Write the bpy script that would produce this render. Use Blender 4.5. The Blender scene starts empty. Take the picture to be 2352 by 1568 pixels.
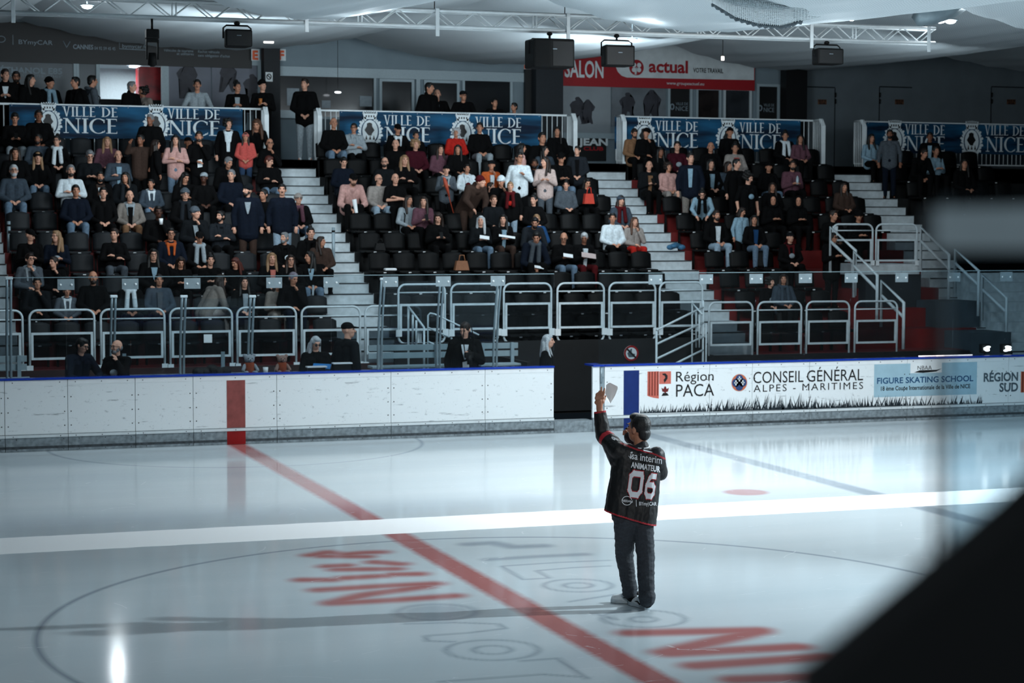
import bpy, bmesh, math, random
import numpy as np
from mathutils import Vector, Matrix, Euler, Quaternion
from mathutils.bvhtree import BVHTree
random.seed(7); rng = np.random.default_rng(7)
S = bpy.context.scene; COL = S.collection
PI = math.pi; R = math.radians

# ------------------------------------------------------------------ camera
FPX, YAW, PITCH, ROLL, CH, CX, CY = 4466.7, .3314, .0609, .0018, 3.594, -6.0, -16.563
HW = 14.575                       # far boards at y = HW
FW = Vector((math.sin(YAW)*math.cos(PITCH), math.cos(YAW)*math.cos(PITCH), -math.sin(PITCH)))
RT0 = Vector((math.cos(YAW), -math.sin(YAW), 0)); UP0 = RT0.cross(FW)
RT = RT0*math.cos(ROLL)+UP0*math.sin(ROLL); UP = UP0*math.cos(ROLL)-RT0*math.sin(ROLL)
CAM = Vector((CX, CY, CH))
cd = bpy.data.cameras.new('camera'); cam = bpy.data.objects.new('camera', cd); COL.objects.link(cam)
cd.sensor_width = 36; cd.lens = 36*FPX/2352; cd.clip_start = .05; cd.clip_end = 300
cam.matrix_world = Matrix(((RT.x, UP.x, -FW.x, CAM.x), (RT.y, UP.y, -FW.y, CAM.y), (RT.z, UP.z, -FW.z, CAM.z), (0, 0, 0, 1)))
cd.dof.use_dof = True; cd.dof.focus_distance = 19.0; cd.dof.aperture_fstop = 3.6
S.camera = cam

# ------------------------------------------------------------------ view, world, large lamps
S.view_settings.view_transform = 'Standard'; S.view_settings.look = 'None'
S.view_settings.gamma = 1; S.view_settings.use_curve_mapping = False
S.view_settings.exposure = 0.0
w = bpy.data.worlds.new('world'); S.world = w; w.use_nodes = True
bg = w.node_tree.nodes['Background']; bg.inputs[0].default_value = (.35, .55, .75, 1); bg.inputs[1].default_value = .012

def lamp(name, kind, loc, target, power, color=(.80, .93, 1), size=1.0, size_y=None, angle=None, blend=.6, spread=None, label=None):
    d = bpy.data.lights.new(name, kind); d.energy = power; d.color = color
    if kind == 'AREA':
        d.size = size
        if size_y: d.shape = 'RECTANGLE'; d.size_y = size_y
        else: d.shape = 'DISK'
        if spread: d.spread = spread
    elif kind == 'SPOT':
        d.spot_size = angle; d.spot_blend = blend; d.shadow_soft_size = size
    else: d.shadow_soft_size = size
    o = bpy.data.objects.new(name, d); COL.objects.link(o); o.location = loc
    o.rotation_euler = (Vector(target)-Vector(loc)).to_track_quat('-Z', 'Y').to_euler()
    return o
# rink floods hung under the roof, over the ice
WARMW = (.93, .98, 1)
lamp('rink_flood', 'AREA', (4.8, 6.5, 6.35), (4.8, 6.5, 0), 540, WARMW, size=2.2)
lamp('rink_flood', 'AREA', (10.5, 6.0, 6.35), (10.5, 7.0, 0), 520, WARMW, size=2.2)
lamp('rink_flood', 'AREA', (7.5, 9.5, 6.35), (7.5, 12.5, 0), 150, WARMW, size=1.6)
lamp('rink_flood', 'SPOT', (6.5, -2.0, 6.35), (6.6, .4, 0), 1500, size=.8, angle=R(105), blend=1)
# unseen fill spot added to brighten the announcer, and the low side spot that throws his shadow along the ice
lamp('announcer_fill', 'SPOT', (-3.0, -15.2, 6.3), (1.0, .3, 1.2), 2600, WARMW, size=.25, angle=R(11), blend=1)
lamp('side_spot', 'SPOT', (13.5, -.8, 6.2), (.2, .2, .3), 9000, size=.12, angle=R(30), blend=.9)
# light that reaches the stands and the gallery
lamp('stand_flood', 'AREA', (6.0, 14.2, 6.3), (4.5, 22.0, 3.2), 165, size=2.2)
lamp('stand_flood', 'AREA', (-1.5, 14.2, 6.3), (-.5, 22.0, 3.2), 165, size=2.2)
lamp('stand_flood', 'AREA', (12.5, 14.2, 6.3), (13.0, 21.0, 2.8), 34, size=2.2)
lamp('gallery_fill', 'AREA', (1.0, 19.5, 6.0), (1.0, 29.8, 7.6), 115, size=1.6)  # unseen fill added to brighten the gallery wall and rear sails
lamp('gallery_fill', 'AREA', (8.5, 19.5, 6.0), (8.5, 29.8, 7.6), 140, size=1.6)
lamp('gallery_fill', 'AREA', (15.5, 19.5, 6.0), (15.5, 29.8, 7.6), 24, size=1.6)
# unseen uplights added to brighten the sails
for _x, _p in ((-3.0, 22), (2.5, 22), (8.0, 24), (13.5, 16)):
    lamp('sail_fill', 'AREA', (_x, 13.38, 6.95), (_x, 12.9, 9), _p*1.3, size=.25)
    lamp('sail_fill', 'AREA', (_x+1, 11.2, 6.15), (_x+1, 9.5, 8), _p, size=.3)

# ------------------------------------------------------------------ pixel <-> place
def ray(px, py):
    return (FW + RT*((px-1176)/FPX) - UP*((py-784)/FPX))
def atY(px, py, Y):
    d = ray(px, py); return CAM + d*((Y-CY)/d.y)
def atZ(px, py, Z):
    d = ray(px, py); return CAM + d*((Z-CH)/d.z)
def atX(px, py, X):
    d = ray(px, py); return CAM + d*((X-CX)/d.x)
def depth(p): return (Vector(p)-CAM).dot(FW)
def mpp(p): return depth(p)/FPX           # metres per pixel at a place
def pix(p):
    d = Vector(p)-CAM; z = d.dot(FW)
    return 1176+FPX*d.dot(RT)/z, 784-FPX*d.dot(UP)/z

# ------------------------------------------------------------------ materials
def lin(c):
    if isinstance(c, str):
        c = c.lstrip('#'); c = [int(c[i:i+2], 16)/255 for i in (0, 2, 4)]
        return tuple(x/12.92 if x <= .04045 else ((x+.055)/1.055)**2.4 for x in c)
    return tuple(c)
MATS = {}
def mat(name, c, rough=.6, metal=0, spec=.5, var=.12, scale=30, emit=None, bump=0, bscale=None, ior=1.45, coat=0):
    """procedural material: base colour broken up by noise, optional fine bump"""
    key = name
    if key in MATS: return MATS[key]
    m = bpy.data.materials.new(name); m.use_nodes = True; nt = m.node_tree; N = nt.nodes; L = nt.links
    b = N['Principled BSDF']; c = lin(c)
    b.inputs['Roughness'].default_value = rough; b.inputs['Metallic'].default_value = metal
    b.inputs['Specular IOR Level'].default_value = spec; b.inputs['IOR'].default_value = ior
    tc = N.new('ShaderNodeTexCoord')
    if var:
        no = N.new('ShaderNodeTexNoise'); no.inputs['Scale'].default_value = scale; no.inputs['Detail'].default_value = 4
        L.new(tc.outputs['Object'], no.inputs['Vector'])
        mr = N.new('ShaderNodeMapRange'); mr.inputs['From Min'].default_value = .3; mr.inputs['From Max'].default_value = .7
        mr.inputs['To Min'].default_value = 1-var; mr.inputs['To Max'].default_value = 1+var
        L.new(no.outputs['Fac'], mr.inputs['Value'])
        mx = N.new('ShaderNodeVectorMath'); mx.operation = 'SCALE'; mx.inputs[0].default_value = c
        L.new(mr.outputs['Result'], mx.inputs['Scale']); L.new(mx.outputs['Vector'], b.inputs['Base Color'])
    else: b.inputs['Base Color'].default_value = (*c, 1)
    if emit:
        b.inputs['Emission Color'].default_value = (*lin(emit[0]), 1); b.inputs['Emission Strength'].default_value = emit[1]
    if bump:
        n2 = N.new('ShaderNodeTexNoise'); n2.inputs['Scale'].default_value = bscale or scale*3; n2.inputs['Detail'].default_value = 3
        L.new(tc.outputs['Object'], n2.inputs['Vector'])
        bp = N.new('ShaderNodeBump'); bp.inputs['Strength'].default_value = bump; bp.inputs['Distance'].default_value = .01
        L.new(n2.outputs['Fac'], bp.inputs['Height']); L.new(bp.outputs['Normal'], b.inputs['Normal'])
    MATS[key] = m; return m
def glass_mat(name, tint=(.9, .95, .97), refl=.5, haze=.0):
    m = bpy.data.materials.new(name); m.use_nodes = True; nt = m.node_tree; N = nt.nodes; L = nt.links
    for n in list(N): N.remove(n)
    out = N.new('ShaderNodeOutputMaterial'); tr = N.new('ShaderNodeBsdfTransparent'); tr.inputs[0].default_value = (*tint, 1)
    gl = N.new('ShaderNodeBsdfGlossy'); gl.inputs['Roughness'].default_value = .04; gl.inputs['Color'].default_value = (.9, .95, 1, 1)
    fr = N.new('ShaderNodeFresnel'); fr.inputs['IOR'].default_value = 1.45
    mu = N.new('ShaderNodeMath'); mu.operation = 'MULTIPLY'; mu.inputs[1].default_value = refl
    L.new(fr.outputs[0], mu.inputs[0]); mx = N.new('ShaderNodeMixShader')
    L.new(mu.outputs[0], mx.inputs[0]); L.new(tr.outputs[0], mx.inputs[1]); L.new(gl.outputs[0], mx.inputs[2])
    if haze:
        df = N.new('ShaderNodeBsdfDiffuse'); df.inputs[0].default_value = (.6, .7, .75, 1)
        no = N.new('ShaderNodeTexNoise'); no.inputs['Scale'].default_value = 3; tc = N.new('ShaderNodeTexCoord'); L.new(tc.outputs['Object'], no.inputs['Vector'])
        m3 = N.new('ShaderNodeMath'); m3.operation = 'MULTIPLY'; m3.inputs[1].default_value = haze*2; L.new(no.outputs['Fac'], m3.inputs[0])
        m2 = N.new('ShaderNodeMixShader'); L.new(m3.outputs[0], m2.inputs[0]); L.new(mx.outputs[0], m2.inputs[1]); L.new(df.outputs[0], m2.inputs[2]); mx = m2
    L.new(mx.outputs[0], out.inputs[0]); return m

# ------------------------------------------------------------------ mesh building
class MB:
    def __init__(s): s.v = []; s.f = []; s.m = []; s.sm = []
    def add(s, vs, fs, mi=0, smooth=False):
        o = len(s.v); s.v.extend([tuple(v) for v in vs])
        for f in fs: s.f.append(tuple(i+o for i in f)); s.m.append(mi); s.sm.append(smooth)
        return s
    def box(s, a, b, mi=0):
        (x0, y0, z0), (x1, y1, z1) = a, b
        x0, x1 = min(x0, x1), max(x0, x1); y0, y1 = min(y0, y1), max(y0, y1); z0, z1 = min(z0, z1), max(z0, z1)
        return s.add([(x0, y0, z0), (x1, y0, z0), (x1, y1, z0), (x0, y1, z0), (x0, y0, z1), (x1, y0, z1), (x1, y1, z1), (x0, y1, z1)],
                     [(0, 3, 2, 1), (4, 5, 6, 7), (0, 1, 5, 4), (1, 2, 6, 5), (2, 3, 7, 6), (3, 0, 4, 7)], mi)
    def bbox(s, c, size, M=None, bev=0, mi=0):
        """bevelled box centred at c, optional rotation matrix"""
        bm = bmesh.new(); bmesh.ops.create_cube(bm, size=1)
        for v in bm.verts: v.co = Vector((v.co.x*size[0], v.co.y*size[1], v.co.z*size[2]))
        if bev: bmesh.ops.bevel(bm, geom=list(bm.edges), offset=bev, segments=2, affect='EDGES', profile=.5)
        M = M or Matrix(); c = Vector(c)
        vs = [M @ v.co + c for v in bm.verts]; bm.verts.index_update()
        fs = [[v.index for v in f.verts] for f in bm.faces]; bm.free()
        return s.add(vs, fs, mi)
    def tube(s, pts, r, n=8, mi=0, closed=False, caps=True):
        pts = [Vector(p) for p in pts]; k = len(pts); rs = r if hasattr(r, '__len__') else [r]*k
        rings = []; prev = None
        for i, p in enumerate(pts):
            a = pts[(i-1) % k] if (closed or i > 0) else p; b = pts[(i+1) % k] if (closed or i < k-1) else p
            t = (b-a).normalized()
            if prev is None:
                u = t.cross(Vector((0, 0, 1)))
                if u.length < .1: u = t.cross(Vector((0, 1, 0)))
                u.normalize()
            else:
                u = prev - t*prev.dot(t); u.normalize()
            prev = u; w_ = t.cross(u)
            rings.append([p+u*(rs[i]*math.cos(2*PI*j/n))+w_*(rs[i]*math.sin(2*PI*j/n)) for j in range(n)])
        vs = [v for r_ in rings for v in r_]; fs = []
        for i in range(k if closed else k-1):
            for j in range(n):
                a = i*n+j; b = i*n+(j+1) % n; c = ((i+1) % k)*n+(j+1) % n; d = ((i+1) % k)*n+j
                fs.append((a, b, c, d))
        if caps and not closed: fs.append(tuple(range(n-1, -1, -1))); fs.append(tuple((k-1)*n+j for j in range(n)))
        return s.add(vs, fs, mi, True)
    def cyl(s, a, b, r0, r1=None, n=12, mi=0): return s.tube([a, b], [r0, r1 if r1 is not None else r0], n, mi)
    def poly(s, pts, mi=0): return s.add(pts, [tuple(range(len(pts)))], mi)
    def prism(s, pts, off, mi=0):
        """extrude a polygon (3D points) by vector off"""
        n = len(pts); off = Vector(off); vs = [Vector(p) for p in pts]+[Vector(p)+off for p in pts]
        fs = [tuple(range(n-1, -1, -1)), tuple(range(n, 2*n))]+[(i, (i+1) % n, n+(i+1) % n, n+i) for i in range(n)]
        return s.add(vs, fs, mi)
    def ell(s, c, r, n=10, M=None, mi=0):
        c = Vector(c); M = M or Matrix(); vs = [c+M@Vector((0, 0, r[2]))]; m = max(4, n//2+1)
        for i in range(1, m):
            th = PI*i/m
            for j in range(n): vs.append(c+M@Vector((r[0]*math.sin(th)*math.cos(2*PI*j/n), r[1]*math.sin(th)*math.sin(2*PI*j/n), r[2]*math.cos(th))))
        vs.append(c+M@Vector((0, 0, -r[2]))); fs = [(0, 1+j, 1+(j+1) % n) for j in range(n)]
        for i in range(m-2):
            for j in range(n): fs.append((1+i*n+j, 1+(i+1)*n+j, 1+(i+1)*n+(j+1) % n, 1+i*n+(j+1) % n))
        L_ = len(vs)-1; fs += [(L_, 1+(m-2)*n+(j+1) % n, 1+(m-2)*n+j) for j in range(n)]
        return s.add(vs, fs, mi, True)
    def cone(s, a, ra, b, rb, n=12):
        """round cone: two balls and the hull between them"""
        a = Vector(a); b = Vector(b); d = b-a
        if d.length < 1e-5: return s.ell(a, (ra,)*3, n)
        t = d.normalized(); pts = []; rs = []
        for k in range(5):
            th = PI/2*(1-k/4); pts.append(a-t*(ra*math.sin(th))); rs.append(max(ra*math.cos(th), 1e-4))
        for k in range(5):
            th = PI/2*(k/4); pts.append(b+t*(rb*math.sin(th))); rs.append(max(rb*math.cos(th), 1e-4))
        return s.tube(pts, rs, n)
    def mesh(s, name):
        me = bpy.data.meshes.new(name); me.from_pydata(s.v, [], s.f)
        me.polygons.foreach_set('material_index', s.m); me.polygons.foreach_set('use_smooth', s.sm); me.update(); return me
    def build(s, name, mats, parent=None, loc=None):
        me = s.mesh(name)
        for m in (mats if isinstance(mats, (list, tuple)) else [mats]): me.materials.append(m)
        return link(name, me, parent, loc)
def link(name, me, parent=None, loc=None):
    o = bpy.data.objects.new(name, me); COL.objects.link(o)
    if loc is not None: o.location = loc
    if parent is not None: o.parent = parent
    return o
def empty(name, loc=(0, 0, 0), rz=0, parent=None):
    o = bpy.data.objects.new(name, None); COL.objects.link(o); o.location = loc; o.rotation_euler = (0, 0, rz)
    o.empty_display_size = .1
    if parent is not None: o.parent = parent
    return o
def tag(o, label=None, cat=None, group=None, kind=None):
    if label: o['label'] = label
    if cat: o['category'] = cat
    if group: o['group'] = group
    if kind: o['kind'] = kind
    return o
def struct(o, label=None):
    o['kind'] = 'structure'
    if label: o['label'] = label
    return o
def relocate(o, loc):
    """give a mesh built in world coordinates an origin at loc"""
    loc = Vector(loc); o.data.transform(Matrix.Translation(-loc)); o.location = loc; return o
def copy_tree(o, parent=None):
    c = o.copy(); COL.objects.link(c); c.parent = parent
    for ch in o.children: copy_tree(ch, c)
    return c
def eval_mesh(o, name):
    dg = bpy.context.evaluated_depsgraph_get(); dg.update()
    me = bpy.data.meshes.new_from_object(o.evaluated_get(dg), depsgraph=dg); me.name = name
    return me
def fuse(name, mb, voxel, smooth=3, disp=None):
    """one continuous skin over overlapping shapes"""
    t = mb.build('tmp', [])
    md = t.modifiers.new('r', 'REMESH'); md.mode = 'VOXEL'; md.voxel_size = voxel; md.use_smooth_shade = True
    if smooth:
        sm = t.modifiers.new('s', 'SMOOTH'); sm.factor = .5; sm.iterations = smooth
    me = eval_mesh(t, name); old = t.data; bpy.data.objects.remove(t); bpy.data.meshes.remove(old)
    me.polygons.foreach_set('use_smooth', [True]*len(me.polygons)); return me

# lettering -------------------------------------------------------
TXT = {}
def text_mesh(s, extr=.0, shear=0, spacing=1.0, bold=0.0):
    """flat lettering in the XZ plane facing -Y, cap height 1, starting at x=0; returns (mesh verts, faces, width)"""
    k = (s, shear, spacing, bold)
    if k in TXT: return TXT[k]
    c = bpy.data.curves.new('t', 'FONT'); c.body = s; c.size = 1; c.shear = shear; c.space_character = spacing; c.offset = bold; c.resolution_u = 3
    o = bpy.data.objects.new('t', c); COL.objects.link(o); me = eval_mesh(o, 't')
    c2 = bpy.data.curves.new('t2', 'FONT'); c2.body = 'H'; c2.size = 1; o2 = bpy.data.objects.new('t2', c2); COL.objects.link(o2); m2 = eval_mesh(o2, 't2')
    H = max(v.co.y for v in m2.vertices)
    xs = [v.co.x for v in me.vertices]; x0 = min(xs)
    vs = [((v.co.x-x0)/H, 0, v.co.y/H) for v in me.vertices]; fs = [tuple(p.vertices) for p in me.polygons]
    wd = (max(xs)-x0)/H
    for q in (o, o2): bpy.data.objects.remove(q)
    for q in (me, m2): bpy.data.meshes.remove(q)
    TXT[k] = (vs, fs, wd); return TXT[k]
def text_on(mb, s, x0, ybase, h, Y, x1=None, mi=0, off=.004, **kw):
    """lettering laid on the plane y=Y: left edge x0, baseline ybase, cap height h (all photo pixels), right edge x1"""
    vs, fs, wd = text_mesh(s, **kw); p = atY(x0, ybase, Y); q = atY(x0, ybase-h, Y); hz = q.z-p.z
    sx = hz if x1 is None else (atY(x1, ybase, Y).x-p.x)/wd
    mb.add([(p.x+v[0]*sx, Y-off, p.z+v[2]*hz) for v in vs], fs, mi)
    return mb
def text_at(mb, s, x, z, h, Y, w=None, mi=0, off=.004, **kw):
    vs, fs, wd = text_mesh(s, **kw); sx = h if w is None else w/wd
    mb.add([(x+v[0]*sx, Y-off, z+v[2]*h) for v in vs], fs, mi); return mb
def rect_on(mb, x0, y0, x1, y1, Y, mi=0, off=.002, th=.0):
    a = atY(x0, y0, Y); b = atY(x1, y1, Y)
    xa, xb = sorted((a.x, b.x)); za, zb = sorted((a.z, b.z))
    if th: mb.box((xa, Y-th, za), (xb, Y, zb), mi)
    else: mb.poly([(xa, Y-off, za), (xb, Y-off, za), (xb, Y-off, zb), (xa, Y-off, zb)], mi)
    return mb

# common materials
M_white = mat('board_white', '#e9eef0', .35, var=.05, scale=3)
M_alu = mat('aluminium', '#8fa0a8', .4, metal=.2, var=.1, scale=8)
M_rail = mat('galvanised_rail', '#c6d2d7', .35, metal=.0, var=.1, scale=10)
M_steel = mat('white_steel', '#dfe7ea', .4, var=.06, scale=6)
M_black = mat('black_plastic', '#08090a', .6, var=.2, spec=.25)
M_dark = mat('dark_concrete', '#0a0c0e', .8, var=.25, scale=6)
M_seat = mat('seat_black', '#050607', .6, var=.15, scale=12, spec=.2)
M_seatg = mat('seat_grey', '#191c1f', .6, var=.15, scale=12, spec=.25)
M_red = mat('tier_red', '#640e0d', .6, var=.22, scale=2.5)
M_step = mat('step_grey', '#b9c2c6', .75, var=.14, scale=9, bump=.2)
M_tagw = mat('tag_white', '#e8ecee', .5, var=0)
M_blackp = mat('ink_black', '#0b0c0e', .5, var=0)
M_blue = mat('cap_blue', '#0b35a0', .25, var=.08)
M_ink_w = mat('ink_white', '#dce6ea', .6, var=.05)
M_redp = mat('stripe_red', '#8c0c10', .4, var=.2, scale=7)
M_bluep = mat('stripe_blue', '#0a2768', .35, var=.12, scale=7)
M_nosing = mat('step_nosing', '#1a1d20', .8)
G_pane = glass_mat('acrylic_pane', (.90, .935, .95), .35, .003)
M_edge = mat('acrylic_edge', '#7f959d', .3, var=0)
# ================================================================== ICE
def ground(px, py): p = atZ(px, py, 0); return np.array((p.x, p.y))
def ice():
    # finer cells where the painted emblem lies
    gx = np.unique(np.concatenate([np.linspace(-30, -5, 26), np.arange(-5, 6, .04), np.linspace(6, 32, 27)]))
    gy = np.unique(np.concatenate([np.linspace(-HW, -8, 8), np.arange(-8, 4.6, .04), np.linspace(4.6, HW+.02, 12)]))
    X, Y = np.meshgrid(gx, gy, indexing='ij'); red = np.zeros_like(X); gry = np.zeros_like(X)
    def seg(arr, a, b, wd, soft, amt):
        a = np.array(a); b = np.array(b); d = b-a; L2 = max((d**2).sum(), 1e-9)
        t = np.clip(((X-a[0])*d[0]+(Y-a[1])*d[1])/L2, 0, 1)
        ds = np.hypot(X-a[0]-t*d[0], Y-a[1]-t*d[1]); c = np.clip((wd+soft-ds)/(2*soft), 0, 1); c = c*c*(3-2*c)*amt
        np.maximum(arr, c, out=arr)
    def stroke(arr, pts, wd, soft, amt, o=(600, 1038), k=.3401):
        g = [ground(o[0]+x*k, o[1]+y*k) for x, y in pts]
        for a, b in zip(g[:-1], g[1:]): seg(arr, a, b, wd, soft, amt)
    def ring(arr, c, r, wd, soft, amt, fill=0):
        c = ground(*c); ds = np.hypot(X-c[0], Y-c[1]); e = np.clip((wd+soft-abs(ds-r))/(2*soft), 0, 1)*amt
        if fill: e = np.maximum(e, np.clip((r-ds)/.1, 0, 1)*fill)
        np.maximum(arr, e, out=arr)
    for p in ([(345, 695), (450, 675), (560, 690), (700, 678), (800, 675)], [(420, 702), (700, 705)], [(450, 770), (560, 765)], [(520, 792), (900, 788)],
              [(770, 742), (930, 755)], [(285, 862), (470, 862)], [(560, 850), (820, 835)], [(900, 825), (1055, 822)],
              [(395, 930), (800, 905), (1165, 888)], [(480, 1015), (700, 962), (1100, 908)], [(480, 1020), (900, 998), (1300, 970)]):
        stroke(red, p, .13, .11, .85)
    for p in ([(1450, 1453), (1740, 1447)], [(1740, 1450), (1530, 1497)], [(1540, 1500), (1830, 1485)], [(1600, 1528), (1890, 1508)], [(1690, 1560), (2000, 1550)], [(1660, 1590), (2000, 1600)]):
        stroke(red, p, .15, .11, .85, (0, 0), 1)
    stroke(gry, [(1400, 622), (1560, 612), (1700, 640), (1900, 632)], .12, .1, .55); stroke(gry, [(1540, 725), (1850, 705), (2180, 690)], .09, .08, .5)
    for p in ([(1620, 770), (2000, 745), (2352, 730)], [(1620, 770), (1770, 860), (1950, 850)], [(1860, 800), (2100, 780), (2352, 768)], [(1860, 800), (1950, 850)],
              [(970, 1160), (1300, 1150), (1600, 1160), (1650, 1190), (1400, 1220), (1110, 1240), (1120, 1275), (1300, 1280)],
              [(1210, 1550), (1900, 1500), (2200, 1520)], [(1760, 1410), (2000, 1392), (2200, 1530)], [(2080, 1010), (2240, 985), (2400, 960)], [(2250, 1090), (2400, 1130)]):
        stroke(gry, p, .022, .035, .6)
    for c, r in (((1328, 1344), .34), ((1328, 1344), .14), ((1131, 1492), .39), ((1131, 1492), .16), ((1478, 1420), .38), ((1478, 1422), .12)): ring(gry, c, r, .02, .035, .62)
    ring(gry, (1003, 1405), .36, .03, .06, .6, .3)
    n, m = X.shape
    vs = np.stack([X.ravel(), Y.ravel(), np.zeros(n*m)], 1)
    i = np.arange((n-1)*(m-1)); a = (i//(m-1))*m+i % (m-1); fs = np.stack([a, a+m, a+m+1, a+1], 1)
    me = bpy.data.meshes.new('floor'); me.vertices.add(n*m); me.vertices.foreach_set('co', vs.ravel())
    me.loops.add(fs.size); me.loops.foreach_set('vertex_index', fs.ravel().astype(np.int32)); me.polygons.add(len(fs))
    me.polygons.foreach_set('loop_start', np.arange(len(fs))*4); me.update(calc_edges=True)
    for nm, ar in (('paint_red', red), ('paint_grey', gry)):
        at = me.attributes.new(nm, 'FLOAT', 'POINT'); at.data.foreach_set('value', ar.ravel().astype(np.float32))
    o = link('floor', me); struct(o, 'pale wet ice sheet with painted lines and emblem')
    # material
    m = bpy.data.materials.new('ice'); m.use_nodes = True; nt = m.node_tree; N = nt.nodes; L = nt.links; b = N['Principled BSDF']
    def mth(op, a, bb=None, clamp=False):
        q = N.new('ShaderNodeMath'); q.operation = op; q.use_clamp = clamp
        for k, s_ in enumerate((a, bb)):
            if s_ is None: continue
            if isinstance(s_, (int, float)): q.inputs[k].default_value = s_
            else: L.new(s_, q.inputs[k])
        return q.outputs[0]
    tc = N.new('ShaderNodeTexCoord'); sp = N.new('ShaderNodeSeparateXYZ'); L.new(tc.outputs['Object'], sp.inputs[0]); x, y = sp.outputs[0], sp.outputs[1]
    nz = N.new('ShaderNodeTexNoise'); nz.inputs['Scale'].default_value = 9; nz.inputs['Detail'].default_value = 5; L.new(tc.outputs['Object'], nz.inputs['Vector'])
    wob = mth('MULTIPLY', mth('SUBTRACT', nz.outputs['Fac'], .5), .05)
    def band(d, half, soft): # 1 inside |d|<half
        return mth('DIVIDE', mth('SUBTRACT', half+soft, mth('ABSOLUTE', d)), 2*soft, True)
    def dist(cx, cy):
        dx = mth('SUBTRACT', x, cx); dy = mth('SUBTRACT', y, cy); return mth('SQRT', mth('ADD', mth('MULTIPLY', dx, dx), mth('MULTIPLY', dy, dy)))
    xw = mth('ADD', x, wob)
    redl = band(xw, .15, .05); blul = band(mth('SUBTRACT', xw, 6.92), .15, .05); blul2 = band(mth('ADD', xw, 6.92), .15, .05)
    circ = band(mth('SUBTRACT', dist(0, 0), 4.5), .025, .03); crease = band(mth('SUBTRACT', dist(0, HW), 3.0), .025, .03)
    dt = ground(1713, 1130); dot = band(dist(float(dt[0]), float(dt[1])), .30, .05)
    ar = N.new('ShaderNodeAttribute'); ar.attribute_name = 'paint_red'; ag = N.new('ShaderNodeAttribute'); ag.attribute_name = 'paint_grey'
    rall = mth('MAXIMUM', mth('MULTIPLY', redl, .85), mth('MAXIMUM', mth('MULTIPLY', dot, .55), ar.outputs['Fac']))
    ball = mth('MAXIMUM', mth('MAXIMUM', mth('MULTIPLY', blul, .6), mth('MULTIPLY', blul2, .6)), mth('MAXIMUM', mth('MULTIPLY', circ, .75), mth('MULTIPLY', crease, .55)))
    gall = mth('MAXIMUM', ball, ag.outputs['Fac'])
    # the strip the resurfacer left dry: frosted white, hides most of the paint, no mirror
    ya, yb = float(ground(800, 1231)[1]), float(ground(800, 1196)[1])
    jag = N.new('ShaderNodeTexNoise'); jag.inputs['Scale'].default_value = 4; jag.inputs['Detail'].default_value = 6; L.new(tc.outputs['Object'], jag.inputs['Vector'])
    yj = mth('ADD', y, mth('MULTIPLY', mth('SUBTRACT', jag.outputs['Fac'], .5), .06))
    frost = band(mth('SUBTRACT', yj, (ya+yb)/2), (yb-ya)/2, .012)
    def mix(f, c0, c1):
        q = N.new('ShaderNodeMix'); q.data_type = 'RGBA'; L.new(f, q.inputs[0])
        for k, c in ((6, c0), (7, c1)):
            if isinstance(c, tuple): q.inputs[k].default_value = (*c, 1)
            else: L.new(c, q.inputs[k])
        return q.outputs[2]
    # cloudy wet/dry variation and long resurfacing streaks
    cl = N.new('ShaderNodeTexNoise'); cl.inputs['Scale'].default_value = .35; cl.inputs['Detail'].default_value = 4
    mp = N.new('ShaderNodeMapping'); mp.inputs['Scale'].default_value = (.35, 2.2, 1); L.new(tc.outputs['Object'], mp.inputs[0]); L.new(mp.outputs[0], cl.inputs['Vector'])
    base = mix(cl.outputs['Fac'], (.50, .60, .65), (.70, .76, .79))
    fade = mth('SUBTRACT', 1, mth('MULTIPLY', frost, .86))
    c1 = mix(mth('MULTIPLY', gall, fade), base, (.17, .22, .28)); c2 = mix(mth('MULTIPLY', rall, fade), c1, (.42, .075, .06))
    # skate scratches: thin pale lines
    sc = N.new('ShaderNodeTexVoronoi'); sc.feature = 'DISTANCE_TO_EDGE'; sc.inputs['Scale'].default_value = .8
    mp2 = N.new('ShaderNodeMapping'); mp2.inputs['Scale'].default_value = (.5, 2.2, 1); mp2.inputs['Rotation'].default_value = (0, 0, .5)
    wv = N.new('ShaderNodeTexNoise'); wv.inputs['Scale'].default_value = .5; L.new(tc.outputs['Object'], wv.inputs['Vector'])
    ad = N.new('ShaderNodeVectorMath'); ad.operation = 'ADD'; L.new(tc.outputs['Object'], ad.inputs[0]); L.new(wv.outputs['Color'], ad.inputs[1]); L.new(ad.outputs[0], mp2.inputs[0]); L.new(mp2.outputs[0], sc.inputs['Vector'])
    ln = mth('MULTIPLY', mth('LESS_THAN', sc.outputs['Distance'], .004), mth('MULTIPLY', mth('GREATER_THAN', jag.outputs['Fac'], .55), .35))
    c3 = mix(ln, c2, (.9, .95, .97)); c4 = mix(mth('MULTIPLY', frost, .9), c3, (.93, .95, .96))
    L.new(c4, b.inputs['Base Color']); b.inputs['IOR'].default_value = 1.31
    fn = N.new('ShaderNodeTexNoise'); fn.inputs['Scale'].default_value = 60; fn.inputs['Detail'].default_value = 3; L.new(tc.outputs['Object'], fn.inputs['Vector'])
    rg = mth('ADD', mth('MULTIPLY', fn.outputs['Fac'], .06), .07); L.new(mth('MAXIMUM', rg, mth('MULTIPLY', frost, .85)), b.inputs['Roughness'])
    L.new(mth('SUBTRACT', .5, mth('MULTIPLY', frost, .45)), b.inputs['Specular IOR Level'])
    bp = N.new('ShaderNodeBump'); bp.inputs['Strength'].default_value = .05; bp.inputs['Distance'].default_value = .004; L.new(cl.outputs['Fac'], bp.inputs['Height']); L.new(bp.outputs[0], b.inputs['Normal'])
    me.materials.append(m)
ice()

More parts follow.
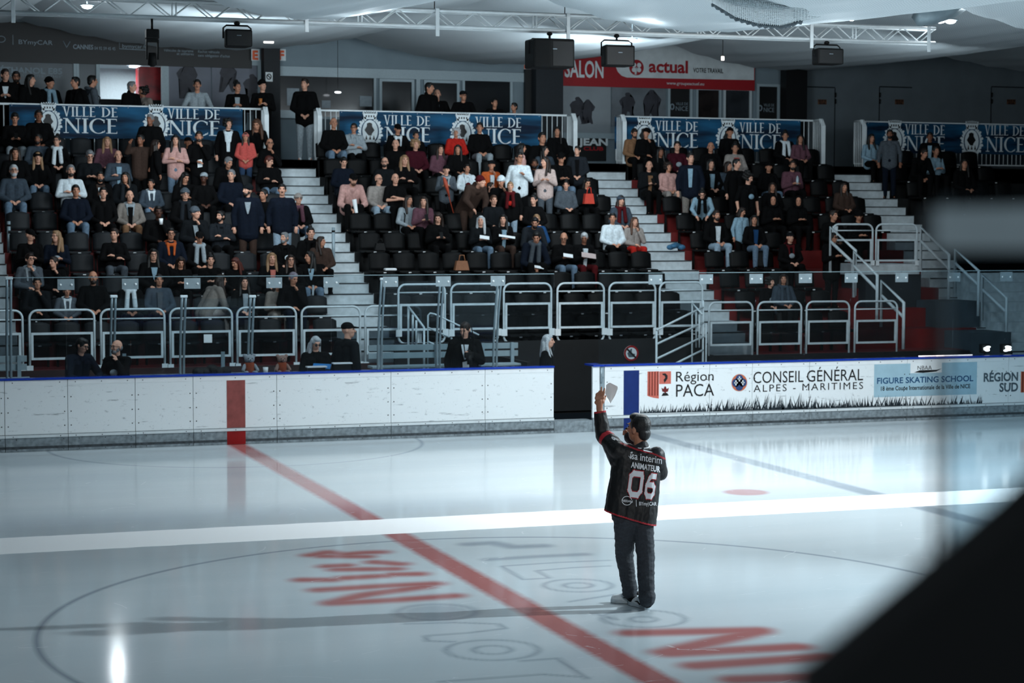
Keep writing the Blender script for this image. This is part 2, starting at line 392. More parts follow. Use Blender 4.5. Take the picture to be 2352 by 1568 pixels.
# ================================================================== DASHER BOARDS
def board_mat():
    m = bpy.data.materials.new('scuffed_board'); m.use_nodes = True; nt = m.node_tree; N = nt.nodes; L = nt.links; b = N['Principled BSDF']
    tc = N.new('ShaderNodeTexCoord'); geo = N.new('ShaderNodeNewGeometry')
    def scuff(scale, st, lo, hi):
        mp = N.new('ShaderNodeMapping'); mp.inputs['Scale'].default_value = st; L.new(geo.outputs['Position'], mp.inputs[0])
        n = N.new('ShaderNodeTexNoise'); n.inputs['Scale'].default_value = scale; n.inputs['Detail'].default_value = 7; n.inputs['Roughness'].default_value = .65; L.new(mp.outputs[0], n.inputs['Vector'])
        r = N.new('ShaderNodeMapRange'); r.inputs['From Min'].default_value = lo; r.inputs['From Max'].default_value = hi; L.new(n.outputs['Fac'], r.inputs['Value']); return r.outputs[0]
    s1 = scuff(7, (1, 1, 1.6), .61, .70); s2 = scuff(34, (1, 1, 1), .64, .72); s3 = scuff(4, (.6, 1, 5), .63, .69)
    mx = N.new('ShaderNodeMath'); mx.operation = 'MAXIMUM'; L.new(s1, mx.inputs[0]); L.new(s2, mx.inputs[1])
    m2 = N.new('ShaderNodeMath'); m2.operation = 'MAXIMUM'; L.new(mx.outputs[0], m2.inputs[0]); L.new(s3, m2.inputs[1])
    k = N.new('ShaderNodeMath'); k.operation = 'MULTIPLY'; k.inputs[1].default_value = .6; L.new(m2.outputs[0], k.inputs[0])
    q = N.new('ShaderNodeMix'); q.data_type = 'RGBA'; L.new(k.outputs[0], q.inputs[0]); q.inputs[6].default_value = (.80, .85, .87, 1); q.inputs[7].default_value = (.12, .15, .17, 1)
    L.new(q.outputs[2], b.inputs['Base Color']); b.inputs['Roughness'].default_value = .45; return m
M_board = board_mat()
M_ledge = mat('board_ledge', '#d5dde0', .4, var=.1, scale=4); M_kick = mat('kick_plate', '#7c878d', .55, var=.35, scale=14)
M_red_lite = mat('shield_red', '#c9695a', .5, var=.06); M_stripe = mat('shield_stripe', '#7c2f22', .5, var=.06); M_navy = mat('emblem_navy', '#24406e', .5, var=.06)
M_orange = mat('emblem_orange', '#c46a45', .5, var=.06); M_pale_blue = mat('panel_pale_blue', '#9fc0cf', .5, var=.06, scale=5); M_ink_blue = mat('ink_blue', '#1d4f78', .5, var=0); M_grey_ink = mat('ink_grey', '#4a5a63', .5, var=0); M_eagle = mat('ink_maroon', '#6a1a1a', .5, var=0)
CAPZ = 1.155; M_strip = mat('dirt_strip', '#3a4146', .7, var=.4, scale=18)
def bx(px): return atY(px, 950, HW).x
def board(p0, p1, label):
    x0, x1 = bx(p0), bx(p1); c = ((x0+x1)/2, HW, 0); g = .004
    r = empty('dasher_board', c); tag(r, label, 'rink board', 'dasher boards of the far side')
    def part(nm, a, b, m):
        mb = MB(); mb.box((a[0]-c[0], a[1]-HW, a[2]), (b[0]-c[0], b[1]-HW, b[2])); return mb.build(nm, m, r)
    part('facing', (x0+g, HW, .24), (x1-g, HW+.05, 1.125), M_board)
    part('top_strip', (x0+g, HW-.006, 1.045), (x1-g, HW-.0005, 1.12), M_white)
    part('kick_plate', (x0+g, HW-.012, 0.002), (x1-g, HW+.05, .236), M_kick)
    part('dirt_strip', (x0+g, HW-.0145, .045), (x1-g, HW-.0122, .085), M_strip)  # dark strip laid on for the dirt streak of the kick plate
    part('ledge', (x0+g, HW-.03, .222), (x1-g, HW-.0125, .262), M_ledge)
    part('joint_shade_strip', (x0+g, HW-.004, .2625), (x1-g, HW-.0005, .272), M_kick)  # solid grey strip draws the dark joint and its shading line
    part('cap_rail', (x0, HW-.03, 1.126), (x1, HW+.13, CAPZ), M_blue)
    part('back_frame', (x0+g, HW+.051, .002), (x1-g, HW+.10, 1.12), M_dark)
    mb = MB(); n = max(2, int((x1-x0)/.35))
    for k in range(n):
        xx = x0+.12+(x1-x0-.24)*k/(n-1)-c[0]
        for zz in (1.085, .24, .19, .03): mb.cyl((xx+(.05 if zz < .2 else 0), -.034 if zz == .24 else -.013, zz), (xx+(.05 if zz < .2 else 0), -.004, zz), .008, n=6)
    for xx in (x0+.05-c[0], x1-.05-c[0]):
        for zz in (.4, .62, .85): mb.cyl((xx, -.004, zz), (xx, .01, zz), .010, n=6)
    mb.build('screws', M_blackp, r)
    return r
def onboard(r, nm, mb, mats):
    me = mb.mesh(nm); c = Vector((r.location.x, r.location.y, 0)); me.transform(Matrix.Translation(-c))
    for m in (mats if isinstance(mats, (list, tuple)) else [mats]): me.materials.append(m)
    return link(nm, me, r)
BL = [(-60, 11, 'white scuffed rink board cut off at the left frame edge'), (11, 156, 'white scuffed rink board second from the left frame edge, below the short grey bench'),
      (156, 311, 'white scuffed rink board below the man raising his palm'), (311, 444, 'white scuffed rink board below the long grey bench seat'),
      (444, 636, 'rink board with the red centre stripe'), (636, 898, 'white rink board below the woman with the blue tablet, with a long dark scrape'),
      (898, 1114, 'white rink board below the man with the camera'), (1114, 1272, 'white rink board ending at the open dark gate')]
BR = [(1388, 1629, 'rink board with blue line stripe and red and yellow striped shield'), (1629, 1727, 'rink board with round navy emblem beside the shield lettering'),
      (1727, 1858, 'rink board under the word CONSEIL with tall grass print'), (1858, 2082, 'rink board with the left half of the pale blue skating school panel'),
      (2082, 2315, 'rink board with the right half of the skating school panel'), (2315, 2460, 'rink board at the right frame edge with the end of REGION SUD')]
BO = {}
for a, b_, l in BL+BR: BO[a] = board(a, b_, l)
# red / blue stripes
M_redf = mat('stripe_red_faded', '#8a4642', .5, var=.25, scale=6)
def stripe(r, px0, px1, m, nm, m2=None):
    a, b_ = bx(px0), bx(px1); mb = MB()
    mb.box((a, HW-.003, .263), (b_, HW-.0005, 1.044)); onboard(r, nm, mb, m2 or m); mb = MB(); mb.box((a, HW-.016, .004), (b_, HW-.0125, .2215)); onboard(r, nm, mb, m)
stripe(BO[444], 521, 563.5, M_redp, 'red_stripe', M_redf); stripe(BO[1388], 1432, 1467.5, M_bluep, 'blue_stripe')
# regional shield and lettering
r = BO[1388]; mb = MB()
rect_on(mb, 1487, 853, 1513, 908, HW, 0)
for k in range(4): rect_on(mb, 1490+k*6.4, 853, 1492.6+k*6.4, 908, HW, 1, off=.004)
rect_on(mb, 1514, 853, 1541, 881, HW, 0); rect_on(mb, 1514, 882, 1540, 912, HW, 4)
pt = lambda px, py, off: tuple(Vector(atY(px, py, HW))-Vector((0, off, 0)))
mb.poly([pt(x, y, .002) for x, y in ((1487, 908), (1513, 908), (1513, 915), (1500, 913), (1490, 910))][::-1], 0)
mb.poly([pt(x, y, .005) for x, y in ((1521, 858), (1528, 857), (1533, 862), (1533, 869), (1529, 875), (1526, 879), (1524, 872), (1528, 867), (1526, 862), (1522, 861))][::-1], 2)   # dolphin
mb.poly([pt(x, y, .005) for x, y in ((1519, 890), (1524, 893), (1526, 887), (1529, 887), (1531, 893), (1536, 890), (1534, 899), (1530, 900), (1528, 904), (1525, 900), (1521, 899))][::-1], 3)  # eagle
mb.poly([pt(x, y, .005) for x, y in ((1519, 909), (1523, 902), (1532, 902), (1536, 908))][::-1], 2)
onboard(r, 'regional_shield', mb, [M_red_lite, M_stripe, M_blackp, M_eagle, M_white])
mb = MB(); text_on(mb, 'Région', 1552.5, 876, 22.5, HW, 1639); onboard(r, 'lettering', mb, M_blackp); mb = MB(); text_on(mb, 'PACA', 1552.5, 911, 28, HW, 1640); onboard(r, 'lettering', mb, M_blackp)
r = BO[1629]; mb = MB(); c = atY(1698, 878.6, HW); rr = 21*mpp(c)
def disc(c, rad, off, mi, n=28): mb.poly([(c.x+rad*math.cos(2*PI*k/n), HW-off, c.z+rad*math.sin(2*PI*k/n)) for k in range(n)], mi)
disc(c, rr, .002, 2); disc(c, rr*.94, .003, 1)
for dx, dz in ((0, .42), (0, -.42), (.42, 0), (-.42, 0)): disc(Vector((c.x+dx*rr, 0, c.z+dz*rr)), rr*.46, .004, 0, 18)
for dx, dz in ((0, .42), (.42, 0), (-.42, 0)):
    p = Vector((c.x+dx*rr, 0, c.z+dz*rr)); mb.box((p.x-.012, HW-.006, p.z-.045), (p.x+.012, HW-.005, p.z+.045), 2); mb.box((p.x-.035, HW-.006, p.z-.01), (p.x+.035, HW-.005, p.z+.01), 2)
onboard(r, 'round_emblem', mb, [M_navy, M_orange, M_ledge])
mb = MB(); text_on(mb, 'CONSEIL', 1730, 880, 26, HW, 1845); onboard(BO[1727], 'lettering', mb, M_blackp); mb = MB(); text_on(mb, 'GÉNÉRAL', 1853, 876.5, 26, HW, 1982); onboard(BO[1727], 'lettering', mb, M_blackp); mb = MB(); text_on(mb, 'ALPES - MARITIMES', 1730.5, 900, 16, HW, 1982, spacing=1.25)
onboard(BO[1727], 'lettering', mb, M_blackp)
r = BO[1858]; mb = MB(); rect_on(mb, 2008, 835, 2243, 905, HW, 0); rect_on(mb, 2091, 832, 2163, 855, HW, 1, off=.004)
onboard(r, 'skating_school_panel', mb, [M_pale_blue, M_white])
mb = MB(); text_on(mb, 'FIGURE SKATING SCHOOL', 2014, 881, 13, HW, 2235, bold=.02, off=.006); onboard(r, 'lettering', mb, M_ink_blue)
mb = MB(); text_on(mb, '18 ème Coupe Internationale de la Ville de NICE', 2023, 897, 9.5, HW, 2228, bold=.015, off=.006)
text_on(mb, 'NBAA', 2107, 849, 9, HW, 2140, off=.007)
mb.poly([pt(x, y, .006) for x, y in ((2099, 855), (2112, 850), (2150, 849), (2163, 846), (2150, 853), (2120, 856))][::-1]); onboard(r, 'small_lettering', mb, M_blackp)
mb = MB(); text_on(mb, 'RÉGION', 2259, 876, 19, HW, 2338, bold=.03); text_on(mb, 'SUD', 2295, 899, 19, HW, 2338, bold=.03); onboard(BO[2082], 'lettering', mb, M_grey_ink)
mb = MB(); rect_on(mb, 2345, 853, 2378, 900, HW, 0)
for k in range(4): rect_on(mb, 2347+k*8, 853, 2350+k*8, 900, HW, 1, off=.004)
onboard(BO[2315], 'striped_flag', mb, [M_orange, M_stripe])
def grass(r, x0, x1, hmax, den):
    mb = MB(); n = int((x1-x0)*den)
    for k in range(n):
        px = x0+(x1-x0)*(k+random.random())/n; yb = 949-(px-1480)*.0268; h = hmax*(.25+.75*random.random()**1.6); ln = random.uniform(-.3, .3)*h; wd = random.uniform(1.0, 2.2)
        mb.poly([pt(px-wd, yb, .003), pt(px+wd, yb, .003), pt(px+ln+wd*.3, yb-h*.6, .003), pt(px+ln*1.5, yb-h, .003)])
    onboard(r, 'grass_print', mb, M_grass)
M_grass = mat('grass_ink', '#26323a', .6, var=.3, scale=20)
grass(BO[1388], 1470, 1627, 24, .55); grass(BO[1629], 1630, 1726, 34, .8); grass(BO[1727], 1728, 1857, 40, .95); grass(BO[1858], 1859, 2081, 30, .7); grass(BO[2082], 2083, 2255, 26, .5)

# near boards behind the camera side of the ice and the ends stay out of sight; the gate in the far boards
GX0, GX1 = bx(1272), bx(1361)
g = empty('gate_post', (bx(1375), HW, 0)); tag(g, 'white gate post with grey hinge strip right of the dark gate opening', 'gate post')
mb = MB(); mb.box((bx(1361), HW, .24), (bx(1377), HW+.05, 1.125)); onboard(g, 'leaf_edge', mb, M_board)
mb = MB(); mb.box((bx(1361), HW-.03, 1.126), (bx(1387), HW+.4, CAPZ)); onboard(g, 'cap_rail', mb, M_blue)
mb = MB(); mb.box((bx(1378), HW-.004, .25), (bx(1387), HW+.05, 1.12)); mb.tube([(bx(1380), HW-.02, .85), (bx(1380), HW-.02, 1.1)], .02); mb.box((bx(1379), HW-.05, .95), (bx(1385), HW-.005, 1.0)); onboard(g, 'hinge_strip', mb, M_alu)
mb = MB(); mb.box((bx(1361), HW-.012, .002), (bx(1387), HW+.05, .236)); onboard(g, 'kick_plate', mb, M_kick)
mb = MB(); mb.box((GX0+.005, HW-.01, .002), (GX1-.005, HW+.3, .20)); o = mb.build('gate_threshold', M_kick); relocate(o, ((GX0+GX1)/2, HW, 0)); tag(o, 'grey threshold step across the open gate', 'threshold')

# ================================================================== ACRYLIC SHIELD ABOVE THE BOARDS
CL = [(-20, 0), (152, 1), (299.5, 1), (442, 1), (630, 1), (761, 1), (897, 1), (1018, 1), (1143.5, 1), (1273, 0)]
CR = [(1376, 0), (1505, 1), (1621.5, 1), (1736, 1), (1849, 1), (1954, 1), (2070, 1), (2190, 1), (2310, 1), (2430, 0)]
GZ = 2.72
def shield(a, b_, clamp, label):
    x0, x1 = atY(a, 700, HW+.05).x, atY(b_, 700, HW+.05).x; c = Vector(((x0+x1)/2, HW+.05, CAPZ))
    r = empty('shield_pane', c); tag(r, label, 'glass pane', 'acrylic shield panes on the far boards')
    mb = MB(); mb.box((x0-c.x+.003, 0, .001), (x1-c.x-.003, .012, GZ-CAPZ)); mb.build('pane', G_pane, r)
    mb = MB(); mb.box((x0-c.x+.003, 0, GZ-CAPZ+.001), (x1-c.x-.003, .012, GZ-CAPZ+.013)); mb.build('top_edge', M_edge, r)
    if clamp:
        k = MB(); k.box((x1-c.x-.13, -.006, GZ-CAPZ-.19), (x1-c.x+.13, -.001, GZ-CAPZ-.02)); cl = k.build('clamp_plate', M_alu, r)
        k = MB()
        for sx in (-.085, .085): k.cyl((x1-c.x+sx, -.018, GZ-CAPZ-.11), (x1-c.x+sx, -.0065, GZ-CAPZ-.11), .018, n=10)
        k.build('bolt', M_steel, cl)
for ser, wh in ((CL, 'left'), (CR, 'right')):
    for k in range(len(ser)-1):
        ordn = ['first', 'second', 'third', 'fourth', 'fifth', 'sixth', 'seventh', 'eighth', 'ninth'][k]
        shield(ser[k][0], ser[k+1][0], ser[k+1][1], f'clear shield pane on the boards, {ordn} from the left, {wh} of the gate')
# ================================================================== BENCH SIDE, STANDS
M_bench = mat('bench_slat', '#8b9ba1', .5, var=.08, scale=6)
M_floor2 = mat('rubber_floor', '#101316', .9, var=.25)
BFZ = .5; SY = 18.25                     # bench platform height, front wall of the stands
def slab(nm, a, b, m, label=None):
    mb = MB(); mb.box(a, b); o = mb.build(nm, m); relocate(o, ((a[0]+b[0])/2, (a[1]+b[1])/2, a[2])); return struct(o, label)
slab('floor', (-24, HW+.11, -.10), (40, 15.85, -.002), M_floor2, 'dark rubber floor behind the boards')
slab('floor', (-24, 15.85, -.10), (bx(1230), SY, BFZ), M_floor2, 'raised dark floor of the benches')
def bench(px0, px1, Y, z0, label, seat=True, backs=True):
    x0, x1 = atY(px0, 800, Y).x, atY(px1, 800, Y).x; c = Vector(((x0+x1)/2, Y, BFZ)); r = empty('slat_bench', c); tag(r, label, 'bench', 'grey slat benches behind the boards'); h = (x1-x0)/2
    if backs:
        for zz in (z0+.30, z0+.16): mb = MB(); mb.bbox((0, .06, zz-BFZ), (2*h, .025, .105), bev=.004); mb.build('back_slat', M_bench, r)
    if seat: mb = MB(); mb.bbox((0, -.17, z0-.02-BFZ), (2*h+.06, .34, .04), bev=.005); mb.build('seat', M_bench, r)
    for sx in (-.7, .7):
        mb = MB(); mb.box((sx*h-.03, -.02, 0), (sx*h+.03, .02, z0-.041-BFZ)); mb.box((sx*h-.03, .0, z0-.0-BFZ), (sx*h+.03, .045, z0+.36-BFZ)); mb.build('leg', M_alu, r)
    return r
bench(848, 1030, 16.9, 1.06, 'long grey slat bench left of the man with the camera')
bench(1095, 1192, 16.9, 1.06, 'short grey slat bench right of the man with the camera')
bench(-60, 62, 16.9, 1.0, 'short grey slat bench at the left frame edge')
bench(236, 560, 16.5, 1.02, 'low backless grey bench seat under the bag and teddy bear', backs=False)

# curved dugout glass posts
def dugout_post(px, ytop, ybot, label):
    p = atY(px, ybot, 16.05); q = atY(px, ytop, 15.8); r = empty('dugout_post', (p.x, 16.05, BFZ)); tag(r, label, 'glass post', 'grey posts of the dugout glass'); H = q.z-BFZ
    mb = MB(); M = 10; pts = [(0, -.25*max(0, (k/M-.35)/.65)**1.6, H*k/M) for k in range(M+1)]; mb.tube([Vector(a)+Vector((-.03, 0, 0)) for a in pts], .022, 8); mb.tube([Vector(a)+Vector((.03, 0, 0)) for a in pts], .022, 8); mb.build('channel', M_alu, r)
    mb = MB(); mb.bbox((0, -.25, H+.01), (.12, .05, .045), bev=.01); mb.build('top_cap', M_steel, r)
    return p.x, q.z
dp = [dugout_post(x, t, b, f'grey curved dugout glass post {l}') for x, t, b, l in ((258, 682, 800, 'above the man raising his palm'), (418, 682, 838, 'left of the white paper on the fence'), (574, 682, 835, 'above the grey teddy bear'),
      (872, 642, 790, 'behind the long slat bench, left one'), (1006, 642, 790, 'beside the camera man on his left'), (1137, 642, 790, 'beside the camera man on his right'), (20, 640, 800, 'at the far left behind the short bench'))]
def dugout_pane(x0, x1, ztop, label):
    r = empty('glass_screen', ((x0+x1)/2, 16.02, BFZ)); tag(r, label, 'glass pane', 'curved dugout panes'); H = ztop-BFZ; M = 10; w_ = (x1-x0)/2-.06; mb = MB(); vs = []; fs = []
    for k in range(M+1):
        y = -.25*max(0, (k/M-.35)/.65)**1.6; vs += [(-w_, y, H*k/M), (w_, y, H*k/M), (w_, y+.01, H*k/M), (-w_, y+.01, H*k/M)]
    for k in range(M):
        for j in range(4): a = k*4+j; b_ = k*4+(j+1) % 4; fs.append((a, b_, b_+4, a+4))
    fs += [(3, 2, 1, 0), (4*M, 4*M+1, 4*M+2, 4*M+3)]; mb.add(vs, fs); mb.build('pane', G_pane, r)
dugout_pane(dp[0][0], dp[1][0], dp[0][1]-.03, 'clear dugout pane behind the man raising his palm')
dugout_pane(dp[1][0], dp[2][0], dp[1][1]-.03, 'clear dugout pane in front of the white paper')
dugout_pane(dp[3][0], dp[4][0], dp[3][1]-.03, 'clear dugout pane behind the long slat bench')
dugout_pane(dp[4][0], dp[5][0], dp[4][1]-.03, 'clear dugout pane behind the man with the camera')

# ------------------------------------------------------------------ terraces
TR = .38; RISE = .2
def rowZ(k): return 4.59-.4*k            # floor height of row k (0 = top)
def rowY(k): return 23.04+(rowZ(k)-3.39)*1.9   # front edge of row k
PZ, PY = 4.99, 26.08                     # gallery platform
NR = 10
AX = {}                                  # aisle extents in x
def ax_at(px, py, n): # x of a point on the stair, n steps below z=3.59
    z = 3.59-RISE*n; Y = 23.8-TR*n; return atY(px, py, Y).x
A1R = ax_at(773, 511, 0); A1L = A1R-1.05
A2R = (ax_at(1518, 511, 0)+ax_at(1580, 623, 5))/2; A2L = A2R-1.05
A0R = ax_at(15, 623, 5); A0L = A0R-1.2
A3R = ax_at(2080, 495, -1); A3L = A3R-1.15
LEFT0 = -14.0; RIGHT1 = 24.0
print('aisles', A0R, A1L, A1R, A2L, A2R, A3L, A3R)
def terrace(nm, x0, x1, m, label, kmax=NR):
    mb = MB(); prof = [(PY, PZ-.02)]
    for k in range(kmax): prof += [(rowY(k)+.76, rowZ(k)), (rowY(k), rowZ(k))]
    prof += [(rowY(kmax-1), 0), (PY, 0)]
    mb.prism([(x0, y, z) for y, z in prof], (x1-x0, 0, 0)); o = mb.build(nm, m); relocate(o, ((x0+x1)/2, rowY(kmax-1), 0)); return struct(o, label)
E_ = .002
terrace('floor', LEFT0, A0L-E_, M_red, 'red terraces at the far left', 10)
terrace('floor', A0R+E_, A1L-E_, M_red, 'red terraces of the left seating block')
terrace('floor', A1R+E_, A2L-E_, M_dark, 'black terraces of the centre seating block')
terrace('floor', A2R+E_, A3L-E_, M_red, 'red terraces of the right seating block')
terrace('floor', A3R+E_, RIGHT1, M_dark, 'black terraces at the far right')
slab('floor', (LEFT0, SY, -.05), (RIGHT1, rowY(NR-1), .985), M_dark, 'walkway at the foot of the stands')
def stairs(x0, x1, label, nlow):
    r = empty('stairs', ((x0+x1)/2, rowY(0), 0)); r['kind'] = 'structure'; r['label'] = label; c = r.location
    mb = MB(); nb = MB(); n0 = -6; prof = []
    for n in range(n0, nlow+1):
        z = 3.59-RISE*n; y1 = 23.8-TR*n; y0 = y1-TR
        if n == n0: prof.append((y1, z))
        prof += [(y0, z), (y0, z-RISE)]
        nb.box((x0-c.x+.01, y0-c.y-.012, z-.018), (x1-c.x-.01, y0-c.y+.03, z+.003))
    prof += [(23.8-TR*(nlow+1), 0), (23.8-TR*n0, 0)]
    mb.prism([(x0-c.x, y-c.y, z) for y, z in prof], (x1-x0, 0, 0)); mb.build('step_flight', M_step, r); nb.build('nosing', M_nosing, r)
    mb = MB(); mb.box((x0-c.x, 23.8-TR*n0-c.y+.001, 0), (x1-c.x, PY-c.y+.3, PZ-.001)); mb.build('landing', M_red, r)
stairs(A0L, A0R, 'grey steps at the left frame edge', 12); stairs(A1L, A1R, 'grey steps between the left and centre blocks', 12)
stairs(A2L, A2R, 'grey steps between the centre and right blocks', 12); stairs(A3L, A3R, 'grey steps beside the far right block', 12)
slab('floor', (LEFT0, PY+.001, PZ-.3), (RIGHT1, 31, PZ), M_dark, 'gallery floor above the stands')

# ------------------------------------------------------------------ tip-up seats
def seat_proto(m):
    r = empty('stadium_seat', (0, 0, 0))
    mb = MB(); vs = []; nx, nz = 6, 6
    for j in range(nz+1):
        for i in range(nx+1):
            u = i/nx*2-1; t = j/nz; y = .16+.06*t-.05*(1-u*u)*.6+.03*abs(u); zz = .45+.36*t-(.05*abs(u)**3 if j == nz else 0); vs.append((u*.225, y, zz))
    k = len(vs); vs += [(x, y+.022, z) for x, y, z in vs]; fs = []
    for j in range(nz):
        for i in range(nx): a = j*(nx+1)+i; fs += [(a, a+1, a+nx+2, a+nx+1), (k+a+nx+1, k+a+nx+2, k+a+1, k+a)]
    bd = [i for i in range(nx+1)]+[j*(nx+1)+nx for j in range(1, nz+1)]+[nz*(nx+1)+i for i in range(nx-1, -1, -1)]+[j*(nx+1) for j in range(nz-1, 0, -1)]
    for q in range(len(bd)): a, b_ = bd[q], bd[(q+1) % len(bd)]; fs.append((b_, a, a+k, b_+k))
    mb.add(vs, fs, 0, True); mb.build('backrest', m, r)
    mb = MB(); mb.bbox((0, -.02, .415), (.44, .40, .05), bev=.022); mb.bbox((0, -.2, .405), (.36, .05, .045), bev=.02); pan = mb.build('seat_pan', m, r)
    mb = MB(); mb.box((-.028, -.2275, .395), (.028, -.2262, .415)); mb.build('number_tag', M_tagw, pan)
    mb = MB(); mb.box((-.2, .14, 0), (-.16, .19, .44)); mb.box((.16, .14, 0), (.2, .19, .44)); mb.box((-.2, .0, .385), (.2, .19, .389)); mb.build('bracket', M_black, r)
    return r
SP = {'g': seat_proto(M_seatg), 'b': seat_proto(M_seat)}; used = {'g': 0, 'b': 0}
ORD = ['top', 'second', 'third', 'fourth', 'fifth', 'sixth', 'seventh', 'eighth', 'ninth', 'bottom']
TWX = atY(1925, 600, 20.5).x-.3
def seats(x0, x1, n, kind, block, rows=range(NR)):
    for k in rows:
        for i in range(n):
            x = x0+(x1-x0)*(i+.5)/n; px, py = pix((x, rowY(k)+.45, rowZ(k)+.45))
            if not (-25 < px < 2375 and py < 850): continue
            if x > TWX and rowY(k) < 21.9: continue
            o = SP[kind] if not used[kind] else copy_tree(SP[kind]); used[kind] += 1
            o.location = (x, rowY(k)+.5, rowZ(k))
            tag(o, {'g': 'dark grey', 'b': 'black'}[kind]+f' tip-up seat in the {ORD[k]} row of the {block} block', 'stadium seat', f'tip-up seats of the {block} block')
seats(A0R+.05, A1L-.05, 11, 'g', 'left'); seats(A1R+.05, A2L-.05, 12, 'b', 'centre'); seats(A2R+.05, A3L-.1, 9, 'b', 'right', range(NR)); seats(A3R+.15, A3R+3.2, 5, 'b', 'far right', range(6))
print('seats', used)
# red star painted on the right terraces
M_star = mat('star_paint', '#c4452f', .6, var=.2)

# ------------------------------------------------------------------ arched fence panels at the foot of the stands
G_fence = glass_mat('fence_pane', (.42, .45, .47), .25, .006)
def fence(px0, px1, ytop, ybot, Y, yin, bottom_arc, label, group, foot=None):
    t = atY((px0+px1)/2, ytop, Y); b_ = atY((px0+px1)/2, ybot, Y); x0, x1 = atY(px0, (ytop+ybot)/2, Y).x, atY(px1, (ytop+ybot)/2, Y).x
    zb, zt = b_.z, t.z; c = Vector(((x0+x1)/2, Y, zb)); r = empty('fence_panel', c); tag(r, label, 'railing', group); h = (x1-x0)/2; H = zt-zb; rad = .14
    arc = lambda cx, cz, a0, a1: [(cx+rad*math.cos(a0+(a1-a0)*k/6), 0, cz+rad*math.sin(a0+(a1-a0)*k/6)) for k in range(7)]
    top = arc(h-rad, H-rad, 0, PI/2)+arc(-h+rad, H-rad, PI/2, PI)
    mb = MB()
    if bottom_arc: mb.tube(top+arc(-h+rad, rad, PI, 1.5*PI)+arc(h-rad, rad, 1.5*PI, 2*PI), .021, 8, closed=True)
    else: mb.tube([(h, 0, 0)]+top+[(-h, 0, 0)], .021, 8)
    mb.build('arch_tube', M_rail, r)
    zi = atY((px0+px1)/2, yin, Y).z-zb; zm = H-(H-zi)*.42
    mb = MB(); mb.tube([(-h+.02, 0, zm), (h-.02, 0, zm)], .014, 6); mb.build('crossbar', M_rail, r)
    z0 = .30 if bottom_arc else .2
    z0 = zi-.50 if bottom_arc else zi-.48
    mb = MB(); q = .04; a = h-.025
    mb.box((-a, -.018, zi-q), (a, .018, zi)); mb.box((-a, -.018, z0), (a, .018, z0+q)); mb.box((-a, -.018, z0+q+.001), (-a+q, .018, zi-q-.001)); mb.box((a-q, -.018, z0+q+.001), (a, .018, zi-q-.001)); mb.build('inner_frame', M_rail, r)
    mb = MB(); mb.box((-a+q+.001, -.004, z0+q+.001), (a-q-.001, .004, zi-q-.001)); mb.build('infill_pane', G_fence, r)
    mb = MB()
    for sx in (-h, h): mb.box((sx-.055, -.05, .06 if not bottom_arc else .14), (sx+.055, -.022, .17 if not bottom_arc else .27))
    mb.build('bracket', M_steel, r)
    return r
FY = SY+.12
gl = 'low arched fence panels before the left block'
for a, b_, l in ((-80, 52, 'cut off by the left frame edge'), (68, 217, 'behind the man writing in a dark puffer'), (232, 378, 'behind the man raising his palm'), (391, 533, 'with a white paper on it'), (545, 680, 'behind the two teddy bears'), (693, 827, 'behind the woman with the blue tablet'), (839, 966, 'at the foot of the steps behind the bench')):
    f_ = fence(a, b_, 712-(a-68)*.0125, 860-(a-68)*.0125, FY, 763-(a-68)*.0125, False, 'grey arched tube fence panel '+l, gl)
    if a == 391: mb = MB(); p = atY(477, 777, FY); mb.box((p.x-.075-f_.location.x, -.03, p.z-.075-f_.location.z), (p.x+.075-f_.location.x, -.026, p.z+.075-f_.location.z)); pp = mb.build('paper_notice', M_tagw); pp.location = f_.location; tag(pp, 'white square paper notice taped to the arched fence', 'paper notice')
for a, b_, l in ((915, 1022, 'first from the left of the raised run'), (1036, 1144, 'above the man with the camera'), (1157, 1266, 'above the long-haired woman at the gate'), (1280, 1387, 'fourth of the raised run, over the gate opening'), (1399, 1505, 'fifth of the raised run, above the round sign'), (1515, 1613, 'at the right end of the raised run, behind slanted rails')):
    fence(a, b_, 652-(a-1036)*.008, 788-(a-1036)*.008, SY-.03, 696-(a-1036)*.01, True, 'grey rounded fence panel '+l, 'raised rounded fence panels of the centre block')
for a, b_, l in ((1628, 1728, 'first right of the slanted rails'), (1740, 1840, 'in front of the boy in a dark jersey'), (1852, 1950, 'third right of the slanted rails'), (1963, 2060, 'beside the sloping handrails of the side stairs')):
    fence(a, b_, 694-(a-1628)*.007, 842-(a-1628)*.009, FY, 738-(a-1628)*.012, False, 'grey arched fence panel '+l, 'arched fence panels before the right block')
# dark box wall of the changing-room tunnel under the raised run
slab('wall_front', (atY(905, 800, SY-.02).x, SY-.06, 0), (atY(1622, 800, SY-.02).x, SY-.002, 1.36), M_dark, 'dark wall of the tunnel below the raised fence')
slab('wall_front', (LEFT0, SY-.04, 0), (atY(903, 800, SY).x, SY-.002, 1.0), mat('wall_maroon', '#2a1412', .8, var=.3, scale=2), 'dark maroon wall behind the benches')
slab('wall_front', (atY(1624, 800, SY).x, SY-.04, 0), (RIGHT1, SY-.002, .95), M_dark, 'dark wall at the foot of the right block')
slab('wall_tunnel', (GX0+.10, 16.25, 0), (GX0+.18, SY-.1, 1.1), M_dark, 'dark side wall of the gate passage')
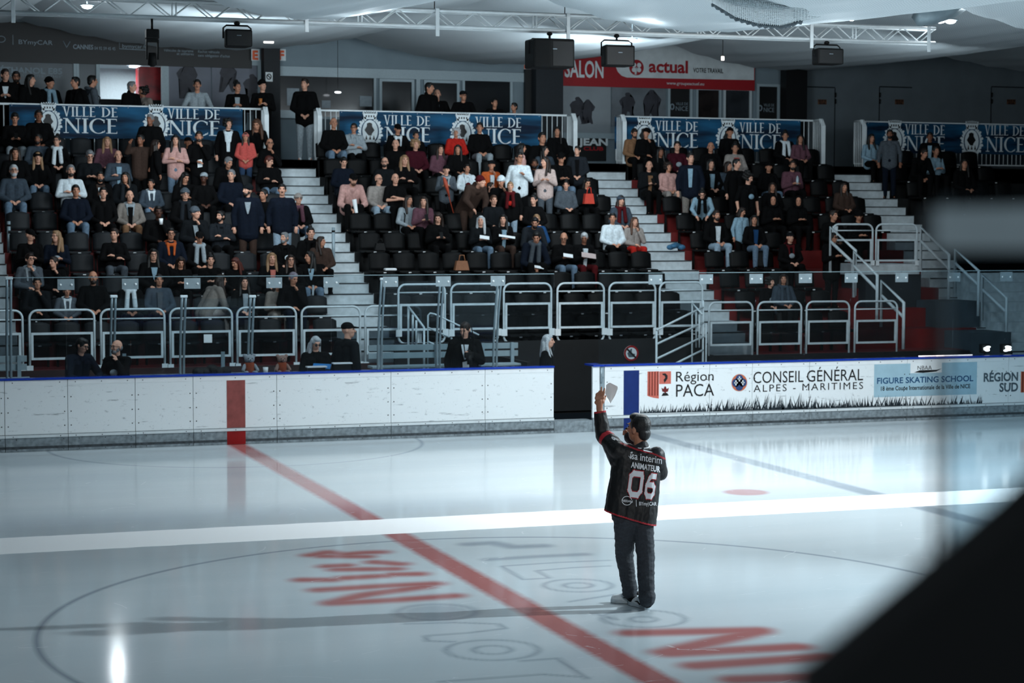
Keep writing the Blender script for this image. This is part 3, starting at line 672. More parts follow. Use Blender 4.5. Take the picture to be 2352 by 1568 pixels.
# round prohibition sign
Ys = SY-.075; p = atY(1450, 811, Ys); rr = 18*mpp(p); r = empty('round_sign', (p.x, Ys, p.z)); tag(r, 'round prohibition sign with black slash on the dark wall right of the gate', 'sign')
def disc_part(nm, rad, y, m, inner=0, n=32):
    mb = MB(); o_ = [(rad*math.cos(2*PI*k/n), y, rad*math.sin(2*PI*k/n)) for k in range(n)]
    if inner:
        i_ = [(inner*math.cos(2*PI*k/n), y, inner*math.sin(2*PI*k/n)) for k in range(n)]; mb.add(o_+i_, [(k, (k+1) % n, n+(k+1) % n, n+k) for k in range(n)])
    else: mb.prism(o_, (0, .01, 0))
    return mb.build(nm, m, r)
disc_part('plate', rr, 0, M_ledge); disc_part('ring', rr, -.004, M_redp, rr*.76)
mb = MB(); mb.add([(-.55*rr, -.003, .0), (-.35*rr, -.003, -.5*rr), (.35*rr, -.003, -.5*rr), (.55*rr, -.003, -.1*rr), (.05*rr, -.003, .0), (.1*rr, -.003, .6*rr), (-.1*rr, -.003, .55*rr)], [(0, 1, 2, 3, 4, 5, 6)]); mb.build('skate_symbol', M_grey_ink, r)
mb = MB(); d = Vector((.72, 0, -.69)); nn = Vector((.69, 0, .72))*.11*rr; q = d*rr*.9; mb.poly([tuple(-q-nn+Vector((0, -.006, 0))), tuple(q-nn+Vector((0, -.006, 0))), tuple(q+nn+Vector((0, -.006, 0))), tuple(-q+nn+Vector((0, -.006, 0)))]); mb.build('slash', M_blackp, r)

# ------------------------------------------------------------------ small stairs and handrails by the tunnel
def rails(nm, label, cat, paths, rad=.022, m=None, parent=None, Y=None):
    c = Vector(paths[0][0]); r = empty(nm, c); tag(r, label, cat)
    for pth, pn in paths_named(paths): mb = MB(); mb.tube([Vector(q)-c for q in pth], rad, 8); mb.build(pn, m or M_rail, r)
    return r
def paths_named(paths):
    for k, pth in enumerate(paths): yield pth, ('post' if abs(Vector(pth[-1]).z-Vector(pth[0]).z) > 2*math.hypot(pth[-1][0]-pth[0][0], pth[-1][1]-pth[0][1]) else 'rail')
Y1, Y2 = 17.2, 17.9
L_ = lambda px, py, Y: tuple(atY(px, py, Y))
Gd = lambda px, Y, z=0: (atY(px, 800, Y).x, Y, z)
rails('ramp_railing', 'slanted grey ramp railing with four bars right of the round sign', 'railing',
      [[Gd(1508, Y1), L_(1508, 760, Y1)], [Gd(1615, Y2), L_(1615, 690, Y2)], [L_(1508, 758, Y1), L_(1615, 705, Y2)], [L_(1508, 790, Y1), L_(1615, 741, Y2)], [L_(1508, 824, Y1), L_(1615, 773, Y2)], [L_(1545, 838, Y1+.2), L_(1615, 803, Y2)]])
rails('stair_railing', 'grey upright stair railing behind the ramp railing', 'railing',
      [[Gd(1590, Y2+.1), L_(1590, 690, Y2+.1)], [L_(1590, 696, Y2+.1), L_(1613, 722, Y2-.3)], [L_(1599, 798, Y2), L_(1599, 712, Y2)], [L_(1606, 798, Y2-.1), L_(1606, 722, Y2-.1)], [Gd(1622, Y2), L_(1622, 742, Y2)]], .016)
rails('stair_railing', 'grey stair railing sloping right behind the long slat bench', 'railing',
      [[Gd(938, Y2, BFZ), L_(938, 702, Y2)], [L_(938, 704, Y2), L_(974, 752, Y1)], [Gd(974, Y1, BFZ), L_(974, 752, Y1)], [L_(948, 795, Y2-.1), L_(948, 722, Y2-.1)], [L_(956, 795, Y2-.2), L_(956, 735, Y2-.2)]], .02)
rails('stair_railing', 'grey handrail with three sloping bars left of the man with the camera', 'railing',
      [[Gd(983, Y1, BFZ), L_(983, 724, Y1), L_(988, 719, Y1), L_(998, 721, Y1), L_(1100, 769, Y1-.5)], [L_(983, 752, Y1), L_(1032, 774, Y1-.3)], [L_(983, 784, Y1), L_(1000, 792, Y1-.1)]], .016)
# thin handrail posts standing in the aisles
def aisle_post(px, y0, y1, n, label):
    Y = 23.8-TR*n; p = atY(px, y0, Y); q = atY(px, y1, Y); r = empty('aisle_post', p); tag(r, label, 'post')
    mb = MB(); mb.tube([(0, 0, 0), (0, 0, q.z-p.z)], .035, 10); mb.build('post', M_alu, r); mb = MB(); mb.tube([(0, 0, q.z-p.z-.1), (0, 0, q.z-p.z-.06)], .037, 10); mb.build('band', M_black, r); mb = MB(); mb.box((-.12, -.06, -.02), (.12, .06, .02)); mb.build('foot_plate', M_black, r)
aisle_post(766, 617, 522, 4.5, 'grey post standing on the steps left of the centre block'); aisle_post(21, 590, 508, 3, 'grey post on the steps at the left frame edge')

# ------------------------------------------------------------------ side stair tower at the right
XL = atY(1925, 600, 20.5).x
PLZ = atY(2040, 606, 20.6).z
slab('floor', (atY(1955, 620, 20.4).x, 20.4, PLZ-.22), (atY(2112, 620, 20.4).x, 21.6, PLZ), M_step, 'pale grey landing of the side stairs')
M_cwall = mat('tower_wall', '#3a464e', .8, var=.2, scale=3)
slab('wall_right', (atY(1985, 700, 20.5).x, 20.45, 0), (atY(2112, 700, 20.5).x, 21.6, PLZ-.23), mat('tower_shade', '#20272c', .8, var=.2, scale=3), 'dark grey wall under the side landing')  # tower grey darkened in its colour for the shade under the landing
for a, b_, l in ((1912, 2004, 'left panel on the side landing'), (2012, 2106, 'right panel on the side landing')):
    fence(a, b_, 515, 616, 20.42, 549, False, 'grey arched railing, '+l, 'arched panels on the side landing')
def flight(px_t, py_t, px_b, py_b, Yt, Yb, label):
    """sloping double handrail that comes forward and down from (px_t,py_t) to (px_b,py_b)"""
    a = atY(px_t, py_t, Yt); b_ = atY(px_b, py_b, Yb); d = Vector((0, 0, -.30)); f_ = Vector((0, 0, -.95))
    rails('side_handrail', label, 'handrail', [[a+f_, a, b_, b_+f_], [a+d, b_+d]], .034)
flight(1908, 522, 1965, 575, 20.2, 19.6, 'grey sloping handrail, top left one of the side stairs')
flight(1962, 578, 2015, 632, 19.5, 18.9, 'grey sloping handrail, middle left one of the side stairs')
flight(2025, 645, 2076, 695, 18.9, 18.3, 'grey sloping handrail, lowest left one above the fence end')
flight(2116, 522, 2180, 585, 20.2, 19.5, 'grey sloping handrail near the pale landing, half hidden by the blur')
flight(2194, 572, 2248, 622, 19.6, 19.0, 'grey sloping handrail, upper one at the right frame side')
flight(2257, 632, 2312, 684, 18.9, 18.3, 'grey sloping handrail, lower one at the right frame side')
# flight of steps between the handrails
mb = MB(); xa, xb = atY(2120, 640, 20.3).x, atY(2240, 640, 20.3).x; nst = 10
prof = [(20.4, PLZ)]
for k in range(nst): y = 20.4-.27*k; z = PLZ-.2*(k+1); prof += [(y, z), (y-.27, z)]
prof += [(20.4-.27*nst, 0), (20.4, 0)]
mb.prism([(xa+.9, y, z) for y, z in prof], (1.7, 0, 0)); o = mb.build('stairs', M_step); relocate(o, (xa+1.6, 19, 0)); struct(o, 'grey side stairs at the right')
slab('wall_right', (xa-.1, 18.2, 0), (xa+.85, 20.39, 1.35), M_cwall, 'grey side wall of the right stairs')
slab('wall_right', (xa-.1, 19.4, 1.36), (xa+.85, 20.39, 1.95), M_cwall)
# ================================================================== GALLERY BACK WALL
WY = 29.8
M_wall = mat('gallery_wall', '#7d8d96', .8, var=.06, scale=2); M_frame = mat('window_frame', '#9fb0b8', .5, var=.05); M_win = mat('window_dark', '#0a0d12', .12, var=.2, scale=1.5)
M_col = mat('column_dark', '#1b1f24', .7, var=.15); M_orange_l = mat('letter_orange', '#e2571f', .5, var=0); M_fascia = mat('fascia_black', '#0b0d10', .5, var=.1)
def wrect(nm, x0, y0, x1, y1, m, Y=WY, th=.03, kind='structure', label=None, parent=None):
    a = atY(x0, y1, Y); b_ = atY(x1, y0, Y); mb = MB(); mb.box((a.x, Y-th, a.z), (b_.x, Y, b_.z)); o = mb.build(nm, m); relocate(o, ((a.x+b_.x)/2, Y, a.z))
    if kind == 'structure': struct(o, label)
    return o
slab('wall_back', (LEFT0, WY+.001, PZ-.01), (atY(226, 200, WY).x, WY+.1, 8.9), M_wall, 'grey back wall of the gallery, left')
slab('wall_back', (atY(371, 200, WY).x, WY+.001, PZ-.01), (RIGHT1+6, WY+.1, 8.9), M_wall, 'grey back wall of the gallery')
a_ = atY(226, 142, WY); b_ = atY(371, 142, WY); slab('wall_back', (a_.x+.001, WY+.001, a_.z), (b_.x-.001, WY+.1, 8.9), M_wall, 'grey wall above the lit bar opening')
M_rwall = mat('right_wall', '#6b767d', .8, var=.08, scale=2)
wrect('wall_right', 1843, 60, 2500, 420, M_rwall, WY-.02, .04, label='pale grey wall panel at the right of the gallery')
# lit bar room behind the opening
bar0, bar1 = atY(215, 200, WY).x, atY(380, 200, WY).x
M_bar = mat('bar_wall', '#c3d0d6', .7, var=.05)
slab('wall_bar', (bar0-1.5, 33.4, PZ), (bar1+2.5, 33.5, 8.0), M_bar, 'pale wall of the lit bar room'); slab('wall_bar', (bar0-1.6, WY+.1, PZ), (bar0-1.51, 33.39, 8), M_bar); slab('wall_bar', (bar1+2.51, WY+.1, PZ), (bar1+2.6, 33.39, 8), M_bar)
slab('ceiling', (bar0-1.5, WY+.11, 7.45), (bar1+2.5, 33.39, 7.5), M_bar, 'pale ceiling of the bar room')
slab('floor', (bar0-1.6, 31.001, PZ-.2), (bar1+2.6, 33.5, PZ), M_dark)
def bar_light(px, py, Y):
    p = atY(px, py, Y); r = empty('ceiling_spot', (p.x, p.y, 7.44)); tag(r, f'round ceiling spot in the lit bar room, ' + ('left one' if px < 280 else 'right one'), 'ceiling light')
    mb = MB(); mb.cyl((0, 0, -.03), (0, 0, .0), .13, n=20); mb.build('lamp_disc', mat('lamp_glow', '#ffffff', var=0, emit=('#eef6ff', 9)), r)
    l = lamp('bar_lamp', 'AREA', (p.x, p.y, 7.38), (p.x, p.y, 0), 42, (.85, .95, 1), size=.3); l.parent = None
bar_light(256, 151, 31.4); bar_light(309, 163, 32.2)
o = wrect('red_wrapped_column', 313, 158, 369, 300, mat('red_foil', '#a3121a', .25, var=.45, scale=5), WY+1.4, .5, kind=None); tag(o, 'red printed column standing in the lit bar room', 'column')
o = wrect('bar_counter', 228, 232, 372, 378, M_black, WY+.8, .3, kind=None); tag(o, 'dark bar counter in the lit room behind the railing', 'counter')
# windows, doors and frames, left part
M_glow = mat('window_pale', '#39464f', .3, var=.25, scale=1.2)
def window(n, x0, y0, x1, y1, m, label, fr=6):
    r = wrect(f'window_{n}', x0, y0, x1, y1, m, WY-.001, .02, label=label)
    a = atY(x0, y1, WY); b_ = atY(x1, y0, WY); c = r.location; mb = MB(); f = fr*mpp(a); Y0, Y1 = WY-.07, WY-.022
    for q in (((a.x-f, Y0, a.z-f), (b_.x+f, Y1, a.z)), ((a.x-f, Y0, b_.z), (b_.x+f, Y1, b_.z+f)), ((a.x-f, Y0, a.z+.001), (a.x, Y1, b_.z-.001)), ((b_.x, Y0, a.z+.001), (b_.x+f, Y1, b_.z-.001))):
        mb.box(tuple(Vector(q[0])-c), tuple(Vector(q[1])-c))
    mb.build('window_frame', M_frame, r); return r
w1 = window(1, -40, 128, 168, 262, M_glow, 'wide shop window with pale lettering at the left edge'); w2 = window(2, 182, 136, 220, 262, M_glow, 'narrow open door pane left of the lit bar')
M_txt = mat('sticker_grey', '#8796a0', .6, var=.05)
mb = MB(); text_on(mb, 'SUPERÉTHANOL E85', -64, 165, 13, WY-.03, 143, bold=.03); text_on(mb, '3 fois moins cher', 2, 175, 8, WY-.03, 143); o = mb.build('window_lettering', M_txt); relocate(o, w1.location); o.parent = w1; o.matrix_parent_inverse = Matrix.Translation(-w1.location)
# bright poster panes with ghosted players
M_post = mat('poster_lilac', '#6f7480', .6, var=.18, scale=1.5); M_fig = mat('poster_figure', '#33343c', .6, var=.3, scale=4)
def poster(x0, y0, x1, y1, m, label, figs, nm='wall_poster', Y=WY):
    o = wrect(nm, x0, y0, x1, y1, m, Y-.03, .02, kind=None); tag(o, label, 'poster'); mb = MB()
    for cx, cy, s, flip in figs:
        pts = [(-.12, 1), (.08, 1.02), (.2, .9), (.14, .74), (.42, .62), (.55, .3), (.45, .05), (.3, .0), (.34, -.3), (.45, -.9), (.6, -1), (.3, -1), (.12, -.4), (-.02, -.35), (-.22, -.9), (-.3, -1), (-.45, -.98), (-.34, -.5), (-.3, .0), (-.5, .1), (-.62, .4), (-.4, .66), (-.16, .74), (-.2, .9)]
        vs = [Vector(atY(cx+a*s*flip, cy-b_*s, Y))-Vector((0, .055, 0)) for a, b_ in pts]
        bm = bmesh.new(); f = bm.faces.new([bm.verts.new(v) for v in vs]); bmesh.ops.triangulate(bm, faces=[f]); bm.verts.index_update()
        mb.add([v.co for v in bm.verts], [[v.index for v in f.verts] for f in bm.faces]); bm.free()
    p = mb.build('player_print', M_fig); relocate(p, o.location); p.parent = o; p.matrix_parent_inverse = Matrix.Translation(-o.location); return o
poster(388, 146, 484, 262, M_post, 'pale poster with a hockey player behind the man in the light grey sweater', [(430, 185, 42, 1)]); poster(487, 150, 590, 262, M_post, 'pale poster with crouching players behind the woman with striped sleeves', [(522, 178, 34, -1), (578, 205, 34, 1)])
wrect('trim_1', 371, 122, 386, 262, M_frame, WY-.005, .08); wrect('trim_2', 591, 140, 600, 262, M_frame, WY-.005, .08); wrect('trim_3', 221, 136, 228, 262, M_frame, WY-.005, .08); wrect('trim_4', 371, 138, 600, 145, M_frame, WY-.006, .09)
# fascia sign over the bar
r = wrect('shop_fascia', -60, 70, 577, 140, M_fascia, WY-.05, .06, kind=None); tag(r, 'long black shop fascia with white lettering above the left gallery windows', 'sign')
def kid(nm, mb, m, par):
    o = mb.build(nm, m); relocate(o, par.location); o.parent = par; o.matrix_parent_inverse = Matrix.Translation(-par.location); return o
mb = MB(); Yf = WY-.115
text_on(mb, 'BYmyCAR', 43, 101, 10, Yf, 121); text_on(mb, 'CANNES', 168, 112, 10, Yf, 214, bold=.02); text_on(mb, '04 92 59 45 45', 217, 114, 7, Yf, 265); text_on(mb, 'bymycar.fr', 281, 110, 9, Yf, 338)
text_on(mb, 'Véhicules de tourisme', 376, 118, 6, Yf, 444); text_on(mb, 'et utilitaires', 406, 126, 6, Yf, 445); text_on(mb, 'Rachat véhicule', 455, 121, 6, Yf, 504); text_on(mb, "sans obligation d'achat", 455, 130, 6, Yf, 528); kid('lettering', mb, M_txt, r)
mb = MB(); rect_on(mb, 29, 80, 30.5, 103, Yf); mb.tube([atY(145, 94, Yf), atY(153, 109, Yf), atY(161, 95, Yf)], .012, 5); mb.tube([atY(2+10*math.cos(t), 90+7*math.sin(t), Yf) for t in np.linspace(0, 2*PI, 20)], .01, 5)
pts = [atY(x, y, Yf) for x, y in ((274, 96), (338, 98), (338, 115), (274, 112), (274, 96))]; mb.tube(pts, .01, 5); kid('line_marks', mb, M_txt, r)
for x0, ch, l in ((577, 'E', 'orange letter E plate left of the dark gallery column'), (637, 'F', 'orange letter F plate right of the dark gallery column')):
    r = wrect('letter_plate', x0, 113, x0+19, 139, M_ledge, (WY-.18 if ch == 'E' else WY-.01), .02, kind=None); tag(r, l, 'sign'); mb = MB(); text_on(mb, ch, x0+3, 136, 19, (WY-.21 if ch == 'E' else WY-.035), x0+16, bold=.05); kid('letter', mb, M_orange_l, r)
r = wrect('letter_plate', 1203, 147, 1225, 160, M_ledge, WY-.01, .02, kind=None); tag(r, 'orange and white plate half hidden by the black sub speaker', 'sign'); mb = MB(); rect_on(mb, 1204, 149, 1216, 158, WY-.035); kid('letter', mb, M_orange_l, r)
# columns
wrect('column_left', 601, 60, 636, 400, M_col, WY-.2, .35, label='dark column between the bar and the cafe windows'); wrect('column_mid', 1220, 60, 1283, 400, mat('column_grey', '#23282e', .7, var=.1), WY-.2, .35, label='dark grey column behind the sub speaker'); wrect('column_mid', 1203, 160, 1219, 400, M_fascia, WY-.1, .1)
wrect('column_right', 1790, 100, 1841, 420, M_fascia, WY-.2, .35, label='black column right of the glass doors')
r = wrect('notice_sheet', 610, 166, 626, 187, M_ledge, WY-.56, .01, kind=None); tag(r, 'white no smoking sheet on the dark column', 'notice'); mb = MB(); mb.tube([atY(618+5*math.cos(t), 176+6*math.sin(t), WY-.575) for t in np.linspace(0, 2*PI, 16)], .012, 5); mb.tube([atY(614, 172, WY-.575), atY(622, 180, WY-.575)], .012, 5); kid('symbol', mb, M_blackp, r)
# cafe windows, centre
window(3, 641, 178, 857, 266, M_win, 'wide dark cafe window behind the young man in grey joggers'); window(4, 876, 189, 944, 275, M_win, 'dark glass door left of the two men in black'); window(5, 978, 192, 1048, 275, M_win, 'dark glass door behind the two men in black'); window(6, 1066, 186, 1170, 275, M_win, 'dark window behind the capped man leaning on the rail')
wrect('trim_5', 637, 168, 1202, 174, M_frame, WY-.03, .06); wrect('trim_6', 955, 176, 964, 275, M_frame, WY-.03, .05); wrect('trim_7', 637, 256, 722, 272, M_frame, WY-.05, .3, label='pale counter front below the cafe window')
for x0, y0, x1, y1, l in ((659, 203, 687, 242, 'small poster taped inside the cafe window'), (739, 231, 759, 248, 'small notice above the white railing'), (826, 221, 854, 244, 'white sheet taped to the dark cafe window')):
    o = wrect('notice_sheet', x0, y0, x1, y1, mat('sheet_grey', '#7f8b93', .6, var=.15, scale=14), WY-.03, .008, kind=None); tag(o, l, 'notice')
r = empty('pendant_reflection', atY(776, 212, WY-.6)); r.name = 'lamp_reflection'; tag(r, 'small oval lamp reflection glowing before the dark cafe window', 'lamp'); mb = MB(); mb.ell((0, 0, 0), (.08, .05, .022), 14); mb.build('bulb_reflection', MATS['lamp_glow'], r); mb = MB(); mb.tube([(0, 0, .022), (0, 0, 9.0-r.location.z)], .006, 5); mb.build('cable', M_black, r)  # lamp reflection in the window, built as a glowing body
# red salon fascia
r = wrect('shop_fascia', 1284, 100, 1732, 197, mat('fascia_red', '#a01722', .5, var=.08), WY-.05, .06, kind=None); tag(r, 'red shop fascia with white SALON lettering and white rounded panel', 'sign'); Yf = WY-.115
mb = MB(); p = [atY(x, y, Yf+.002) for x, y in ((1412, 100), (1732, 100), (1732, 184), (1440, 178), (1428, 174), (1419, 165), (1413, 150))]; mb.poly([tuple(q) for q in p][::-1]); kid('white_panel', mb, M_ledge, r)
mb = MB(); text_on(mb, 'SALON', 1297, 176, 37, Yf-.002, 1386, bold=.02); text_on(mb, 'www.groupeactual.eu', 1531, 194, 7, Yf-.002, 1617); kid('lettering', mb, M_ink_w, r)
mb = MB(); c = atY(1462, 155, Yf-.004); rr = 18*mpp(c); mb.poly([(c.x+rr*math.cos(2*PI*k/24), Yf-.004, c.z+rr*math.sin(2*PI*k/24)) for k in range(24)]); text_on(mb, 'actual', 1490, 165, 27, Yf-.004, 1580, bold=.03); kid('red_logo', mb, MATS['fascia_red'], r)
mb = MB()
for dx, dz in ((-.35, .3), (.35, .3), (-.35, -.3), (.35, -.3)): mb.poly([(c.x+dx*rr+.3*rr*math.cos(2*PI*k/14), Yf-.006, c.z+dz*rr+.3*rr*math.sin(2*PI*k/14)) for k in range(14)])
mb.tube([(c.x, Yf-.006, c.z), (c.x-.15*rr, Yf-.006, c.z-.9*rr)], .03, 5); kid('clover', mb, M_ledge, r)
mb = MB(); text_on(mb, 'VOTRE TRAVAIL', 1592, 166, 10, Yf-.004, 1661, bold=.02); kid('small_lettering', mb, M_blackp, r)
poster(1284, 198, 1402, 307, mat('mural_pale', '#8f989e', .6, var=.12, scale=1.2), 'pale mural of two hockey players behind the aisle opening', [(1325, 253, 30, 1), (1348, 257, 28, -1)]); poster(1404, 200, 1529, 290, mat('mural_grey', '#6d757c', .6, var=.3, scale=1.5), 'mural of dark players beside the red fascia', [(1440, 245, 32, 1), (1495, 243, 36, -1)])
wrect('trim_8', 1284, 307, 1410, 318, M_frame, WY-.01, .15); 
r = wrect('jean_banner', 1318, 318, 1392, 368, M_fascia, WY-.16, .02, kind=None); tag(r, 'black banner with white JEAN lettering in the aisle opening', 'banner'); mb = MB(); text_on(mb, 'JEAN', 1328, 333, 15, WY-.185, 1396, bold=.04); kid('lettering', mb, M_ink_w, r); mb = MB(); text_on(mb, 'CLUB', 1340, 345, 8, WY-.185, 1386, bold=.04); kid('red_lettering', mb, MATS['fascia_red'], r)
def mini_logo(r, x0, x1, y):
    mb = MB(); text_on(mb, 'VILLE DE', x0+12, y-8, 6, WY-.045, x1); text_on(mb, 'NICE', x0+12, y+5, 10, WY-.045, x1); mb.tube([atY(x0+4+4*math.cos(t), y-4+6*math.sin(t), WY-.045) for t in np.linspace(0, 2*PI, 14)], .02, 5); kid('lettering', mb, M_txt, r)
d = window(7, 1537, 201, 1583, 290, M_fascia, 'dark door panel with small city lettering left of the glass doors'); mini_logo(d, 1540, 1580, 249); d = window(10, 1741, 200, 1784, 290, M_fascia, 'dark panel with small city lettering right of the glass doors'); mini_logo(d, 1742, 1778, 252)
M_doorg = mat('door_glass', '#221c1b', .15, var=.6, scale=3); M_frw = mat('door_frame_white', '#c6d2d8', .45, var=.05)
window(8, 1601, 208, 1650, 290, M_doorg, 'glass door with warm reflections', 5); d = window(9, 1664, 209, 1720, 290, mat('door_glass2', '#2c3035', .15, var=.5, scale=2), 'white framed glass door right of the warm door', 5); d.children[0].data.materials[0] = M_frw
# service doors in the right wall
M_gap = mat('door_gap', '#141a1f', .9)
for n, (x0, x1, hs, l) in enumerate(((1843, 1918, 1, 'left'), (2020, 2095, -1, 'middle'), (2277, 2352, -1, 'right'))):
    r = wrect(f'door_{n+1}', x0, 199, x1, 420, M_rwall, WY-.063, .004, label=f'flush grey service door, {l} one of the right wall'); c = r.location; mb = MB(); a = atY(x0, 199, WY-.07); b_ = atY(x1, 199, WY-.07)
    mb.box((a.x-c.x, -.01, a.z-c.z-.015), (b_.x-c.x, -.005, a.z-c.z+.015)); xe = (b_.x if hs > 0 else a.x)-c.x; mb.box((xe-.012, -.01, a.z-c.z-2.4), (xe+.012, -.005, a.z-c.z-.016)); mb.build('gap_line', M_gap, r)
    mb = MB(); 
    for yy in (218, 233): q = atY(x1 if hs > 0 else x0, yy, WY-.07).z-c.z; mb.cyl((xe, -.03, q-.06), (xe, -.03, q+.06), .025, n=8)
    mb.build('hinge', M_black, r)
    mb = MB(); xm = (x0+x1)/2+8; rect_on(mb, xm-10, 228, xm+10, 240, WY-.075); k_ = kid('warning_label', mb, mat('label_brown', '#6e4a36', .6, var=.3, scale=20), r)
    mb = MB(); text_on(mb, 'ISSUE DE', xm-9, 233, 4, WY-.078, xm+9, bold=.04); text_on(mb, 'SECOURS', xm-7, 239, 4, WY-.078, xm+7, bold=.04); kid('label_text', mb, M_blackp, r)

# ================================================================== RAILINGS AND CITY BANNERS
RY = PY+.5
RTOP = atY(1000, 259, RY).z; RB = PZ+.08
def railing(px0, px1, left_end, right_end, label):
    x0, x1 = atY(px0, 300, RY).x, atY(px1, 300, RY).x; c = Vector(((x0+x1)/2, RY, PZ)); r = empty('gallery_railing', c); tag(r, label, 'railing', 'white gallery railings'); h = (x1-x0)/2; T = RTOP-PZ
    mb = MB(); mb.bbox((0, 0, T), (2*h, .05, .045), bev=.01); mb.bbox((0, 0, .09), (2*h, .04, .035), bev=.008); mb.build('top_and_bottom_rail', M_steel, r)
    mb = MB(); n = int(2*h/.125)
    for k in range(n+1): xx = -h+2*h*k/n; mb.cyl((xx, 0, .1), (xx, 0, T-.02), .011, n=6)
    o = mb.build('balusters', M_steel, r)
    for side, on in ((-1, left_end), (1, right_end)):
        if not on: continue
        mb = MB(); xx = side*h
        mb.tube([(xx, -.03, T), (xx, -.42, T), (xx, -.5, T-.16)], .028, 8)
        for k in range(5): mb.cyl((xx, -.06-.085*k, .0), (xx, -.06-.085*k, T), .011, n=6)
        mb.build('return_bars', M_steel, r); mb = MB(); mb.box((xx-.05, -.54, -.0), (xx+.05, -.5, T-.15)); mb.prism([(xx-.05, -.54, T-.15), (xx-.05, -.5, T-.15), (xx-.05, -.36, T+.02), (xx-.05, -.40, T+.03)], (.1, 0, 0)); mb.build('end_plate', M_steel, r)
    return r
railing(-90, 601, 0, 1, 'white railing with a city banner at the left of the gallery'); railing(722, 1303, 1, 1, 'white railing with a city banner above the centre block'); railing(1415, 1868, 1, 1, 'white railing with a city banner above the right block'); railing(1962, 2480, 1, 0, 'white railing with a dim city banner at the far right')

M_ban = None
def banner_mat():
    m = bpy.data.materials.new('banner_blue'); m.use_nodes = True; nt = m.node_tree; N = nt.nodes; L = nt.links; b = N['Principled BSDF']; tc = N.new('ShaderNodeTexCoord')
    mp = N.new('ShaderNodeMapping'); mp.inputs['Scale'].default_value = (.35, 1, 2.6); mp.inputs['Rotation'].default_value = (0, .25, 0); L.new(tc.outputs['Object'], mp.inputs[0])
    n = N.new('ShaderNodeTexNoise'); n.inputs['Scale'].default_value = 1.6; n.inputs['Detail'].default_value = 3; L.new(mp.outputs[0], n.inputs['Vector'])
    cr = N.new('ShaderNodeValToRGB'); e = cr.color_ramp.elements; e[0].position = .38; e[0].color = (.002, .010, .028, 1); e[1].position = .75; e[1].color = (.014, .13, .27, 1); L.new(n.outputs['Fac'], cr.inputs[0]); L.new(cr.outputs[0], b.inputs['Base Color']); b.inputs['Roughness'].default_value = .7; b.inputs['Specular IOR Level'].default_value = .2; return m
M_ban = banner_mat()
# serif capitals, unit cap height, drawn as polygons
def glyph(ch):
    T, t, s = .155, .05, .045; P = []
    def bar(x0, z0, x1, z1, w0, w1=None): w1 = w0 if w1 is None else w1; P.append([(x0-w0/2, z0), (x0+w0/2, z0), (x1+w1/2, z1), (x1-w1/2, z1)])
    def serif(x, z, wd): P.append([(x-wd/2, z), (x+wd/2, z), (x+wd/2, z+s), (x-wd/2, z+s)])
    def stem(x): bar(x, 0, x, 1, T); serif(x, 0, .34); serif(x, 1-s, .34)
    def hbar(x0, x1, z, e=0):
        P.append([(x0, z-t/2), (x1, z-t/2), (x1, z+t/2), (x0, z+t/2)])
        if e: P.append([(x1-.05, z), (x1, z+e*.16), (x1, z), ] if e < 0 else [(x1-.05, z), (x1, z), (x1, z+e*.16)])
    def arcp(cx, cz, rx, rz, a0, a1, wmax, wmin, n=18):
        for k in range(n):
            q = []
            for a, sg in ((a0+(a1-a0)*k/n, 1), (a0+(a1-a0)*(k+1)/n, 1), (a0+(a1-a0)*(k+1)/n, 0), (a0+(a1-a0)*k/n, 0)):
                w_ = (wmin+(wmax-wmin)*abs(math.cos(a)))*(0 if sg else 1); q.append((cx+(rx-w_)*math.cos(a), cz+(rz-w_*.7)*math.sin(a)))
            P.append(q)
    if ch == 'I': stem(.17); return P, .34
    if ch == 'L': stem(.17); hbar(.17, .62, .025, 1); return P, .64
    if ch == 'E': stem(.17); hbar(.17, .60, .025, 1); hbar(.17, .52, .52); hbar(.17, .58, .975, -1); return P, .62
    if ch == 'V': bar(.18, 1, .44, 0, .16, .10); bar(.68, 1, .44, 0, .06, .08); serif(.16, 1-s, .32); serif(.70, 1-s, .26); return P, .84
    if ch == 'N': bar(.14, 0, .14, 1, .055); bar(.14, 1, .80, 0, .17, .15); bar(.80, 0, .80, 1, .055); serif(.14, 0, .28); serif(.10, 1-s, .22); serif(.80, 1-s, .28); return P, .94
    if ch == 'D': stem(.17); arcp(.22, .5, .62, .5, -PI/2, PI/2, .16, .05); hbar(.17, .25, .025); hbar(.17, .25, .975); return P, .86
    if ch == 'C': arcp(.5, .5, .5, .52, .9, 2*PI-.9, .16, .05); serif(.80, .80, .05); P.append([(.78, .72), (.83, .72), (.83, .95), (.78, .92)]); P.append([(.79, .05), (.85, .12), (.85, .24), (.79, .14)]); return P, .86
    return [], .3
def serif_word(mb, s, px0, px1, ytop, ybot, Y):
    x = 0; out = []
    for ch in s:
        P, w_ = glyph(ch); out.append((x, P)); x += w_+.06
    x -= .06; a = atY(px0, ybot, Y); b_ = atY(px1, ybot, Y); zt = atY(px0, ytop, Y).z; sx = (b_.x-a.x)/x; sz = zt-a.z; k = 0
    for ox, P in out:
        for q in P: k += 1; mb.poly([(a.x+(ox+u)*sx, Y-.0002*(k % 5), a.z+v*sz) for u, v in q])
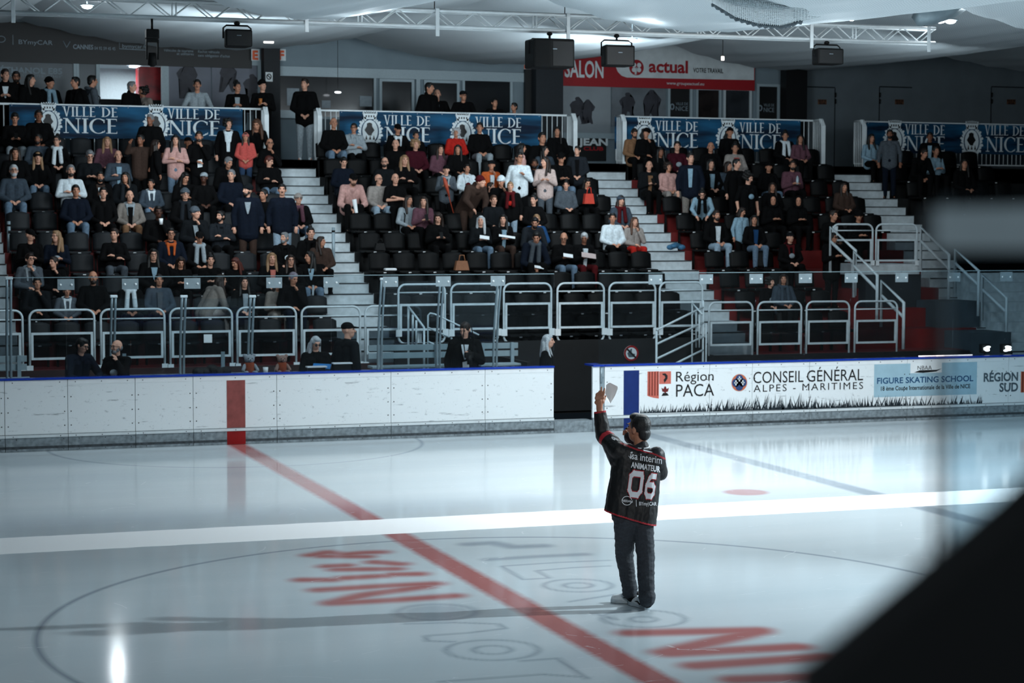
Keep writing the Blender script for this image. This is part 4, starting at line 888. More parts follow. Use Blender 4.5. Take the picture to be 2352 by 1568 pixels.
def crest(mb, mk, px, py, hpx, Y):
    c = atY(px, py, Y); u = hpx*mpp(c)
    P = lambda pts, b_=mb, dy=0: b_.poly([(c.x+x*u, Y-dy, c.z+z*u) for x, z in pts])
    P([(-.17, .30), (.17, .30), (.24, .48), (.12, .52), (-.12, .52), (-.24, .48)])                       # crown
    for k in range(7): P([(-.21+.07*k-.03, .48), (-.21+.07*k+.03, .48), (-.21+.07*k+.01, .545+.02*(3-abs(k-3))/3), (-.21+.07*k-.01, .545+.02*(3-abs(k-3))/3)])
    for k in range(4): P([(-.12+.08*k-.02, .36), (-.12+.08*k+.02, .36), (-.12+.08*k+.02, .42), (-.12+.08*k-.02, .42)], mk, .004)
    P([(.25*math.cos(a), -.07+.35*math.sin(a)) for a in np.linspace(0, 2*PI, 28)[:-1]])                  # shield
    P([(-.02+.16*math.sin(a)*(1 if k % 2 else .6), -.02+.22*math.cos(a)) for k, a in enumerate(np.linspace(-2.2, 2.2, 9))]+[(.05, -.2), (-.05, -.2)], mk, .004)
    for x in (-.12, 0, .12): P([(x-.035, -.33), (x+.035, -.33), (x, -.18)], mk, .004)
    for sg in (-1, 1):                                                                                   # wreath of leaves
        for k in range(12):
            a = -1.45+k*.225; x = sg*(.27*math.cos(a)+.015); z = -.08+.37*math.sin(a); dx = sg*math.cos(a); dz = math.sin(a); nx, nz = -dz*sg, dx*sg; L2 = .10+.045*(k % 2)
            P([(x-nx*.035, z-nz*.035), (x+nx*.05, z+nz*.05), (x+dx*L2*.7+nx*.085, z+dz*L2*.7+nz*.085), (x+dx*L2+nx*.03, z+dz*L2+nz*.03), (x+dx*L2*.55-nx*.01, z+dz*L2*.55-nz*.01)])
        P([(sg*.02, -.47), (sg*.10, -.46), (sg*.20, -.40), (sg*.16, -.36), (sg*.02, -.43)])
def banner(px0, px1, ytop, ybot, motifs, label):
    Y = RY-.06; a = atY(px0, (ytop+ybot)/2, Y); b_ = atY(px1, (ytop+ybot)/2, Y); zt = RTOP-.01; zb = atY((px0+px1)/2, ybot, Y).z
    c = Vector(((a.x+b_.x)/2, Y, zb)); r = empty('city_banner', c); tag(r, label, 'banner', 'blue city banners on the gallery railings')
    nx, nz = 60, 6; mb = MB(); vs = []; h = (b_.x-a.x)/2; H = zt-zb; fs = []
    for j in range(nz+1):
        for i in range(nx+1): u = i/nx; v = j/nz; vs.append((-h+2*h*u, .012*math.sin(u*17+v*2)*(1-v), H*v-.03*(1-v)*math.sin(PI*((u*2) % 1))*.6))
    for j in range(nz):
        for i in range(nx): q = j*(nx+1)+i; fs.append((q, q+1, q+nx+2, q+nx+1))
    k = len(vs); vs += [(x, y+.004, z) for x, y, z in vs]; fs += [tuple(reversed([i+k for i in f])) for f in fs]; mb.add(vs, fs, 0, True); mb.build('cloth', M_ban, r)
    Yt = Y-.02
    for cx, tx0, tx1, y in motifs:
        W_ = MB(); K_ = MB(); T_ = MB()
        crest(W_, K_, cx, y+32, 74, Yt); serif_word(T_, 'VILLE', tx0, tx0+(tx1-tx0)*.60, y, y+23, Yt); serif_word(T_, 'DE', tx0+(tx1-tx0)*.71, tx1, y+2.5, y+24.5, Yt); serif_word(T_, 'NICE', tx0+3, tx1, y+27, y+61, Yt)
        for nm, q, m in (('lettering', T_, M_ink_w), ('city_crest', W_, M_ink_w), ('crest_detail', K_, M_fascia)):
            o = q.build(nm, m); relocate(o, c); o.parent = r; o.matrix_parent_inverse = Matrix.Translation(-c)
    mb = MB()
    for k in range(9): xx = -h+.05+(2*h-.1)*k/8; mb.tube([(xx, -.005, H-.03), (xx, .03, H+.02), (xx, .09, H+.035)], .006, 5)
    mb.build('tie', M_tagw, r)
banner(22, 557, 236, 318, [(112, 143, 270, 244), (359, 384, 505, 249)], 'blue city banner at the left of the gallery'); banner(780, 1243, 258, 336, [(850, 881, 988, 264), (1063, 1091, 1197, 268)], 'blue city banner above the centre block'); banner(1412, 1838, 268, 345, [(1480, 1505, 1603, 277), (1672, 1698, 1793, 281)], 'blue city banner above the right block'); banner(1990, 2440, 278, 352, [(2055, 2078, 2170, 285), (2232, 2261, 2352, 287)], 'dim blue city banner at the far right')

# ================================================================== ROOF, SAILS, TRUSS
M_roof = mat('roof_deck', '#2a3137', .7, var=.2, scale=3)
mb = MB(); n = 0; x = -26.0; vs = []; fs = []
while x < 44: vs += [(x, -16, 9.0), (x+.15, -16, 9.0), (x+.2, -16, 9.08), (x+.35, -16, 9.08)]; x += .4
k = len(vs); vs += [(a, 33.6, c) for a, b_, c in vs]; fs = [(i, i+1, k+i+1, k+i) for i in range(k-1)]
mb.add(vs, fs); o = mb.build('ceiling', M_roof); struct(o, 'dark corrugated roof deck above the sails')
M_sail = bpy.data.materials.new('sail_cloth'); M_sail.use_nodes = True; nt = M_sail.node_tree; b = nt.nodes['Principled BSDF']; b.inputs['Roughness'].default_value = .7; b.inputs['Base Color'].default_value = (.62, .70, .74, 1)
tc = nt.nodes.new('ShaderNodeTexCoord'); wv = nt.nodes.new('ShaderNodeTexChecker'); wv.inputs['Scale'].default_value = 28; wv.inputs['Color1'].default_value = (.66, .73, .77, 1); wv.inputs['Color2'].default_value = (.52, .60, .64, 1); nt.links.new(tc.outputs['Object'], wv.inputs['Vector']); nt.links.new(wv.outputs['Color'], b.inputs['Base Color'])
SAILS = []
def sail(xa, xb, ya, yb, zc_a, zc_b, droop, label, zoff=0):
    nx, ny = 40, 26; c = Vector(((xa+xb)/2, (ya+yb)/2, (zc_a+zc_b)/2)); vs = []; fs = []
    for j in range(ny+1):
        v = j/ny
        for i in range(nx+1):
            u = i/nx*2-1; z = zc_a+(zc_b-zc_a)*v - droop*(1-u*u) - .12*math.sin(PI*v); vs.append((xa+(xb-xa)*i/nx-c.x, ya+(yb-ya)*v-c.y, z-c.z+.02*math.sin(i*1.7+j*.6)))
    for j in range(ny):
        for i in range(nx): q = j*(nx+1)+i; fs.append((q, q+nx+1, q+nx+2, q+1))
    k = len(vs); vs += [(x, y, z+.015) for x, y, z in vs]; fs += [tuple(reversed([i+k for i in f])) for f in fs]
    mb = MB(); mb.add(vs, fs, 0, True); o = mb.build('ceiling_sail', M_sail, loc=c); tag(o, label, 'ceiling sail', 'sagging cloth sails under the roof'); SAILS.append(o); return o
YF = 12.55
def frontX(px, py): return atY(px, py, YF).x
zmin = atY(730, 43, YF).z
fx = [frontX(280, 0), frontX(1090, 0), frontX(2060, 20), frontX(2950, 0)]; fx = [fx[0]-(fx[1]-fx[0])*1.25]+fx; fx[1] = fx[0]+(fx[2]-fx[0])*.5 if False else fx[1]
for k in range(4):
    zz = [atY(730, 43, YF).z, atY(730, 45, YF).z, atY(1600, 73, YF).z, atY(2450, 88, YF).z][k]
    sail(fx[k]-.25, fx[k+1]+.25, -6, YF-.02*k, zz+1.02-.55, zz+1.0, 1.0, ['pale front ceiling sail at the far left', 'pale front ceiling sail above the left speaker', 'pale front ceiling sail above the big sub speaker', 'pale front ceiling sail in the top right corner'][k])
YB = 28.6
bx_ = lambda px, py: atY(px, py, YB).x
def bsail(pm, ym, half, label, ya=14.3, lift=0, dr=.9):
    c = atY(pm, ym, YB); sail(c.x-half, c.x+half, ya, YB-lift, c.z+dr-.1, c.z+dr, dr, label)
bsail(470, 113, 5.0, 'grey rear ceiling sail above the bar and the left banner', dr=.75); bsail(1130, 148, 4.9, 'grey rear ceiling sail above the cafe windows', lift=.15, dr=1.0); bsail(1790, 162, 4.3, 'dim rear ceiling sail above the red shop fascia', lift=.3, dr=1.0); bsail(2400, 170, 5.2, 'dark rear ceiling sail in the right corner', lift=.45, dr=.8); bsail(-330, 80, 4.6, 'grey rear ceiling sail at the far left', lift=.1, dr=.8)

# truss
TY = 13.25; r = None
def truss():
    p0 = atY(-60, 24, TY); p1 = atY(2148, 104, TY); Hh = .25; z = (atY(0, 30, TY).z+atY(2148, 101, TY).z)/2
    c = Vector(((p0.x+p1.x)/2, TY, z)); r = empty('lighting_truss', c); tag(r, 'long white lattice truss hanging below the ceiling sails', 'truss'); h = (p1.x-p0.x)/2; zL, zR = atY(0, 27, TY).z-z, atY(2148, 99, TY).z-z
    zz = lambda x: zL+(zR-zL)*(x+h)/(2*h)
    for y, dz, nm in ((0, 0, 'chord'), (.25, 0, 'chord'), (0, Hh, 'chord'), (.25, Hh, 'chord')): mb = MB(); mb.tube([(-h, y, zz(-h)+dz), (h, y, zz(h)+dz)], .027, 8); mb.build(nm, M_steel, r)
    mb = MB(); n = int(2*h/.32)
    for k in range(n):
        xa, xb = -h+2*h*k/n, -h+2*h*(k+1)/n
        for y in (0, .25): a, b_ = (0, Hh) if k % 2 else (Hh, 0); mb.tube([(xa, y, zz(xa)+a), (xb, y, zz(xb)+b_)], .011, 5)
        mb.tube([(xa, 0 if k % 2 else .25, zz(xa)), (xb, .25 if k % 2 else 0, zz(xb))], .009, 5)
        if k % 9 == 0: mb.tube([(xa, 0, zz(xa)), (xa, 0, zz(xa)+Hh)], .014, 5); mb.tube([(xa+.06, 0, zz(xa)), (xa+.06, 0, zz(xa)+Hh)], .014, 5)
    mb.build('lattice_braces', M_steel, r)
    for px in (30, 703, 1003, 1303, 1862, 2131):
        x = atY(px, 60, TY).x-c.x; mb = MB(); mb.bbox((x, -.045, zz(x)+.06), (.06, .02, .44), bev=.004); mb.build('hanger_plate', M_steel, r)
        mb = MB(); mb.tube([(x, .12, zz(x)+Hh), (x, .12, 9.0-z)], .008, 5); mb.build('hanger_cable', M_black, r)
    return r, zz, c, h
TRS, tz, tcn, th_ = truss()
def speaker(px0, px1, y0, y1, label, dep=.32, big=False, nm='loudspeaker'):
    Y = TY-.02; a = atY(px0, y1, Y); b_ = atY(px1, y0, Y); xc = (a.x+b_.x)/2; ztr = tcn.z+tz(xc-tcn.x)-.03; c = Vector((xc, Y, a.z)); r = empty(nm, c); tag(r, label, 'loudspeaker'); wd = b_.x-a.x; H = b_.z-a.z; hb = H*(.99 if big else .80)
    mb = MB()
    prof = [(-wd/2, -dep/2), (wd/2, -dep/2), (wd*.40, dep/2), (-wd*.40, dep/2)] if not big else [(-wd/2, -dep/2+.04), (-wd*.1, -dep/2), (wd/2, -dep/2), (wd/2, dep/2), (-wd/2, dep/2)]
    bm = bmesh.new(); vs = [bm.verts.new((x, y, 0)) for x, y in prof]; f = bm.faces.new(vs); ex = bmesh.ops.extrude_face_region(bm, geom=[f]); bmesh.ops.translate(bm, verts=[v for v in ex['geom'] if isinstance(v, bmesh.types.BMVert)], vec=(0, 0, hb)); bmesh.ops.recalc_face_normals(bm, faces=bm.faces); bmesh.ops.bevel(bm, geom=list(bm.edges), offset=.03, segments=3, affect='EDGES', profile=.5); bm.verts.index_update()
    mb.add([v.co for v in bm.verts], [[v.index for v in f.verts] for f in bm.faces]); bm.free(); mb.build('cabinet', M_black, r)
    mb = MB(); mb.bbox((0 if not big else wd*.2, -dep/2-.004, hb*.48), (wd*(.86 if not big else .5), .006, hb*.84), bev=.002); mb.build('grille', mat('grille_black', '#101214', .6, var=.3, scale=200), r)
    mb = MB(); mb.box((-.035, -dep/2-.012, hb*.62), (.035, -dep/2-.0075, hb*.65)); mb.build('badge', M_txt, r)
    mb = MB(); e = wd/2+.0; T = ztr-c.z; tt = min(T-.03, H)
    mb.tube([(-e, 0, hb*.5), (-e, 0, tt-.04), (-e+.05, 0, tt), (e-.05, 0, tt), (e, 0, tt-.04), (e, 0, hb*.5)], .014, 6); mb.build('yoke', M_black, r)
    mb = MB(); mb.tube([(0, 0, tt), (0, 0, T)], .02, 6); mb.ell((0, 0, max(T-.03, tt+.01)), (.05, .05, .035), 8); mb.build('clamp', M_black, r); return r
speaker(513, 576, 60, 108, 'black loudspeaker with curved yoke under the left part of the truss'); speaker(1216, 1308, 92, 156, 'big black sub speaker hanging in front of the dark column', .5, True); speaker(1381, 1451, 94, 152, 'black loudspeaker hanging over the white SALON lettering'); s4 = speaker(1868, 1929, 104, 148, 'black loudspeaker with lit top under the right end of the truss')
# moving head light
p = atY(350, 152, TY); r = empty('moving_head_light', p); tag(r, 'black moving head light hanging at the left of the gallery', 'stage light'); zt = tcn.z+tz(p.x-tcn.x)-.03-p.z
mb = MB(); mb.cyl((0, 0, .02), (0, 0, .20), .07, .055, 14); mb.ell((0, 0, .03), (.06, .06, .04), 12); mb.build('head', M_black, r)
mb = MB(); mb.box((-.095, -.03, .1), (-.072, .03, .36)); mb.box((.072, -.03, .1), (.095, .03, .36)); mb.box((-.095, -.05, .361), (.095, .05, .40)); mb.build('yoke', M_black, r)
mb = MB(); mb.bbox((0, 0, .48), (.2, .16, .15), bev=.02); mb.tube([(0, 0, .55), (0, 0, zt)], .018, 8); mb.build('base', M_black, r)
# ceiling lights on the sails
def sail_light(px, py, Y, rad, power, label, glow=14, n=1):
    p = atY(px, py, Y); r = empty('ceiling_light', p); tag(r, label, 'ceiling light')
    mb = MB()
    for k in range(n): mb.ell(((k-(n-1)/2)*rad*2.3, 0, 0), (rad, rad, rad*.45), 14)
    mb.build('lens', mat(f'lamp_glow_{int(glow)}', '#ffffff', var=0, emit=('#eaf5ff', glow)), r)
    mb = MB(); mb.tube([(rad*n*1.25*math.cos(t), rad*1.2*math.sin(t), rad*.3) for t in np.linspace(0, 2*PI, 20)[:-1]], rad*.14, 6, closed=True); mb.tube([(0, 0, rad*.3), (0, 0, 9.0-p.z)], .008, 5); mb.build('bezel', M_alu, r)
    if power: lamp('sail_lamp', 'POINT', p+Vector((0, -.05, -.25)), (0, 0, 0), power, (.85, .95, 1), size=.15)
sail_light(850, 4, 11.6, .17, 45, 'glaring ceiling light on the front sail above the left stairs', 30); sail_light(1481, 27, 11.8, .095, 12, 'small oval ceiling light on the sail near the net', 16); sail_light(1934, 44, 11.9, .05, 10, 'cluster of small bright lamps above the right speaker', 22, 4); sail_light(2160, 48, 13.6, .09, 26, 'bright lamp group at the right end of the truss', 26, 3)
sail_light(200, 15, 14.4, .08, 26, 'bright lamp behind the left part of the truss', 20); sail_light(1452, 92, 15.2, .07, 16, 'lamp behind the truss near the SALON speaker', 16)
def exit_sign(px, py, w_, label):
    p = atY(px, py, 25.5); r = empty('exit_sign', p); tag(r, label, 'exit sign'); mb = MB(); mb.bbox((0, 0, 0), (w_, .04, .1), bev=.008); mb.build('lightbox', mat('exit_glow', '#ffffff', var=0, emit=('#f4e9e0', 2.5)), r); mb = MB(); mb.tube([(0, 0, .05), (0, 0, 9-p.z)], .008, 5); mb.build('cable', M_black, r)
exit_sign(617, 94, .22, 'small lit exit sign below the sail right of the left speaker'); exit_sign(1660, 134, .07, 'tiny lit sign below the sail above the red fascia')
# bundled safety net
sil = [(1600, -14), (1650, 15), (1690, 40), (1740, 55), (1790, 60), (1822, 52), (1900, 35), (2000, 18), (2110, -8)]
mb = MB(); vs = []; es = []; nu, nv = 90, 20
def silp(u):
    t = u*(len(sil)-1); i = min(int(t), len(sil)-2); f = t-i; return sil[i][0]+(sil[i+1][0]-sil[i][0])*f, sil[i][1]+(sil[i+1][1]-sil[i][1])*f
grid = []
for j in range(nv+1):
    row = []
    for i in range(nu+1):
        px, py = silp(i/nu); v = j/nv; top = -14; yy = top+(py-top)*v if py > top else py; row.append(atY(px, yy, 8.2-.9*math.sin(PI*v)*min(1, 4*(i/nu)*(1-i/nu))-.3*(1-v)))
    grid.append(row)
for j in range(nv+1): mb.tube(grid[j], .007, 3, caps=False)
for i in range(nu+1): mb.tube([grid[j][i] for j in range(nv+1)], .007, 3, caps=False)
o = mb.build('safety_net', mat('net_white', '#dfe8ec', .6, var=.1)); relocate(o, grid[nv][nu//2]); tag(o, 'white safety net bundled up under the front ceiling sail', 'net')
mb = MB(); mb.tube([grid[nv][i]+Vector((0, 0, -.01+.015*math.sin(i*2.1))) for i in range(8, nu-30)], .035, 6); k_ = mb.build('rope_edge', mat('rope_grey', '#59656c', .8, var=.4, scale=30)); relocate(k_, o.location); k_.parent = o; k_.matrix_parent_inverse = Matrix.Translation(-o.location)  # mottled grey rope along the lower edge of the net
mb = MB(); mb.tube([atY(2105, 38, 12.6), atY(2140, 34, 12.6), atY(2180, 20, 12.6), atY(2230, -15, 12.6)], [.16, .17, .18, .2], 4); o = mb.build('roof_beam', M_alu); relocate(o, atY(2105, 38, 12.6)); tag(o, 'grey curved roof beam end in the top right corner', 'beam')
# ================================================================== PEOPLE
SKIN = {0: mat('skin_light', '#cf9a82', .55, var=.05), 1: mat('skin_warm', '#b98268', .55, var=.05), 2: mat('skin_tan', '#8a5a44', .55, var=.05), 3: mat('skin_deep', '#4a2c20', .5, var=.05)}
PALC = dict(bk='#050506', ch='#0f1215', nv='#0d1420', dn='#5f7386', lj='#8a9dac', gy='#4a5158', lg='#8d979d', wh='#c9d3d8', cr='#b9a49e', pk='#b98f88', pb='#b56a60', rd='#a8231c', dr='#4a1014', mr='#3a0f1a', br='#4a3128', tn='#7a5a42', bw='#3a2c26', bg='#8c8580', bl='#1c3f66', lb='#7f9bab', og='#b5562a', sl='#39434d', be='#77706a', dg='#1c2025', pp='#5b3c46', st='#2b3d55', rp='#b8504a')
HAIRC = dict(k='#0a0908', b='#20140e', m='#4a2f20', l='#8a6b4d', g='#6d6f71', w='#a9adb0', r='#4a1d14', v='#6f6a76')
def cmat(c, kind='cloth'):
    if kind == 'hair': return mat('hair_'+c, HAIRC[c], .55, var=.3, scale=60)
    return mat('cloth_'+c, PALC[c], .9, var=.18, scale=25, bump=.15, bscale=60, spec=.15)
M_eye = mat('eye_dark', '#120d0b', .3, var=0); M_brow = mat('brow_dark', '#1c130e', .6, var=0); M_lip = mat('lip_dark', '#5e3029', .5, var=0); M_lens = mat('spectacle_frame', '#101113', .3, var=0)

def joints(pose):
    """joint positions of a 1.72 m adult, facing -Y; origin on the floor under the hips"""
    J = {}; sit = pose[0] == 's'; V_ = Vector
    J['hipz'] = .50 if sit else .93; lean = {'sl': 28, 'tl': 14, 'tb': 42, 'sp': 8, 's': 4, 'sh': 10}.get(pose, 2)
    up = J['hipz']; Rm = Matrix.Rotation(R(lean), 3, 'X')
    def tor(x, y, z): v = Rm @ V_((x, y, z)); return V_((v.x, v.y, v.z+up))
    J['tor'] = tor; sh = .50
    J['sh'] = [tor(s*.175, .01, sh-.03) for s in (-1, 1)]; J['neck'] = tor(0, .0, sh+.02); J['head'] = tor(0, -.015, sh+.20) if lean < 20 else tor(0, -.03, sh+.19)
    J['chest'] = tor(0, 0, sh-.15); J['waist'] = tor(0, 0, .12)
    E, Hn = {}, {}
    for i, s in enumerate((-1, 1)):
        e, h = (s*.26, -.02, .18), (s*.05, -.28, .10)
        if pose in ('s', 'sl'): e, h = ((s*.27, -.08, .20), (s*.04, -.30, .10)) if pose == 's' else ((s*.27, -.22, .22), (s*.035, -.34, .14))
        elif pose in ('sx', 'tx'): e, h = (s*.26, -.08, .22), (-s*.10, -.20, .27+.03*s)
        elif pose in ('sp', 'tp'): e, h = (s*.24, -.06, .19), (s*.045, -.29, .30)
        elif pose in ('sh', 'tc'): e, h = ((s*.20, -.20, .24), (s*.03, -.15, .54)) if s > 0 else ((s*.26, -.06, .20), (s*-.02, -.26, .16))
        elif pose == 't': e, h = (s*.27, .03, .20), (s*.265, -.05, -.06)
        elif pose == 'th': e, h = ((s*.26, -.05, .21), (s*.06, -.24, .36)) if s > 0 else ((s*.27, .03, .20), (s*.265, -.05, -.06))
        elif pose == 'tf': e, h = (s*.26, -.02, .19), (s*.035, -.19, .02)
        elif pose == 'tl': e, h = (s*.30, -.20, .24), (s*.09, -.40, .20)
        elif pose == 'tb': e, h = (s*.26, -.16, .30), (s*.12, -.38, .22)
        elif pose == 'tr': e, h = ((s*.30, -.12, .42), (s*.22, -.26, .66)) if s < 0 else ((s*.27, .03, .20), (s*.2, -.2, .06))
        E[i], Hn[i] = tor(*e), tor(*h)
    J['el'], J['ha'] = E, Hn
    if sit: J['leg'] = [(V_((s*.09, 0, .50)), V_((s*.14, -.42, .52)), V_((s*.13, -.40, .09)), V_((s*.14, -.50, .035))) for s in (-1, 1)]
    else: J['leg'] = [(V_((s*.09, 0, .93)), V_((s*.10, -.02, .50)), V_((s*.105, .02, .09)), V_((s*.12, -.09, .035))) for s in (-1, 1)]
    return J
def HM(J, yaw, pitch): return Matrix.Translation(J['head']) @ Matrix.Rotation(R(yaw), 4, 'Z') @ Matrix.Rotation(R(pitch), 4, 'X')
def head_shapes(mb, M, f=0):
    P = lambda x, y, z: M @ Vector((x, y, z)); Rr = M.to_3x3()
    mb.ell(P(0, .012, .022), (.077+f, .095+f, .098+f), 14, Rr); mb.ell(P(0, -.032, -.055), (.056+f, .062+f, .066+f), 12, Rr); mb.ell(P(0, -.02, -.01), (.066, .078, .07), 12, Rr)
    mb.cone(P(0, -.088, .018), .012, P(0, -.112, -.022), .015, 8); mb.ell(P(0, -.082, -.06), (.026, .016, .014), 8, Rr); mb.ell(P(0, -.078, .034), (.05, .02, .014), 8, Rr)
    for s in (-1, 1): mb.ell(P(s*.079, .012, -.008), (.012, .02, .032), 8, Rr); mb.ell(P(s*.036, -.072, -.02), (.022, .016, .018), 8, Rr)
def hand_shapes(mb, w_, h_, s):
    d = (h_-w_).normalized(); side = d.cross(Vector((0, 0, 1)));
    if side.length < .1: side = Vector((0, -1, 0))
    side.normalize(); nrm = side.cross(d)
    p = w_+d*.06; mb.cone(w_, .026, p+d*.02, .03, 8)
    for k, (o_, L_) in enumerate(((-.027, .062), (-.009, .072), (.009, .068), (.026, .052))):
        a = p+side*o_+d*.025; b_ = a+d*L_*.55-nrm*.008; c = b_+d*L_*.35-nrm*.022; mb.cone(a, .0105, b_, .010, 6); mb.cone(b_, .010, c, .009, 6)
    a = w_+d*.025+side*(.026*s); mb.cone(a, .012, a+d*.045+side*(.03*s)-nrm*.01, .010, 6)
CACHE = {}
def body_mesh(pose, yaw, pitch):
    k = ('body', pose, yaw, pitch)
    if k in CACHE: return CACHE[k]
    J = joints(pose); mb = MB(); tor = J['tor']
    for s in (-1, 1): mb.cone(tor(s*.06, 0, .02), .115, tor(s*.075, 0, .36), .105, 12)
    mb.cone(J['sh'][0], .052, J['sh'][1], .052, 10); mb.cone(J['neck']+Vector((0, .0, -.03)), .055, J['head']+Vector((0, .01, -.05)), .05, 10)
    for i in (0, 1):
        wv = J['el'][i].lerp(J['ha'][i], .78); mb.cone(J['sh'][i], .052, J['el'][i], .042); mb.cone(J['el'][i], .042, wv, .028)
        hand_shapes(mb, wv, J['ha'][i], -1 if i else 1)
        hp, kn, an, toe = J['leg'][i]; mb.cone(hp, .088, kn, .058); mb.cone(kn, .058, an, .036); mb.cone(an+Vector((0, .02, -.04)), .035, toe, .03)
    head_shapes(mb, HM(J, yaw, pitch)); CACHE[k] = fuse('person_body', mb, .0105, 2); return CACHE[k]
def top_mesh(pose, style):
    k = ('top', pose, style)
    if k in CACHE: return CACHE[k]
    J = joints(pose); mb = MB(); tor = J['tor']; f = {'c': .034, 'j': .024, 's': .012}[style[0]]; lo = -.02 if pose[0] == 's' else (-.16 if 'c' in style else -.06)
    for s in (-1, 1): mb.cone(tor(s*.066, -.0, lo), .118+f, tor(s*.08, 0, .37), .103+f, 12)
    if pose[0] == 't': mb.cone(tor(-.06, 0, lo-.02), .12+f, tor(.06, 0, lo-.02), .12+f, 12)
    mb.cone(J['sh'][0], .056+f, J['sh'][1], .056+f, 10); mb.cone(J['neck']+Vector((0, .01, -.06)), .085+f*.5, J['neck']+Vector((0, .005, .0)), .062+f*.4, 10)
    if 'c' in style: mb.cone(J['neck']+Vector((0, .03, 0)), .06+f, J['neck']+Vector((0, .03, .04)), .055+f*.8, 10)
    for i in (0, 1):
        wv = J['el'][i].lerp(J['ha'][i], .74 if style != 'st' else .05); mb.cone(J['sh'][i], .055+f, J['el'][i], .046+f*.8, 10)
        if style != 'st': mb.cone(J['el'][i], .046+f*.8, wv, .034+f*.5, 10)
    CACHE[k] = fuse('top', mb, .012, 3); return CACHE[k]
def trouser_mesh(pose):
    k = ('tr', pose[0]); 
    if k in CACHE: return CACHE[k]
    J = joints('s' if pose[0] == 's' else 't'); mb = MB(); z = J['hipz']
    mb.cone((-.07, .0, z+.03), .122, (.07, .0, z+.03), .122, 12)
    for i in (0, 1): hp, kn, an, toe = J['leg'][i]; mb.cone(hp, .102, kn, .074); mb.cone(kn, .074, an+Vector((0, 0, .0)), .056)
    CACHE[k] = fuse('trousers', mb, .013, 3); return CACHE[k]
def shoe_mesh():
    if 'shoe' in CACHE: return CACHE['shoe']
    mb = MB(); mb.cone((0, .04, .05), .045, (0, -.10, .04), .038, 10); mb.box((-.04, -.14, 0), (.04, .085, .022)); CACHE['shoe'] = fuse('shoe', mb, .009, 2); return CACHE['shoe']
def simple(k, fn):
    if k not in CACHE: mb = MB(); fn(mb); CACHE[k] = mb.mesh(k)
    return CACHE[k]
def fused(k, fn, vox=.008, sm=2):
    if k not in CACHE: mb = MB(); fn(mb); CACHE[k] = fuse(k, mb, vox, sm)
    return CACHE[k]
def hs_short(mb): mb.ell((0, .018, .030), (.086, .097, .098), 14); mb.ell((0, -.03, .085), (.06, .055, .04), 10); mb.ell((0, .06, -.03), (.066, .05, .06), 10)
def hs_long(mb):
    hs_short(mb)
    for s in (-1, 1): mb.cone((s*.066, .015, .05), .036, (s*.083, .01, -.10), .034, 10); mb.cone((s*.083, .01, -.10), .036, (s*.10, -.05, -.30), .028, 10)
    mb.cone((0, .06, .0), .07, (0, .085, -.26), .075, 12); mb.cone((-.06, .06, -.05), .05, (-.08, .07, -.28), .045, 10); mb.cone((.06, .06, -.05), .05, (.08, .07, -.28), .045, 10)
def hs_bob(mb):
    hs_short(mb)
    for s in (-1, 1): mb.cone((s*.07, .02, .04), .04, (s*.085, .0, -.13), .04, 10)
    mb.cone((0, .06, .0), .07, (0, .08, -.14), .06, 12)
def hs_bun(mb): hs_short(mb); mb.ell((0, .05, .135), (.045, .045, .04), 10)
def hs_curly(mb):
    hs_short(mb)
    for k in range(34):
        a = k*2.4; z = -.06+.19*((k*7) % 34)/34; r_ = math.sqrt(max(.05, 1-((z-.03)/.14)**2)); y = .03+.105*r_*math.sin(a)
        if y < -.055 and z < .07: continue
        mb.ell((.098*r_*math.cos(a), y, z), (.032, .032, .032), 8)
def hs_fringe(mb): mb.ell((0, .026, -.012), (.083, .088, .058), 14)
def hs_beanie(mb): mb.ell((0, .016, .052), (.090, .104, .092), 16); mb.cone((-.03, .02, .045), .075, (.03, .02, .045), .075, 12); mb.tube([(.088*math.cos(a), .014+.103*math.sin(a), .046) for a in np.linspace(0, 2*PI, 25)[:-1]], .016, 8, closed=True)
def hs_cap(mb):
    mb.ell((0, .016, .055), (.088, .102, .072), 16)
    for x in (-.05, 0, .05): mb.cone((x, -.07, .05), .014, (x*.7, -.16+abs(x)*.3, .04), .010, 8)
    mb.cone((-.03, -.1, .05), .010, (.03, -.1, .05), .010)
def hs_hood(mb): 
    mb.ell((0, .04, .02), (.108, .105, .135), 14); mb.cone((-.06, .05, -.1), .07, (.06, .05, -.1), .07, 10)
    for s in (-1, 1): mb.cone((s*.085, -.02, .06), .025, (s*.08, -.03, -.1), .03, 8)
    mb.cone((-.05, -.04, -.13), .035, (.05, -.04, -.13), .035)
def hs_beard(mb): mb.ell((0, -.060, -.082), (.054, .046, .042), 12); mb.ell((0, -.092, -.052), (.028, .012, .008), 8); [mb.ell((s*.055, -.02, -.045), (.014, .035, .04), 8) for s in (-1, 1)]
def hs_mous(mb): mb.ell((0, -.098, -.046), (.028, .010, .008), 8)
def f_eyes(mb):
    for s in (-1, 1): mb.ell((s*.031, -.083, .012), (.012, .010, .006), 8); mb.box((s*.031-.016, -.098, .030), (s*.031+.016, -.085, .036), 1)
    mb.ell((0, -.097, -.060), (.022, .006, .005), 8, mi=2)
def f_glass(mb):
    for s in (-1, 1): mb.tube([(s*.034+.024*math.cos(a), -.108, .010+.019*math.sin(a)) for a in np.linspace(0, 2*PI, 13)[:-1]], .0036, 5, closed=True); mb.tube([(s*.058, -.108, .014), (s*.086, .0, .014)], .003, 4)
    mb.tube([(-.011, -.108, .012), (.011, -.108, .012)], .003, 4)
def f_sun(mb):
    for s in (-1, 1): mb.ell((s*.034, -.106, .010), (.028, .008, .021), 10); mb.tube([(s*.058, -.106, .014), (s*.086, .0, .014)], .004, 4)
    mb.tube([(-.011, -.108, .014), (.011, -.108, .014)], .004, 4)
